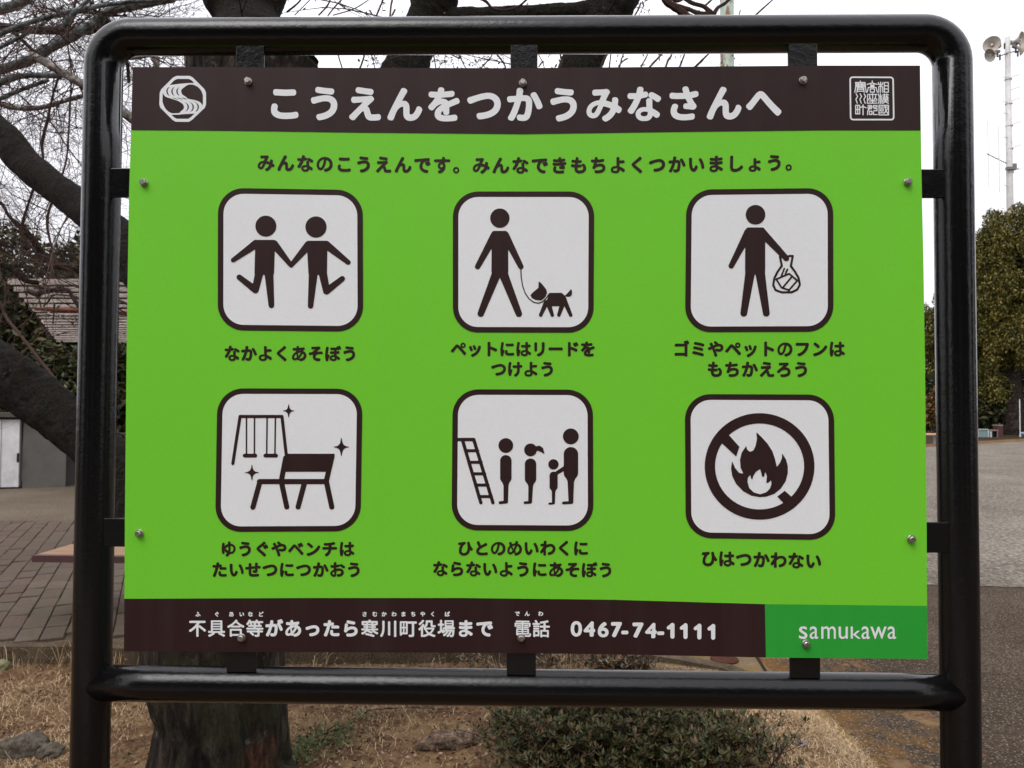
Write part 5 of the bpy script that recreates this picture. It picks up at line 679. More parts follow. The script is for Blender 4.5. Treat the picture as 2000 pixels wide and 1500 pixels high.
# anything outside the island sinks below the ground sheet
V[:, 2] -= np.where(V[:, 0] > 1.9, .05, 0)
I = np.arange(len(gx)*len(gy)).reshape(len(gy), len(gx))
F = np.stack([I[:-1, :-1], I[:-1, 1:], I[1:, 1:], I[1:, :-1]], -1).reshape(-1, 4)
def soil_mix(g, c):
    return g.mix(g.ramp(g.noise(9, 5, .7), [(.45, 0.0), (.6, .8)]), c, (.19, .125, .065, 1))
M_SOIL = ground_mat('verge_soil', [(.3, (.060, .032, .018)), (.7, (.135, .080, .047))], 2.5, 50, .97, None, soil_mix, .012, 1.0)
mesh_np('soil', V, F, M_SOIL, None, True)['kind'] = 'structure'
def poly_in(P, x, y):
    n = len(P); c = False; j = n-1
    for i in range(n):
        if ((P[i][1] > y) != (P[j][1] > y)) and (x < (P[j][0]-P[i][0])*(y-P[i][1])/(P[j][1]-P[i][1])+P[i][0]): c = not c
        j = i
    return c

# brick paving: courses run away to the upper left; each brick stands on its own
M_BRICK = mat('paving_brick', (.15, .09, .08, 1), .9, .2); g = NG(M_BRICK)
c = g.ramp(g.objrand(), [(0, (.080, .055, .043)), (.45, (.105, .072, .058)), (.8, (.090, .070, .056)), (1, (.122, .088, .068))])
c = g.mix(.6, c, g.ramp(g.noise(60, 5, .7), [(.3, (.45, .45, .45)), (.7, (1.5, 1.5, 1.5))]), 'MULTIPLY')
c = g.mix(g.ramp(g.noise(3, 5, .6), [(.40, 0.0), (.62, .85)]), c, g.mix(g.noise(40, 5, .8), (.05, .04, .025), (.125, .10, .068)))
g.color(c); g.bump(g.noise(80, 4), .5, .004)
M_SAND = ground_mat('joint_sand', [(.3, (.060, .045, .031)), (.7, (.12, .094, .064))], 5, 120)
pav_poly = [KERB_ for KERB_ in offs(KERB[:10], .085)]+[gp(1150, 1200), gp(900, 1021), gp(145, 1018), gp(-60, 1018), gp(-900, 1040)]
paving = flat('paving', [pav_poly], .004, M_SAND); paving['kind'] = 'structure'
ang = math.atan2(1, -.50); du = Vector((math.cos(ang), math.sin(ang))); dv = Vector((du.y, -du.x))   # du along the courses
bw, bl, gap = .128, .262, .008
def brick_mesh(name='brick'):
    b = MB(); e = .004; x, y, h = bl/2-.006, bw/2-.0035, .020
    b.add([(-x, -y, 0), (x, -y, 0), (x, y, 0), (-x, y, 0), (-x, -y, h-e), (x, -y, h-e), (x, y, h-e), (-x, y, h-e), (-x+e, -y+e, h), (x-e, -y+e, h), (x-e, y-e, h), (-x+e, y-e, h)],
          [(0, 1, 5, 4), (1, 2, 6, 5), (2, 3, 7, 6), (3, 0, 4, 7), (4, 5, 9, 8), (5, 6, 10, 9), (6, 7, 11, 10), (7, 4, 8, 11), (8, 9, 10, 11)])
    return b
proto = brick_mesh().build('brick', M_BRICK, paving); bme = proto.data
cells = []
for j in range(-70, 40):
    off = random.random()*bl
    for i in range(-40, 60):
        c2 = Vector((-3.0, 6.0))+du*(i*bl+off)+dv*(j*bw)
        if not poly_in(pav_poly, c2.x, c2.y): continue
        if not all(poly_in(pav_poly, *(c2+du*s*.10+dv*t*.05)) for s in (-1, 1) for t in (-1, 1)): continue
        q = Vector((c2.x, c2.y, 0))-CAMP; zc = q.dot(CF); px = 1000+FPX*q.dot(CR)/zc
        seen = (-20 < px < 150) or (212 < px < 252)
        cells.append((not seen, zc, c2))
cells.sort(key=lambda t: (t[0], t[1]))
rest = MB()
for n_, (ns, zc, c2) in enumerate(cells):
    z = .0035+random.uniform(-.004, .004); rz = ang+random.gauss(0, .014)
    if n_ < 299:
        o = proto if n_ == 0 else proto.copy()
        if n_: COL.objects.link(o); o.parent = paving
        o.location = (c2.x, c2.y, z); o.rotation_euler = (random.gauss(0, .018), random.gauss(0, .012), rz)
    else:
        Mx = Matrix.Rotation(rz, 3, 'Z'); b = brick_mesh()
        rest.add([Mx @ Vector(v)+Vector((c2.x, c2.y, z)) for v in b.V], b.F)
if rest.V: tag(rest.build('brick_field', M_BRICK, paving), kind='stuff')
print('bricks', len(cells), sum(1 for c in cells if not c[0]))
# round reddish cover in the gutter
cc = Vector(on_z(1415, 1289, .008)); b = MB()
b.tube([(cc.x, cc.y, .002), (cc.x, cc.y, .016), (cc.x, cc.y, .018)], [.075, .075, .07], 28)
M_RUSTC = ground_mat('red_brown_cover', [(.3, (.055, .022, .016)), (.7, (.085, .035, .026))], 9, 130)
tag(b.build('drain_cover', M_RUSTC), 'round red-brown drain cover set in the stained gutter behind the board', 'drain cover')

# ------------------------------------------------------------------ cherry tree behind the board
BARK = bark('mossy_bark', (.0045, .0035, .003, 1), (.014, .0105, .0085, 1), (.010, .009, .005, 1), 2.4, .03)
def limb_disp(amp, f):
    def d(p, a): return amp*noise.noise(p*f)+amp*.6*noise.noise(p*f*2.7)+amp*.45*noise.noise(p*f*7)+amp*.3*abs(noise.noise(p*f*15))
    return d
def P3(px, py, dy): return on_y(px, py, dy)
def limb(name, pts, parent, mt, n=20, seg=6, amp=.10, f=7, cap=True):
    """pts: (px, py, depth Y, radius in photo px)"""
    Q = []
    for px, py, Y, r in pts:
        p = P3(px, py, Y); Q.append((p.x, p.y, p.z, r*((p-CAMP).dot(CF))/FPX))
    C = catmull(Q, seg); b = MB()
    b.tube([c[:3] for c in C], [c[3] for c in C], n, cap, limb_disp(amp, f))
    return b.build(name, mt, parent, True), C
cherry = empty('cherry_tree', on_z(430, 1600, -.07), 'old mossy cherry tree standing behind the board, its thick limbs spreading behind the frame', 'tree')
# trunk with fluted roots and a rotten hollow
tb = []
for px, py, Y, r in [(438, 1700, 1.62, 190), (438, 1590, 1.62, 160), (436, 1500, 1.62, 137), (440, 1440, 1.62, 130), (442, 1375, 1.62, 125), (424, 1290, 1.62, 130), (420, 1150, 1.63, 128), (425, 1000, 1.65, 125), (440, 850, 1.7, 125), (455, 700, 1.72, 120), (470, 500, 1.75, 115), (492, 300, 1.78, 118), (498, 130, 1.8, 122)]:
    p = P3(px, py, Y); tb.append((p.x, p.y, p.z, r*((p-CAMP).dot(CF))/FPX))
TC = catmull(tb, 14); hol = P3(500, 1452, 1.36)
def trunk_disp(p, a):
    low = max(0, min(1, (1.0-p.z)/1.0))
    d = .018*noise.noise(p*5)+.035*noise.noise(Vector((math.cos(a)*5, math.sin(a)*5, p.z*2.2)))+.03*noise.noise(Vector((math.cos(a)*14, math.sin(a)*14, p.z*9)))
    d += .025*low*math.sin(a*5+2*noise.noise((a, p.z*2, 0)))
    q = Vector(((p.x-hol.x)/.085, (p.y-hol.y)/.35, (p.z-hol.z)/.22)); d -= .30*math.exp(-q.length_squared*1.2)
    cr = p.x-(hol.x+.085+.25*(p.z-hol.z)); d -= .16*math.exp(-(cr/.018)**2)*(1 if hol.z-.25 < p.z < hol.z+.20 else 0)
    return d
b = MB(); b.tube([c[:3] for c in TC], [c[3] for c in TC], 150, True, trunk_disp)
TBARK = mat('trunk_bark', (.05, .04, .03, 1), .92, .15); g = NG(TBARK)
vec = g.map((1, 1, .28))
n1 = g.noise(22, 7, .7, vec, .5); n2 = g.noise(80, 5, .65, vec)
c = g.ramp(n1, [(.38, (.006, .0045, .0035)), (.52, (.026, .019, .015)), (.68, (.095, .075, .06))])
c = g.mix(g.ramp(g.noise(6, 5, .6), [(.48, 0.0), (.6, .7)]), c, g.ramp(n2, [(.3, (.018, .020, .010)), (.7, (.050, .050, .026))]))
c = g.mix(g.ramp(g.noise(17, 3, .5), [(.64, 0.0), (.70, .6)]), c, (.15, .16, .14, 1))       # lichen
xyz = g.xyz()
def near(axis, v, s): return g.math('MULTIPLY', g.math('SUBTRACT', axis, v), 1/s)
ex_, ez_ = near(xyz[0], hol.x-.045, .05), near(xyz[2], hol.z-.13, .085)
dd = g.math('ADD', g.math('MULTIPLY', ex_, ex_), g.math('MULTIPLY', ez_, ez_))
dd = g.math('ADD', dd, g.math('MULTIPLY', g.math('SUBTRACT', n1, .5), 5.0))
wood = g.ramp(g.noise(40, 5, .6, g.map((1.6, 1, .14))), [(.3, (.015, .008, .005)), (.5, (.040, .020, .012)), (.72, (.12, .055, .030))])
front = g.math('LESS_THAN', xyz[1], 1.62)
c = g.mix(g.math('MULTIPLY', g.ramp(dd, [(.35, 1.0), (1.2, 0.0)]), front), c, wood)
g.color(c); g.bump(g.math('ADD', n1, g.math('MULTIPLY', n2, .6)), 1.0, .03)
b.build('trunk', TBARK, cherry, True)
LIMBS = {
 'A': [(-420, 520, 2.6, 46), (-150, 640, 2.3, 50), (0, 727, 2.1, 50), (70, 778, 2.05, 47), (145, 838, 1.98, 44), (200, 886, 1.92, 46), (250, 935, 1.87, 52), (320, 1030, 1.8, 70), (400, 1180, 1.7, 95)],
 'B': [(-320, 60, 2.9, 24), (-120, 165, 2.7, 27), (0, 262, 2.5, 29), (60, 328, 2.4, 29), (155, 402, 2.25, 31), (240, 470, 2.1, 38), (330, 600, 1.95, 55), (420, 820, 1.8, 90)],
 'C': [(498, 130, 1.8, 122), (492, 95, 1.8, 92), (485, 55, 1.82, 62), (482, 30, 1.84, 58), (478, 0, 1.86, 76), (470, -80, 1.9, 95), (460, -260, 2.0, 80), (440, -600, 2.3, 50)],
 'D': [(500, 780, 1.78, 100), (660, 520, 1.9, 85), (745, 300, 2.0, 60), (798, 120, 2.1, 43), (822, 70, 2.12, 42), (845, 20, 2.14, 43), (850, -60, 2.16, 50), (870, -300, 2.3, 45), (920, -700, 2.6, 30)],
 'E': [(845, 40, 2.14, 26), (900, 38, 2.13, 22), (960, 36, 2.12, 21), (1030, 33, 2.12, 21), (1100, 30, 2.12, 22), (1180, 24, 2.12, 26)],
 'F': [(520, 860, 1.78, 95), (760, 720, 1.88, 80), (950, 520, 1.97, 62), (1080, 300, 2.05, 48), (1137, 120, 2.12, 40), (1165, 65, 2.13, 40), (1198, 5, 2.14, 42), (1235, -80, 2.16, 42), (1330, -300, 2.3, 35), (1450, -700, 2.6, 24)],
 'G': [(560, 330, 1.9, 60), (600, 160, 2.1, 28), (560, 100, 2.15, 26), (520, 40, 2.2, 24)],
}
CURV = {}
for k, L in LIMBS.items():
    _, CURV[k] = limb('limb', L, cherry, BARK, 56, 22, .10 if k != 'C' else .06, 7)
TWIG = mat('twig_bark', (.055, .032, .028, 1), .85, .2); g = NG(TWIG)
g.color(g.ramp(g.island(), [(0, (.020, .012, .010)), (.5, (.050, .026, .022)), (.8, (.08, .046, .036)), (1, (.11, .085, .07))]))
GREYB = bark('grey_bark', (.10, .09, .08, 1), (.20, .18, .165, 1), None, 1.5, .006)
TEALB = bark('lichen_bark', (.045, .050, .048, 1), (.13, .15, .15, 1), None, 1.5, .006)
def grow(mb, p, d, L, r, lvl, bend=.35, n=3, bud=False, down=0.0):
    """one twig and its side twigs, added to mb"""
    steps = 6 if lvl > 1 else 5; pts = [p.copy()]; dirs = []
    d = d.normalized()
    for i in range(steps):
        d = (d+Vector((random.gauss(0, bend), random.gauss(0, bend), random.gauss(0, bend)-down))*.55).normalized()
        pts.append(pts[-1]+d*(L/steps)); dirs.append(d.copy())
    rr = [r*(1-.75*i/steps) for i in range(steps+1)]
    mb.tube(pts, rr, n if r > .002 else 3, False)
    if bud:
        for i in range(2, steps+1, 1):
            q = pts[i]; s = .0035+.002*random.random(); o = Vector((random.gauss(0, 1), random.gauss(0, 1), random.gauss(0, 1))).normalized()
            mb.tube([q, q+o*s*1.6, q+o*s*3.6], [r*.5, s*.7, s*.1], 4, False)
    if lvl > 0:
        for k in range(random.randint(3, 5)):
            i = random.randint(1, steps); dd = (dirs[min(i, steps-1)]+Vector((random.gauss(0, 1), random.gauss(0, 1), random.gauss(0, 1)))*.75).normalized()
            grow(mb, pts[i], dd, L*random.uniform(.4, .75), max(rr[min(i, steps)]*.7, .0011), lvl-1, bend, n, bud, down)
tw = MB()
for k, cnt in (('C', 9), ('D', 8), ('F', 9), ('B', 8)):
    C = CURV[k]
    for i in range(cnt):
        c = C[random.randint(4, len(C)-4)]; dr = Vector((random.gauss(0, 1), random.gauss(0, .7), random.gauss(.2, .8))).normalized()
        grow(tw, Vector(c[:3])+dr*c[3]*.8, dr, random.uniform(.5, 1.0), .004, 2, .25, 4, True)
# twigs placed from what stands between tube and board, and above the tube
def ptube(mb, pts, Y, n=5, knob=False):
    Q = []
    for q in pts:
        yy = Y if len(q) < 4 else q[3]
        p = P3(q[0], q[1], yy); Q.append((p.x, p.y, p.z, q[2]*((p-CAMP).dot(CF))/FPX))
    C = catmull(Q, 5); mb.tube([c[:3] for c in C], [c[3]*(1+(.35*max(0, noise.noise(Vector(c[:3])*60)) if knob else 0)) for c in C], n, True)
    return C
for P in [[(1288, -40, 8), (1300, 0, 7.5), (1318, 14, 7), (1340, 30, 7), (1380, 60, 7)], [(1322, 12, 5), (1345, 18, 4), (1365, 26, 4.5), (1390, 27, 4)],
          [(1335, -5, 4), (1352, 6, 4), (1375, 13, 4), (1392, 27, 5), (1402, 15, 3.5), (1418, 5, 3), (1430, -10, 3)], [(1375, 13, 2.5), (1385, 4, 2), (1396, -6, 2)],
          [(1310, -4, 3), (1325, 2, 3), (1345, -10, 2)], [(900, -20, 4), (945, 0, 3), (962, 16, 2.5), (985, 20, 2), (1010, 14, 2), (1030, -2, 2)]]:
    ptube(tw, P, 2.0, 6, True)
for P in [[(1252, 131, 1.5), (1258, 120, 1.5), (1265, 106, 1.4), (1285, 60, 1.3)], [(1210, 132, 1.5), (1216, 110, 1.4), (1230, 70, 1.2)], [(1268, 132, 2), (1280, 119, 2), (1292, 106, 1.8), (1330, 60, 1.5)], [(1300, 132, 2), (1305, 118, 2.2), (1312, 106, 1.8), (1325, 60, 1.6), (1352, 28, 1.5)],
          [(1327, 132, 1.8), (1337, 106, 1.6), (1352, 60, 1.4), (1366, 20, 1.2)], [(1356, 132, 2), (1368, 121, 2.4), (1383, 106, 1.6), (1430, 62, 1.2), (1446, 20, 1.2)], [(1475, 30, 1.8), (1495, 12, 1.6), (1512, -3, 1.2)],
          [(1190, 132, 1.4), (1193, 106, 1.3)], [(1174, 132, 1.4), (1185, 106, 1.6), (1240, 30, 1.8), (1252, 5, 1.6)], [(1208, 130, 1.6), (1216, 120, 1.6), (1226, 114, 1.4)], [(1052, 131, 1.4), (1058, 122, 1.6)], [(1093, 132, 1.8), (1097, 122, 2), (1095, 110, 1.6), (1088, 60, 1.4)],
          [(970, 106, 1.5), (980, 118, 1.8), (988, 132, 1.5)], [(940, 132, 1.3), (955, 116, 1.4), (962, 106, 1.2)], [(880, 106, 1.4), (898, 114, 1.3), (895, 108, 1)], [(898, 108, 1.4), (903, 120, 1.2), (908, 131, 1)], [(660, 106, 1.5), (664, 120, 1.5), (668, 132, 1.3)],
          [(712, 106, 1.6), (708, 120, 1.8), (703, 133, 1.6)], [(702, 120, 1.8), (700, 116, 2.2)], [(725, 106, 1), (732, 132, 1)], [(760, 108, 1), (745, 125, 1)],
          [(622, 30, 1.6), (640, 10, 1.6), (648, -10, 1.4)], [(640, 31, 1.4), (655, 12, 1.5), (675, -8, 1.4)], [(650, 30, 1.2), (690, 18, 1.2), (720, 0, 1)], [(735, 31, 1.8), (744, 10, 1.6), (750, -8, 1.4)], [(762, 32, 2.2), (764, 10, 2), (768, -6, 1.8)], [(766, 30, 1.6), (772, 18, 1.6)], [(728, 30, 1.4), (722, 20, 2)], [(560, 24, 2), (580, 8, 1.8), (592, -6, 1.6)], [(575, 30, 1), (610, -5, 1)]]:
    ptube(tw, P, 2.0, 5, True)
tag(tw.build('twigs', TWIG, cherry), kind='stuff')

# ------------------------------------------------------------------ bare tree further back at the upper left, and its tangle
bare = empty('bare_tree', (-5.2, 4.6, 0), 'leafless tree with lichen-grey branches and a tangle of red-brown twigs at the upper left', 'tree')
b = MB(); b.tube([(-5.2, 4.6, -.05), (-5.15, 4.6, 1.0), (-5.0, 4.55, 2.2), (-4.6, 4.5, 3.2), (-4.2, 4.4, 4.4)], [.20, .16, .13, .10, .05], 16, True, limb_disp(.08, 6)); b.build('trunk', BARK, bare, True)
BR = [  # (points, material)
 ([(-300, 150, 9), (-60, 90, 6), (0, 66, 5), (70, 40, 4.6), (150, 20, 4.2), (240, 5, 4), (330, -1, 3.6), (430, -10, 3)], 'T'),
 ([(-120, 150, 4), (0, 92, 4), (60, 62, 3.2), (90, 42, 3), (120, 14, 2)], 'T'),
 ([(-200, 190, 10), (0, 136, 9), (60, 116, 9), (100, 92, 9), (135, 74, 9), (180, 48, 8.5), (215, 22, 8.5), (270, 10, 8), (340, -3, 7)], 'T'),
 ([(-100, 40, 9), (0, 52, 8), (50, 58, 8), (110, 60, 8), (170, 60, 8), (215, 42, 7)], 'B'),
 ([(-80, 40, 10), (0, 18, 10), (30, 10, 9), (60, -6, 8)], 'T'),
 ([(60, 108, 8), (85, 120, 7.5), (112, 136, 7.5), (140, 152, 8), (175, 172, 8), (215, 195, 8), (250, 226, 9), (300, 260, 10)], 'G'),
 ([(-80, 190, 6), (0, 162, 6), (40, 149, 5.5), (80, 147, 5.5), (118, 148, 6)], 'T'),
 ([(-60, 215, 4), (0, 193, 4), (40, 176, 4), (95, 156, 3.5)], 'T'),
 ([(-60, 190, 5), (0, 202, 5), (30, 211, 5), (80, 210, 4.5), (130, 196, 4), (165, 186, 4), (230, 170, 3)], 'G'),
 ([(-50, 100, 2.5), (5, 156, 2.4), (60, 205, 2.4), (100, 240, 2.4), (130, 285, 2.2), (160, 325, 2), (200, 380, 2)], 'R'),
 ([(150, -10, 3), (140, 40, 3), (132, 80, 2.6), (139, 140, 2.4), (137, 200, 2.8), (134, 260, 2.6), (128, 320, 2.8), (105, 385, 3.6), (92, 430, 4), (100, 480, 3.4), (112, 520, 3)], 'R'),
 ([(120, 130, 3), (102, 190, 3), (94, 230, 4), (82, 280, 4.5), (84, 310, 3.6), (72, 350, 3.6), (55, 400, 4), (42, 450, 4), (60, 480, 4.5), (90, 510, 4), (140, 528, 4)], 'R'),
 ([(200, 0, 2), (192, 25, 2.4), (180, 12, 2)], 'R'), ([(60, 0, 1.6), (88, 32, 2), (70, -5, 1)], 'R'),
 ([(-40, 400, 3), (0, 396, 3), (20, 425, 3.4), (60, 462, 6), (85, 500, 7), (120, 520, 6), (160, 530, 5), (240, 548, 4)], 'B'),
 ([(-60, 470, 5), (0, 512, 4.5), (30, 532, 4.5), (50, 548, 5), (75, 552, 4)], 'B'),
 ([(235, 100, 5), (255, 112, 5), (300, 106, 4)], 'G'), ([(300, 106, 6), (306, 118, 6), (303, 140, 6)], 'G'), ([(362, 106, 4), (366, 135, 4)], 'G'),
 ([(240, 98, 3), (248, 120, 3.5), (252, 160, 3)], 'B'), ([(120, 60, 5), (140, 30, 5), (160, 12, 4), (178, -5, 4)], 'T'), ([(25, 60, 4), (50, 85, 3.6), (75, 110, 3)], 'B'), ([(178, 5, 4), (190, 30, 4), (198, 45, 4)], 'B'),
]
MM = {'T': TEALB, 'G': GREYB, 'B': BARK, 'R': TWIG}; vine = MB(); curves = []
for i, (P, k) in enumerate(BR):
    Y = 3.2+(i % 5)*.45
    C = None
    if k == 'R': C = ptube(vine, [(a_, b_, c_*.62) for a_, b_, c_ in P], Y, 6, True)
    else:
        bb = MB(); C = ptube(bb, P, Y, 8, True); bb.build('branch', MM[k], bare, True)
    curves.append(C)
for C in curves:
    for i in range(14):
        c = C[random.randrange(len(C))]; px_dir = Vector((random.gauss(0, 1), random.gauss(0, .5), random.gauss(-.15, 1))).normalized()
        grow(vine, Vector(c[:3]), px_dir, random.uniform(.35, .95), random.uniform(.0028, .005), 2, .36, 3, False, .05)
for i in range(16):   # fine hanging twigs against the sky
    p = P3(random.uniform(-40, 260), random.uniform(60, 380), random.uniform(3.4, 5.5))
    grow(vine, p, Vector((random.gauss(0, 1), random.gauss(0, .4), random.gauss(-.4, 1))), random.uniform(.5, 1.1), random.uniform(.0022, .0035), 2, .4, 3, False, .04)
for i in range(8):
    p = P3(random.uniform(250, 420), random.uniform(0, 130), random.uniform(3.4, 5.0))
    grow(vine, p, Vector((random.gauss(0, 1), random.gauss(0, .4), random.gauss(0, 1))), random.uniform(.4, .8), .0018, 2, .35, 3, False, 0)
tag(vine.build('twigs', TWIG, bare), kind='stuff')
b = MB(); ptube(b, [(-20, 560, 2.6, 2.4), (0, 592, 2.6, 2.4), (12, 620, 2.8, 2.4), (40, 655, 3, 2.35), (75, 700, 3.2, 2.3), (110, 745, 3.4, 2.25), (145, 790, 3.6, 2.2), (200, 850, 4, 2.05), (230, 905, 4, 1.95)], 2.4, 6, True)
ptube(b, [(42, 655, 2), (45, 640, 1.8), (50, 628, 1.6)], 2.35, 5); b.build('branch', TWIG, cherry, True)

# ------------------------------------------------------------------ foliage
def leaves(name, centers, size, mt, parent, droop=0.0, jitter=.35, asp=.45):
    """diamond-shaped leaf faces, folded along the midrib, around given centres (n,3)"""
    n = len(centers); a = rng.uniform(0, 2*np.pi, n); el = rng.normal(-droop, jitter+.25, n)
    d = np.stack([np.cos(a)*np.cos(el), np.sin(a)*np.cos(el), np.sin(el)], 1)
    u = np.stack([-np.sin(a), np.cos(a), np.zeros(n)], 1); nn = np.cross(d, u); tw_ = rng.uniform(-1, 1, n)[:, None]
    s = u*np.cos(tw_)+nn*np.sin(tw_); L = (size*rng.uniform(.6, 1.3, n))[:, None]
    n2 = np.cross(s, d)
    p0 = centers; p2 = centers+d*L; pm = centers+d*L*.5-n2*L*.07
    V = np.stack([p0, pm+s*L*asp*.5+n2*L*.07, p2, pm-s*L*asp*.5+n2*L*.07], 1).reshape(-1, 3)
    F = np.arange(n*4).reshape(n, 4)
    F = np.concatenate([F[:, [0, 1, 2]], F[:, [0, 2, 3]]])
    o = mesh_np(name, V, F, mt, parent); o['kind'] = 'stuff'; return o
def leaf_mat(name, cols, rough=.5, spec=.3, trans=.15):
    mt = mat(name, cols[0], rough, spec); g = NG(mt)
    k = len(cols); c = g.ramp(g.island(), [(i/(k-1), cc) for i, cc in enumerate(cols)])
    c = g.mix(.5, c, g.ramp(g.noise(1.3, 3), [(.3, (.55, .55, .55)), (.7, (1.5, 1.5, 1.5))]), 'MULTIPLY')
    g.color(c); g.b.inputs['Transmission Weight'].default_value = 0
    return mt
def blob_points(n, c, r, shells=.55, lumps=14, seed=0, cr=.30):
    """points gathered in clumps over an uneven ellipsoid crown"""
    rg = np.random.default_rng(seed); c = np.array(c); r = np.array(r)
    cl = rg.normal(0, 1, (lumps, 3)); cl /= np.linalg.norm(cl, axis=1)[:, None]; cl = cl*(rg.uniform(shells, 1.0, lumps)**.7)[:, None]
    k = rg.integers(0, lumps, n); q = rg.normal(0, 1, (n, 3)); q /= np.linalg.norm(q, axis=1)[:, None]
    q *= (rg.uniform(.25, 1, n)**.5)[:, None]*cr
    return c+(cl[k]*.78+q)*r
M_EVG = leaf_mat('dark_evergreen_leaf', [(.012, .020, .007), (.030, .040, .012), (.055, .055, .018), (.095, .075, .025)], .55)
M_CAM = leaf_mat('olive_leaf', [(.022, .028, .007), (.068, .068, .015), (.135, .115, .026), (.21, .165, .040)], .55, .2)
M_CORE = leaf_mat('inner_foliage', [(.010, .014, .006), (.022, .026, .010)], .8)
TRK = bark('dark_bark', (.008, .006, .005, 1), (.024, .018, .015, 1), None, .5, .05)
def crown_tree(name, label, base, trunk_r, h, crowns, mleaf, nleaf, size, seed, droop=.0, lumps=16, group=None, cr=.30):
    t = empty(name, base, label, 'tree', group); bx, by, bz = base
    b = MB(); b.tube([(bx, by, bz-.2), (bx, by, bz+.4), (bx+.05, by, bz+h*.4), (bx, by, bz+h*.8)], [trunk_r*1.35, trunk_r, trunk_r*.8, trunk_r*.3], 14, True, limb_disp(.08, 2)); 
    for k in range(5):
        a = k*1.3+seed; b.tube([(bx, by, bz+h*(.3+.08*k)), (bx+math.cos(a)*h*.12, by+math.sin(a)*h*.12, bz+h*(.42+.08*k)), (bx+math.cos(a)*h*.26, by+math.sin(a)*h*.26, bz+h*(.5+.09*k))], [trunk_r*.4, trunk_r*.3, trunk_r*.1], 8)
    b.build('trunk', TRK, t, True)
    pts = np.concatenate([blob_points(int(nleaf*f), c, r, .45, lumps, seed+i, cr) for i, (c, r, f) in enumerate(crowns)])
    leaves('crown', pts, size, mleaf, t, droop)
    return t
# evergreens behind the pergola (upper left, about 13 m away)
def at(px, py, Y): p = on_y(px, py, Y); return (p.x, p.y, p.z)
def pxm(n, Y): return n*(Y-CAMP.y)/FPX
Y0 = 13.5
for i, (px, py, rx, rz, lab) in enumerate([(55, 600, 150, 170, 'dark evergreen tree behind the slatted pergola roof at the left edge'), (200, 570, 110, 165, 'dark evergreen tree rising behind the left post of the board'), (-160, 540, 170, 230, 'broad dark evergreen tree beyond the shed on the far left')]):
    x, y, z = at(px, py, Y0+i*.8)
    crown_tree('evergreen_tree', lab, (x, y, 0), .16, z+.6, [((x, y, z), (pxm(rx, Y0), 1.6, pxm(rz, Y0)), .6), ((x+.3, y, z-1.3), (pxm(rx, Y0)*1.1, 1.6, 1.2), .4)], M_EVG, 16000, .17, 20+i, .1, 26)
x, y, z = at(120, 740, 12.0)
t = empty('hedge', (x, y, 0), 'dark green hedge below the pergola roof behind the leaning limb', 'hedge')
leaves('foliage', blob_points(14000, (x+.6, y, 1.55), (3.2, .7, 1.0), .2, 60, 77), .15, M_EVG, t, .1)
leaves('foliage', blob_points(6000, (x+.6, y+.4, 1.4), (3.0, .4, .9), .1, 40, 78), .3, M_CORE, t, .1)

# big evergreen at the right and its neighbours
YR = 36.0
def rt(px, py, Y=YR): return at(px, py, Y)
def tree_px(lab, bpx, Y, tr, crowns, n, size, seed, ml=M_CAM, name='evergreen_tree'):
    x, y, z = at(bpx, 855, Y); cs = []
    for (px, py, rx, rz, f) in crowns:
        cx, cy, cz = at(px, py, Y); cs.append(((cx, cy, cz), (pxm(rx, Y), pxm(min(rx, rz), Y)*.9, pxm(rz, Y)), f))
    h = max(c[0][2]+c[1][2] for c in cs)
    return crown_tree(name, lab, (x, y, 0), tr, h*.8, cs, ml, n, size, seed, .8, 130, None, .15)
T1 = tree_px('large olive-green evergreen tree with drooping leaves and a thick dark trunk at the right edge', 1976, YR, .50, [(1985, 560, 118, 195, .42), (1950, 640, 82, 215, .33), (2060, 620, 110, 190, .25)], 210000, .165, 51)
tree_px('smaller olive evergreen tree seen between the board and its right post', 1860, YR+5, .3, [(1850, 650, 60, 110, .4), (1830, 760, 42, 75, .3), (1880, 700, 60, 110, .3)], 70000, .165, 57)
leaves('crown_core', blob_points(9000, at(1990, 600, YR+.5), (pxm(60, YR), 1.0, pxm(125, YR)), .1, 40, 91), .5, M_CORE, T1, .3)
x, y, z = at(1935, 800, YR+.5)
t = empty('hedge', (x, y, 0), 'dark green hedge under the large tree at the right edge', 'hedge')
leaves('foliage', blob_points(22000, (x, y, 1.6), (5.5, .8, 1.7), .2, 90, 93), .28, leaf_mat('hedge_leaf', [(.014, .022, .008), (.035, .04, .016), (.06, .06, .025)]), t, .2)
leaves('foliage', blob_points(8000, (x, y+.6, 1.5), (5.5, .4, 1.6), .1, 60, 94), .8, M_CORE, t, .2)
x, y, z = at(1835, 775, YR-1)
t = empty('shrub', (x, y, 0), 'low bush with orange-brown leaves behind the far bench', 'shrub')
leaves('foliage', blob_points(5000, (x, y, 1.3), (.9, .5, 1.3), .2, 26, 95), .22, leaf_mat('rusty_leaf', [(.05, .045, .012), (.11, .075, .02), (.20, .09, .03)]), t, .3)
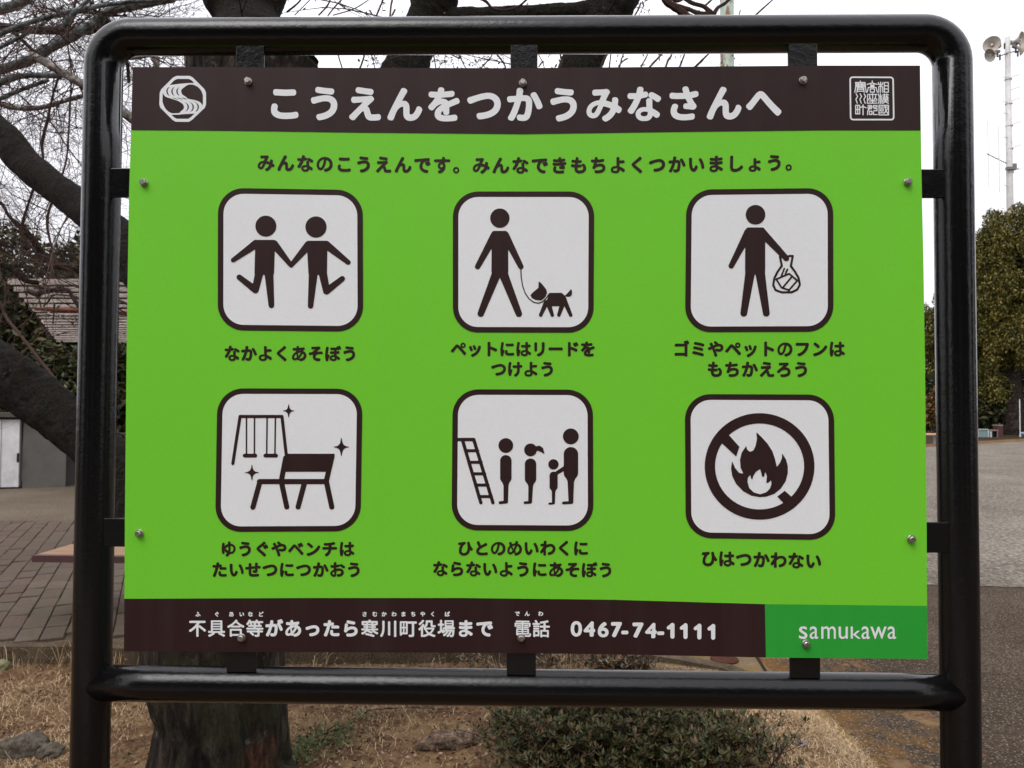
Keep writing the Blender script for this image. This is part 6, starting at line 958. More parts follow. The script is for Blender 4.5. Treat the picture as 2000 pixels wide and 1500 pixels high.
# unseen trees added behind and beside the camera to darken what the glossy tube mirrors
for i, (bx, by, w_, h_) in enumerate([(-9.5, -11, 4.4, 9.5), (-3.2, -10.5, 4.2, 9.0), (3.0, -11, 4.4, 9.4), (9.5, -11, 4.6, 9.2), (-15.5, -4, 4.8, 9.5), (16, -4, 4.8, 9.5), (17, 4, 4.2, 8.0)]):
    crown_tree('evergreen_tree', ['round evergreen tree behind the camera at the far left', 'evergreen tree behind the camera, left of the board axis', 'evergreen tree behind the camera, right of the board axis', 'round evergreen tree behind the camera at the far right', 'evergreen tree well to the left of the board, outside the picture', 'evergreen tree well to the right of the board, outside the picture', 'evergreen tree beside the asphalt, outside the picture on the right'][i], (bx, by, 0), .22, h_*.8, [((bx, by, h_*.5), (w_, 3.0, h_*.5), .6), ((bx, by+.3, h_*.3), (w_*.9, 2.0, h_*.32), .4)], M_EVG, 9000, .42, 130+i, .2, 40)
# low earth bank with a kerb along the far side of the asphalt
Mbank = ground_mat('brown_bank', [(.3, (.10, .06, .032)), (.7, (.17, .10, .055))], 1.2, 30)
b = MB(); A = on_z(1700, 880, 0); B_ = on_z(2100, 857, 0); d = (B_-A).normalized(); nrm = Vector((-d.y, d.x, 0))
for i in range(24):
    p = A+d*(i*(B_-A).length/24); q = A+d*((i+1)*(B_-A).length/24)
    z0 = .09+.015*math.sin(i*1.7); z1 = .09+.015*math.sin((i+1)*1.7)
    b.add([p, q, q+nrm*.25+Vector((0, 0, z1)), p+nrm*.25+Vector((0, 0, z0)), q+nrm*.9+Vector((0, 0, .03)), p+nrm*.9+Vector((0, 0, .03))], [(0, 1, 2, 3), (3, 2, 4, 5)])
b.build('bank', Mbank)['kind'] = 'structure'
M_SHSOIL = ground_mat('dark_leaf_mould', [(.3, (.022, .017, .011)), (.7, (.05, .036, .022))], 1.2, 20)  # ground under the trees, with its shade put into the dark colour
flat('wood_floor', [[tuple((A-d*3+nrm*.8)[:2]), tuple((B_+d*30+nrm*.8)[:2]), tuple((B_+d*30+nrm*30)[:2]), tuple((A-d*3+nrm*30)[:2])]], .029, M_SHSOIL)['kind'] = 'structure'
bank_z = .24

# ------------------------------------------------------------------ small far things at the right
def wmat(name, c, r=.6): 
    mt = mat(name, c, r); g = NG(mt); g.color(g.mix(.5, c, g.ramp(g.noise(4, 5, .7), [(.3, (.6, .6, .6)), (.7, (1.3, 1.3, 1.3))]), 'MULTIPLY')); return mt
M_ORW = wmat('orange_wood', (.62, .34, .17, 1)); M_GRYM = wmat('grey_metal', (.35, .36, .38, 1), .4)
M_DRED = wmat('dark_red_paint', (.06, .012, .012, 1)); M_TEALP = wmat('pale_teal_plastic', (.16, .24, .24, 1)); M_PALE = wmat('pale_frame', (.42, .45, .45, 1))
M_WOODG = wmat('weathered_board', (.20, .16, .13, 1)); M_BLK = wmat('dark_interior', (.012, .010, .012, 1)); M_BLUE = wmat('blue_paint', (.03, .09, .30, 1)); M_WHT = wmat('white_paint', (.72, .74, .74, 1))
def upx(px, py, Y, w, h):   # centre and size in metres of a px rectangle at depth Y
    p = on_y(px, py, Y); k = (p-CAMP).dot(CF)/FPX; return p, w*k, h*k
Yb = 25.5
p, w_, h_ = upx(1815, 848, Yb, 60, 5)
t = empty('park_bench', (p.x, p.y, 0), 'far park bench with an orange wooden seat seen through the gap by the right post', 'bench')
for k in range(3): MB().box((p.x, p.y-.12+.14*k, p.z), (w_*1.0, .125, .05)).build('seat_board', M_ORW, t)
for sx_ in (-.36, .22): MB().box((p.x+sx_*w_, p.y, p.z/2-.03), (.06, .3, p.z-.06)).build('leg', M_GRYM, t)
Yf = 33
p, w_, h_ = upx(1914, 847, Yf, 22, 19); t = empty('storage_bin', (p.x, p.y, 0), 'pale teal bin with a light rim standing left of the small table under the hedge', 'bin')
MB().box((p.x, p.y, p.z), (w_*.85, .4, h_*.92)).build('body', M_TEALP, t)
fm = MB(); fm.box((p.x, p.y-.21, p.z+h_*.46), (w_, .06, h_*.09)); fm.box((p.x+w_*.46, p.y-.21, p.z), (w_*.10, .06, h_)); fm.box((p.x-w_*.46, p.y-.21, p.z), (w_*.10, .06, h_)); fm.build('rim', M_PALE, t)
p, w_, h_ = upx(1936, 849, Yf, 15, 19); t = empty('small_table', (p.x, p.y, 0), 'small weathered table between the teal bin and the dark red box', 'table')
MB().box((p.x, p.y, p.z+h_*.46), (w_*1.05, .5, .05)).build('tabletop', M_WOODG, t)
for sx_ in (-.42, .42): MB().box((p.x+sx_*w_, p.y-.2, p.z-.03), (w_*(.22 if sx_ < 0 else .08), .05, h_*.9)).build('leg', M_PALE if sx_ < 0 else M_WOODG, t)
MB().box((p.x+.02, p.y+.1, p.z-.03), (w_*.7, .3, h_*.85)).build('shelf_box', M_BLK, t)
p, w_, h_ = upx(1949, 844, Yf, 10, 25); t = empty('notice_box', (p.x, p.y, 0), 'dark red upright box beside the foot of the big trunk', 'box')
MB().box((p.x, p.y, p.z), (w_, .35, h_)).build('body', M_DRED, t); MB().box((p.x, p.y, p.z+h_*.5+.02), (w_*1.08, .4, .05)).build('lid', M_WOODG, t)
p, w_, h_ = upx(1992, 818, Yf, 1.4, 76); tag(MB().tube([(p.x, p.y, p.z-h_/2), (p.x, p.y, p.z+h_/2)], w_/2, 8).build('pole', M_WHT), 'thin white pole standing right of the big trunk', 'pole')
p, w_, h_ = upx(2010, 847, Yf+.6, 34, 5); t = empty('rail_fence', (p.x, p.y, 0), 'low white and blue rail at the right edge beside the thin pole', 'fence')
MB().box((p.x, p.y, p.z+h_*.35), (w_, .06, h_*.3)).build('rail', M_WHT, t); MB().box((p.x, p.y, p.z-h_*.2), (w_, .05, h_*.7)).build('panel', M_BLUE, t)
for sx_ in (-.45, 0, .45): MB().box((p.x+sx_*w_, p.y+.05, p.z/2), (.06, .06, p.z)).build('post', M_WHT, t)

# ------------------------------------------------------------------ loudspeaker mast
YP = 42.0
M_MAST = wmat('pale_grey_mast', (.50, .49, .48, 1), .5); M_HORN = wmat('beige_horn', (.40, .36, .31, 1), .5); M_HW = wmat('dark_hardware', (.14, .13, .12, 1), .5)
k0 = (YP-CAMP.y)/FPX
p = on_y(1967.5, 73, YP); base = on_y(1974, 400, YP)
mast = empty('loudspeaker_mast', (p.x, YP, 0), 'tall pale mast with three beige horn loudspeakers and climbing rungs behind the right-hand tree', 'mast')
MB().tube([(p.x+.02, YP, 0), (p.x+.01, YP, p.z*.6), (p.x, YP, p.z)], [.21, .18, .15], 20).build('pole', M_MAST, mast, True)
def mpx(px, py, dy=0): return on_y(px, py, YP+dy)
rungs = [(1, 151), (-1, 150), (1, 177), (1, 195), (-1, 199), (-1, 222), (1, 243), (-1, 270), (1, 290), (-1, 340-4+0), (1, 334), (-1, 362)]
for s, py in [(1, 151), (-1, 151), (1, 175), (1, 197), (-1, 199), (-1, 221), (1, 243), (-1, 268), (1, 288), (1, 333), (-1, 362)]:
    q = mpx(1967.5+(py-73)*.02, py); MB().tube([(q.x+s*.12, YP-.05, q.z-.03), (q.x+s*.52, YP-.25, q.z+.08*s)], .022, 6).build('rung', M_MAST, mast)
for py in (155, 203, 246, 291, 337):
    q = mpx(1967.5+(py-73)*.02, py); MB().tube([(q.x, YP, q.z-.03), (q.x, YP, q.z+.03)], .20, 16).build('band', M_MAST, mast)
def horn(px, py, rpx, dirv):
    c = mpx(px, py, -.5); R_ = rpx*k0; d = Vector(dirv).normalized(); b = MB()
    prof = [(0, 1.0), (.05, 1.03), (.12, .93), (.3, .66), (.5, .44), (.7, .3), (.95, .22), (1.25, .2)]
    pts = [c-d*(t*R_) for t, _ in prof]
    b.tube(pts, [r*R_ for _, r in prof], 28, False)
    prin = [(0, .99), (.14, .86), (.34, .56), (.6, .3), (.8, .12)]
    b.tube([c-d*(t*R_) for t, _ in prin], [r*R_ for _, r in prin], 28, False)
    h = b.build('horn', M_HORN, mast, True)
    b = MB(); b.tube([c-d*(1.2*R_), c-d*(1.8*R_)], [.30*R_, .26*R_], 14); b.build('driver', M_HW, h)
    b = MB(); b.tube([c-d*(.55*R_), c-d*(.12*R_)], [.10*R_, .14*R_], 12); b.build('phase_plug', M_MAST, h)
    return c, d, R_
horn(1937, 86, 15, (-.75, -1, -.1)); horn(1933, 108, 12.5, (-1, -.15, -.45)); horn(1997, 77, 15, (.75, -1, -.1)); horn(2000, 96, 12, (1, -.2, -.4))
for y_ in (-.12, .12):
    MB().tube([mpx(1947, 111, y_), mpx(1957, 108, y_), mpx(1967, 104, y_), mpx(1979, 101, y_), mpx(1990, 100, y_)], .035, 8).build('bracket', M_HW, mast, True)
for px, py in ((1948, 98), (1953, 106), (1984, 92), (1988, 99), (1962, 84)):
    c = mpx(px, py, -.3); MB().tube([c, c+Vector((.12, .2, -.25))], .05, 8).build('clamp', M_HW, mast)
for px, py in ((1950, 90), (1982, 86)): c = mpx(px, py, -.25); MB().box(c, (.22, .22, .2)).build('junction_box', M_HW, mast)
# aerial on the mast
ant = empty('aerial', mpx(1972, 331), 'thin three-rod aerial clamped to the loudspeaker mast', 'aerial')
MB().tube([mpx(1927, 300), mpx(1990, 331)], .028, 6).build('boom', M_HW, ant)
MB().tube([mpx(1929, 236), mpx(1931.5, 366)], .018, 5).build('rod', M_MAST, ant); MB().tube([mpx(1950, 246), mpx(1952.5, 375)], .035, 6).build('rod', M_WHT, ant)
MB().box(mpx(1974, 329, -.2), (.5, .2, .16)).build('clamp', M_HW, ant); MB().box(mpx(1981, 325, -.1), (.18, .2, .3)).build('clamp', M_HW, ant)

# rusty green post behind the board
MG = mat('rusty_green_paint', (.3, .4, .32, 1), .6); g = NG(MG)
v = g.map((1, 1, .35)); k = g.ramp(g.noise(16, 6, .7, v), [(.52, 0.0), (.58, 1.0)])
k2 = g.math('MULTIPLY', k, 1.0); c = g.ramp(g.noise(6, 3), [(.3, (.24, .31, .25)), (.7, (.40, .48, .40))])
g.color(g.mix(k, c, g.ramp(g.noise(50, 4), [(.3, (.07, .03, .012)), (.7, (.28, .12, .045))]))); g.bump(k, .4, .003)
Yg = 5.0; a = on_y(1420, 60, Yg); r_ = 13.3*(Yg-CAMP.y)/FPX
tag(MB().tube([(a.x, Yg, -.1), (a.x, Yg, 2.5), (a.x, Yg, 6.5)], r_, 28).build('lamp_post', MG, None, True), 'pale green round steel post with rust streaks rising behind the board', 'post')
# ------------------------------------------------------------------ pergola, shed, fence, bench at the left
M_SLAT = mat('weathered_slat', (.3, .27, .25, 1), .85, .2); g = NG(M_SLAT)
c = g.ramp(g.noise(9, 6, .65, g.map((.25, 1, 3))), [(.25, (.24, .195, .17)), (.55, (.42, .36, .325)), (.75, (.55, .49, .45))])
c = g.mix(.5, c, g.ramp(g.objrand(), [(0, (.7, .7, .7)), (1, (1.25, 1.2, 1.2))]), 'MULTIPLY'); g.color(c); g.bump(g.noise(30, 5, .6, g.map((.2, 1, 2))), .4, .01)
M_RUSTB = wmat('rusty_red_beam', (.15, .032, .012, 1), .7)
HP = 2.55   # roof height
def yd(py, h): return (h-CAMZ)*FPX/(792-py)+CAMP.y
rows = [(18, 545, 556.5), (30, 560.5, 569.5), (40, 573, 581), (50, 584.5, 591), (58, 594.5, 600.5), (66, 604, 609)]
pg = empty('pergola', (-5.5, 8.0, 0), 'grey slatted pergola roof tangled with twigs behind the left post', 'pergola')
py = 612; x0 = 73
while py < 668:
    h = max(3.0, 6.5-(py-612)*.07); rows.append((x0, py, py+h*.60)); x0 += h*.72; py += h
for i, (xl_, a, b_) in enumerate(rows):
    Y = yd((a+b_)/2, HP); A = on_y(xl_, (a+b_)/2, Y); k = (Y-CAMP.y)/FPX
    B_ = on_y(660, (a+b_)/2+30, Y); hh = (b_-a)*k; L = B_.x-A.x
    MB().box(((A.x+B_.x)/2, Y, A.z), (L, .045, hh)).build('slat', M_SLAT, pg).rotation_euler = (0, 0, 0)
# red beam under the slats and cross beams
A = on_y(70, 602, yd(602, HP)+.1); B_ = on_y(300, 611, A.y)
MB().tube([(A.x, A.y, A.z), (B_.x, B_.y, B_.z-.02)], .028, 8).build('beam', M_RUSTB, pg)
for px in (640, 780):
    q = on_y(px, 640, 8.6); MB().box((q.x, 8.6, 1.2), (.14, .14, 2.4)).build('post', M_SLAT, pg)
    Y1, Y2 = yd(552, HP), yd(664, HP); b = MB(); b.box((q.x, (Y1+Y2)/2, HP-.22), (.09, Y2-Y1, .14)); b.build('beam', M_SLAT, pg)
VINEB = bark('vine_bark', (.014, .010, .009, 1), (.040, .028, .024, 1), None, 2, .004)
vb = MB()
for P in [[(30, 540, 5), (50, 548, 6), (75, 560, 6), (110, 566, 6), (130, 565, 5), (145, 585, 7), (160, 610, 6)], [(55, 568, 9), (72, 574, 11), (90, 568, 8), (120, 562, 6)], [(85, 598, 3), (95, 588, 3.2), (103, 577, 3), (120, 576, 3), (150, 580, 3)], [(106, 594, 3), (105, 615, 2.4), (103, 632, 2)],
          [(52, 552, 2), (53, 578, 2)], [(90, 545, 2), (94, 560, 2)], [(75, 575, 2.4), (80, 600, 2)], [(110, 655, 1.6), (125, 650, 1.6), (140, 648, 1.4)], [(228, 586, 4), (245, 592, 4), (260, 606, 4)]]:
    ptube(vb, [(a_, b__, c_*.55) for a_, b__, c_ in P], 6.2, 6, True)
for i in range(14): grow(vb, P3(random.uniform(20, 250), random.uniform(540, 650), 6.3), Vector((random.gauss(0, 1), random.gauss(0, .4), random.gauss(.1, .7))), random.uniform(.3, .8), .004, 2, .4, 3)
for i in range(40): grow(vb, P3(random.uniform(-30, 250), random.uniform(420, 560), random.uniform(6.5, 9)), Vector((random.gauss(0, 1), random.gauss(0, .4), random.gauss(.3, .8))), random.uniform(.5, 1.2), .005, 2, .4, 3)
vn = empty('climbing_vine', (-5.0, 6.3, 0), 'bare dark climbing vine sprawling over the pergola roof', 'vine')
ptube(vb, [(560, 1060, 4, 7.0), (520, 700, 4, 7.0), (400, 560, 4, 6.6), (250, 546, 3, 6.3), (150, 548, 2, 6.2)], 6.3)
tag(vb.build('stems', VINEB, vn), kind='stuff')
# shed
M_SHW = wmat('white_sheet_metal', (.60, .585, .60, 1), .5); M_SHG = wmat('grey_sheet_metal', (.105, .10, .09, 1), .6); M_SHR = wmat('dark_roof_edge', (.06, .05, .04, 1))  # grey walls: the shade on the shed's side is put into the dark tone
F0 = on_z(40, 954, 0); F1 = on_z(-200, 958, 0); S1 = on_z(128, 951, 0); ztop = on_y(40, 817, F0.y).z
shed = empty('storage_shed', (F0.x, F0.y, 0), 'low white and grey metal storage shed at the far left edge', 'shed')
def wall(a, b_, z0, z1, th=.03):
    d = (b_-a); d.z = 0; L = d.length; return MB().box(((a.x+b_.x)/2, (a.y+b_.y)/2, (z0+z1)/2), (L, th, z1-z0), math.atan2(d.y, d.x))
wall(F1, F0, 0.05, ztop).build('front_wall', M_SHG, shed)
off = Vector((0, -.03, 0)); q = F0.lerp(F1, .155)
wall(F0.lerp(F1, .006)+off, q+off, .03, ztop-.02, .03).build('door', M_SHW, shed); wall(q+off*1.6, F0.lerp(F1, .45)+off*1.6, .03, ztop-.02, .03).build('door', M_SHW, shed)
for hx, z_a, z_b in ((35, 903, 885), (2.5, 893, 886)):
    c = on_y(hx, (z_a+z_b)/2, F0.y-.085); kk = (c-CAMP).dot(CF)/FPX; MB().box(c, (.022, .03, (z_a-z_b)*kk)).build('handle', M_BLK, shed)
S1 = Vector((S1.x, S1.y, 0)); wall(F0+Vector((.015, .02, 0)), S1, 0, ztop+.02).build('side_wall', M_SHG, shed)
Bk = F1+Vector((0, 2.0, 0)); wall(Bk, S1+Vector((0, .3, 0)), 0, ztop).build('back_wall', M_SHG, shed)
rf = MB(); e = .06
pts = [F1+Vector((0, -.12, 0)), F0+Vector((.02, -.12, 0)), S1+Vector((.1, .05, 0)), S1+Vector((.1, .5, 0)), Bk]
V = [(p_.x, p_.y, ztop+.02) for p_ in pts]+[(p_.x, p_.y, ztop+.09) for p_ in pts]; n = len(pts)
rf.add(V, [tuple(range(n))[::-1], tuple(range(n, 2*n))]+[(k, (k+1) % n, n+(k+1) % n, n+k) for k in range(n)]); rf.build('roof', M_SHR, shed)
# ribbed pale roof of a building beyond the shed
rb = empty('outbuilding', at(-30, 800, 20), 'building with a pale ribbed roof just showing above the shed', 'building')
a = on_y(-160, 803, 20); c_ = on_y(20, 803, 20); b = MB()
for k in range(40):
    x = a.x+(c_.x-a.x)*k/40; b.box((x, 20.4, a.z+.15), (.045, 1.2, .34))
b.build('roof_ribs', M_GRYM, rb); b = MB(); b.box(((a.x+c_.x)/2, 20.6, a.z+.15), (c_.x-a.x, 1.2, .30)); b.build('roof', M_WHT, rb)
b = MB(); b.box(((a.x+c_.x)/2, 21.0, a.z/2), (c_.x-a.x-.2, 1.0, a.z)); b.build('wall', M_SHG, rb)
# green fence right of the shed
M_GF = wmat('dark_green_fence', (.012, .035, .022, 1), .5); M_BG = wmat('beige_sheet', (.30, .29, .24, 1))
Yn = F0.y+.7; fn = empty('garden_fence', at(150, 950, Yn), 'dark green rail fence with pale sheet behind it, right of the shed', 'fence')
zt_ = on_y(135, 868, Yn).z
for px in (130, 138.5, 145, 153, 161, 169, 177): c = on_y(px, 900, Yn); MB().box((c.x, Yn, zt_/2), (.035, .035, zt_)).build('upright', M_GF, fn)
for py_ in (882, 911, 941): c = on_y(131, py_, Yn); MB().box((c.x+1.6, Yn-.03, c.z), (3.4, .03, .045)).build('rail', M_GF if py_ != 911 else M_RUSTC, fn)
c = on_y(131, 905, Yn+.3); MB().box((c.x+1.6, Yn+.3, zt_/2+.1), (3.4, .02, zt_+.2)).build('backing_sheet', M_BG, fn)
# near bench on the paving
M_SEAT = mat('tan_board', (.5, .32, .2, 1), .55, .35); g = NG(M_SEAT)
g.color(g.ramp(g.noise(12, 5, .6, g.map((.3, 3, 1))), [(.3, (.24, .135, .075)), (.7, (.36, .22, .125))]))
M_EDGE = wmat('red_brown_edge', (.085, .038, .040, 1), .45)
hb = .43; f0 = on_z(68, 1083, hb); k1 = on_z(125, 1063, hb); f1 = on_z(245, 1085, hb)
bn = empty('park_bench', (f0.x+.8, f0.y, 0), 'near park bench with tan top and red-brown edge on the brick paving', 'bench')
d = (f1-f0); d.z = 0; d.normalize(); nn_ = Vector((-d.y, d.x, 0)); dep = (k1-f0).dot(nn_); L = 1.75
c0 = f0+d*(L/2); rz = math.atan2(d.y, d.x)
for k in range(3):
    c = c0+nn_*(dep*(k+.5)/3); o = MB().box((c.x, c.y, hb-.012), (L-.03, dep/3-.004, .026), rz).build('seat_board', M_SEAT, bn)
for s, (cx2, ln, wd) in enumerate([(c0+nn_*(-.012), L, .03), (c0+nn_*(dep+.012), L, .03)]):
    MB().box((cx2.x, cx2.y, hb-.022), (ln, wd, .042), rz).build('edge_rail', M_EDGE, bn)
for s in (0, 1):
    c = f0+d*(.012+s*(L-.024))+nn_*(dep/2); MB().box((c.x, c.y, hb-.0225), (.024, dep-.004, .040), rz).build('edge_rail', M_EDGE, bn)
for s in (.30, L-.30):
    for t_ in (.06, dep-.06):
        c = f0+d*s+nn_*t_; q = c+Vector((0, 0, 0)); MB().tube([(c.x+.0, c.y, 0), (c.x+.02, c.y, .2), (c.x, c.y, hb-.04)], .018, 10).build('leg', M_BLK, bn, True)
    c = f0+d*s+nn_*(dep/2); MB().box((c.x, c.y, hb-.055), (.05, dep*.8, .03), rz).build('bracket', M_BLK, bn)

# ------------------------------------------------------------------ verge: dry grass, litter, azaleas, stones
M_DRY = leaf_mat('dry_grass', [(.19, .12, .065), (.34, .23, .13), (.52, .38, .22), (.64, .50, .33)], .8, .1)
def verge_zv(x, y): return np.array([verge_z(a_, b_) for a_, b_ in zip(x, y)])
def pxpy(x, y):
    q = np.stack([x-CAMP.x, y-CAMP.y, np.full_like(x, -.05-CAMP.z)], 1); zc = q @ np.array(CF)
    return 1000+FPX*(q @ np.array(CR))/zc, 750-FPX*(q @ np.array(CU))/zc, zc
def cand(n, x0=-4.2, x1=1.9, y0=.3, y1=4.15):
    x = rng.uniform(x0, x1, n); y = rng.uniform(y0, y1, n)
    ok = np.array([poly_in(ISL, a_, b_) for a_, b_ in zip(x, y)]); return x[ok], y[ok]
def blades(name, x, y, h, wd, mt, lean=1.0, label=None):
    n = len(x); z = verge_zv(x, y); a = rng.uniform(0, 2*np.pi, n); hh = h*rng.uniform(.4, 1.4, n)
    ln = hh*lean*rng.uniform(.2, 1.6, n); dx, dy = np.cos(a)*ln, np.sin(a)*ln; ww = wd*rng.uniform(.6, 1.4, n); b2 = a+rng.uniform(.8, 2.3, n); wx, wy = np.cos(b2)*ww, np.sin(b2)*ww
    P0 = np.stack([x-wx, y-wy, z-.004], 1); P1 = np.stack([x+wx, y+wy, z-.004], 1)
    P2 = np.stack([x+dx*.45+wx*.7, y+dy*.45+wy*.7, z+hh*.62], 1); P3_ = np.stack([x+dx*.45-wx*.7, y+dy*.45-wy*.7, z+hh*.62], 1)
    c_ = rng.uniform(.35, .95, n); P4 = np.stack([x+dx, y+dy, z+hh*c_], 1)
    V = np.stack([P0, P1, P2, P3_, P4], 1).reshape(-1, 3); b_ = np.arange(n)[:, None]*5
    F = np.concatenate([b_+[0, 1, 2], b_+[0, 2, 3], b_+[3, 2, 4]]).reshape(-1, 3)
    # reorder so that each blade stays one island
    return mesh_np(name, V, F, mt)
x, y = cand(330000); px, py, zc = pxpy(x, y)
nf = np.array([noise.noise((a_*2.2, b_*2.2, 3)) for a_, b_ in zip(x, y)])
dens = np.where(px > 1380, 1.0, np.where(px < 330, .42+.9*nf, .22+.6*nf))
dens = np.where((px > 560) & (px < 1250), .12+.6*nf, dens); dens = np.where(zc > 4.6, dens*.3, dens)
keep = rng.uniform(0, 1, len(x)) < dens
g1 = blades('dry_grass', x[keep], y[keep], .020, .0010, M_DRY, 2.0); tag(g1, 'short straw-coloured dry grass on the verge under the board', 'grass', kind='stuff')
x, y = cand(2600); px, py, zc = pxpy(x, y); kk = (rng.uniform(0, 1, len(x)) < np.where(px < 700, .5, .3))
g2 = blades('grass_tufts', x[kk], y[kk], .085, .0012, M_DRY, .9); tag(g2, 'longer dry grass stems standing along the verge', 'grass', kind='stuff')
ks = np.array(KERB[11:]); tt_ = rng.uniform(0, len(ks)-1.001, 9000); i0 = tt_.astype(int); fr_ = (tt_-i0)[:, None]
P_ = ks[i0]*(1-fr_)+ks[i0+1]*fr_; D_ = ks[i0+1]-ks[i0]; D_ /= np.linalg.norm(D_, axis=1)[:, None]
P_ += np.stack([-D_[:, 1], D_[:, 0]], 1)*(rng.normal(-.01, .028, len(P_)))[:, None]
g4 = blades('edge_grass', P_[:, 0], P_[:, 1], .022, .0010, M_DRY, 1.8); tag(g4, 'straw spilling over the verge edge onto the stained gutter', 'grass', kind='stuff')
# taller tufts just in front of the kerb
tx, ty_ = [], []
for cx2, n_ in ((1105, 26), (1090, 14), (860, 12), (620, 8), (60, 14), (120, 22), (225, 16), (240, 14), (10, 10), (970, 4)):
    q = on_z(cx2, 1306 if cx2 > 400 else 1300, -.07)
    for _ in range(n_): tx.append(q.x+random.gauss(0, .03)); ty_.append(q.y+random.gauss(0, .03))
g3 = blades('tall_grass_tufts', np.array(tx), np.array(ty_), .14, .0014, M_DRY, .7); tag(g3, 'thin tan grass tufts growing against the kerb face', 'grass', kind='stuff')
M_LIT = leaf_mat('fallen_leaf', [(.022, .012, .009), (.07, .034, .022), (.17, .088, .055), (.32, .21, .145)], .8, .15)
x, y = cand(44000); nf = np.array([noise.noise((a_*3, b_*3, 9)) for a_, b_ in zip(x, y)]); kk = rng.uniform(0, 1, len(x)) < np.clip(.45+.8*nf, .05, 1)
x, y = x[kk], y[kk]; z = verge_zv(x, y)+.004+rng.uniform(0, .008, len(x))
lt = leaves('leaf_litter', np.stack([x, y, z], 1), .020, M_LIT, None, -.1, .02, .6); tag(lt, 'brown fallen leaves and bark bits scattered over the verge soil', 'leaf litter')
M_WEED = leaf_mat('weed_leaf', [(.03, .05, .012), (.06, .09, .02), (.10, .12, .04)], .6)
xs = []
for cpx, cpy, r_, n_ in ((640, 1435, .09, 160), (600, 1455, .06, 120), (665, 1450, .05, 90), (590, 1480, .07, 140), (700, 1400, .06, 50), (250, 1480, .03, 16), (1080, 1392, .05, 30)):
    q = on_z(cpx, cpy, -.07); xs.append(np.stack([q.x+rng.normal(0, r_*.7, n_), q.y+rng.normal(0, r_*.7, n_), np.full(n_, -.07)+rng.uniform(0, .03, n_)], 1))
wd_ = leaves('ground_weeds', np.concatenate(xs), .024, M_WEED, None, -.3, .3, .4); tag(wd_, 'small green weeds among the dead leaves right of the trunk', 'weeds')

def azalea(name, label, c, rx, ry, h, nst, nleaf, size, mt, seed, group=None, z0=-.07):
    rg = random.Random(seed); t = empty(name, (c[0], c[1], z0), label, 'shrub', group); st = MB(); cs = []
    for i in range(nst):
        a = rg.uniform(0, 2*math.pi); r = math.sqrt(rg.random()); tx_, ty2 = math.cos(a)*r*rx, math.sin(a)*r*ry
        top = h*(1-.55*r*r)*rg.uniform(.72, 1.08); p0 = Vector((c[0]+tx_*.25, c[1]+ty2*.25, z0)); p3 = Vector((c[0]+tx_, c[1]+ty2, z0+top))
        mid = p0.lerp(p3, .5)+Vector((rg.gauss(0, .02), rg.gauss(0, .02), -.02)); st.tube([p0, mid, p3], [.0035, .0025, .0014], 4, False)
        for k in range(3):
            f = rg.uniform(.45, 1); q = p0.lerp(p3, f); e = q+Vector((rg.gauss(0, .05), rg.gauss(0, .05), rg.uniform(.01, .07))); st.tube([q, e], [.0018, .001], 3, False); cs.append(e)
        cs.append(p3)
    st.build('stems', TWIG, t).__setitem__('kind', 'stuff')
    C = np.array([tuple(v) for v in cs]); n = len(C); k = nleaf
    # whorls: leaves radiate up and out from each tip
    P = np.repeat(C, k, 0)+rng.normal(0, .003, (n*k, 3)); m_ = len(P); a = rng.uniform(0, 2*np.pi, m_); el = rng.normal(.55, .4, m_)
    d_ = np.stack([np.cos(a)*np.cos(el), np.sin(a)*np.cos(el), np.sin(el)], 1); u = np.stack([-np.sin(a), np.cos(a), np.zeros(m_)], 1); L = (size*rng.uniform(.6, 1.25, m_))[:, None]; nn2 = np.cross(u, d_)
    V = np.stack([P, P+d_*L*.55+u*L*.17+nn2*L*.05, P+d_*L-nn2*L*.08, P+d_*L*.55-u*L*.17+nn2*L*.05, P+d_*L*.55-nn2*L*.02], 1).reshape(-1, 3)
    b_ = np.arange(m_)[:, None]*5; F = np.concatenate([b_+[0, 1, 4], b_+[1, 2, 4], b_+[2, 3, 4], b_+[3, 0, 4]]).reshape(-1, 3)
    o = mesh_np('leaves', V, F, mt, t); o['kind'] = 'stuff'; return t
M_AZ = leaf_mat('azalea_leaf', [(.012, .022, .006), (.024, .036, .010), (.055, .052, .017), (.085, .050, .022), (.040, .060, .016), (.115, .055, .030)], .5, .22)
M_AZR = leaf_mat('bronze_azalea_leaf', [(.06, .045, .018), (.14, .07, .035), (.20, .09, .05), (.09, .10, .04), (.26, .26, .2)], .5, .35)
q = on_z(1235, 1560, -.07); 
azalea('azalea_bush', 'low dense azalea bush with dark green and bronze leaves under the bottom rail', (q.x-.02, q.y+.16), .56, .38, .325, 620, 10, .027, M_AZ, 5)
q = on_z(1500, 1545, -.05)
azalea('azalea_bush', 'sparser azalea bush spreading right of the dense one towards the straw', (q.x-.02, q.y+.12), .22, .26, .28, 30, 8, .028, M_AZ, 6)
for i, (px_, n_, h_, lab) in enumerate([(935, 4, .11, 'tiny azalea sprout with a pale yellow-green tip against the kerb, left of the middle tab'), (1068, 4, .12, 'little bronze azalea seedling just right of the middle tab'), (1165, 9, .13, 'small azalea seedling with pale leaves in the gap under the board'), (1195, 12, .12, 'bronze-leaved azalea seedling left of the gutter corner'), (1235, 14, .13, 'bushy red-bronze azalea seedling nearest the gutter corner')]):
    q = on_z(px_, 1335, -.07); azalea('azalea_seedling', lab, (q.x, q.y), .05+.01*n_/3, .05, h_*1.35, n_*2, 8, .028, M_AZR, 30+i, 'small azaleas along the kerb')
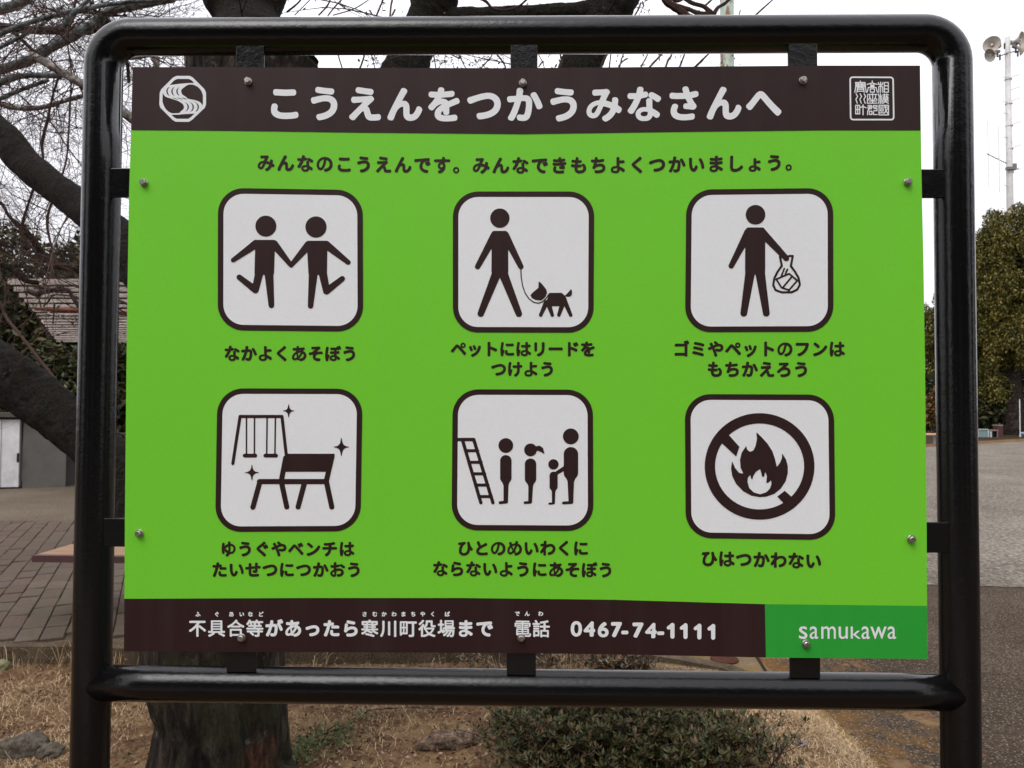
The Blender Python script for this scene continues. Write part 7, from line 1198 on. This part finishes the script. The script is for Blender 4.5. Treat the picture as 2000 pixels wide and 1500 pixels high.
# stones
M_STONE = ground_mat('grey_stone', [(.3, (.050, .044, .034)), (.7, (.115, .100, .080))], 14, 60, .9, None, None, .01)
M_ROOT = bark('root_bark', (.05, .032, .022, 1), (.13, .09, .065, 1), None, 2, .008)
def stone(name, px, py, sx_, sy_, sz_, lab, cat, mt, seed, rz=0, z=-.075):
    import bmesh
    bm = bmesh.new(); bmesh.ops.create_icosphere(bm, subdivisions=4, radius=1); c = on_z(px, py, z)
    for v in bm.verts:
        n_ = v.co.normalized(); d_ = 1+.28*noise.noise(n_*1.6+Vector((seed, 0, 0)))+.12*noise.noise(n_*4+Vector((0, seed, 0)))+.05*noise.noise(n_*11)
        v.co = Matrix.Rotation(rz, 3, 'Z') @ Vector((n_.x*d_*sx_, n_.y*d_*sy_, n_.z*d_*sz_))+Vector((c.x, c.y, z+sz_*.25))
    me = bpy.data.meshes.new(name); bm.to_mesh(me); bm.free(); me.polygons.foreach_set('use_smooth', [True]*len(me.polygons)); return tag(link(name, me, mt), lab, cat)
stone('stone', 45, 1466, .105, .075, .050, 'flat grey stone half sunk in the dry grass at the lower left', 'stone', M_STONE, 3, .3)
stone('stone', 98, 1472, .055, .045, .032, 'smaller dark stone touching the flat grey one near the left post', 'stone', M_STONE, 8, -.2)
stone('root', 880, 1452, .13, .05, .040, 'weathered root hump rising from the soil left of the azalea', 'root', M_ROOT, 5, .25)
stone('stone', 1565, 1458, .026, .020, .018, 'small purple-grey pebble lying on the straw by the gutter', 'stone', wmat('purple_stone', (.11, .085, .09, 1)), 6, 0, -.01)
stone('stone', 5, 1304, .04, .035, .035, 'pale mossy stone by the kerb at the left edge', 'stone', wmat('mossy_stone', (.16, .15, .07, 1)), 9, 0)
ft = MB()
ptube(ft, [(710, 1386, 2.2, 2.2), (780, 1384, 2.4, 2.2), (850, 1386, 2.2, 2.2), (880, 1390, 1.6, 2.2)], 2.2, 6, True)
c = ft; 
fb = MB(); q0 = on_z(715, 1386, -.065); q1 = on_z(880, 1384, -.065); fb.tube([q0, q0.lerp(q1, .5)+Vector((0, .01, .006)), q1], [.006, .005, .003], 6)
tag(fb.build('stick', M_ROOT), 'thin fallen stick lying on the soil just below the bottom rail', 'stick')
print('objects', len(bpy.data.objects), 'tris', sum(len(o.data.polygons) for o in bpy.data.objects if o.type == 'MESH'))
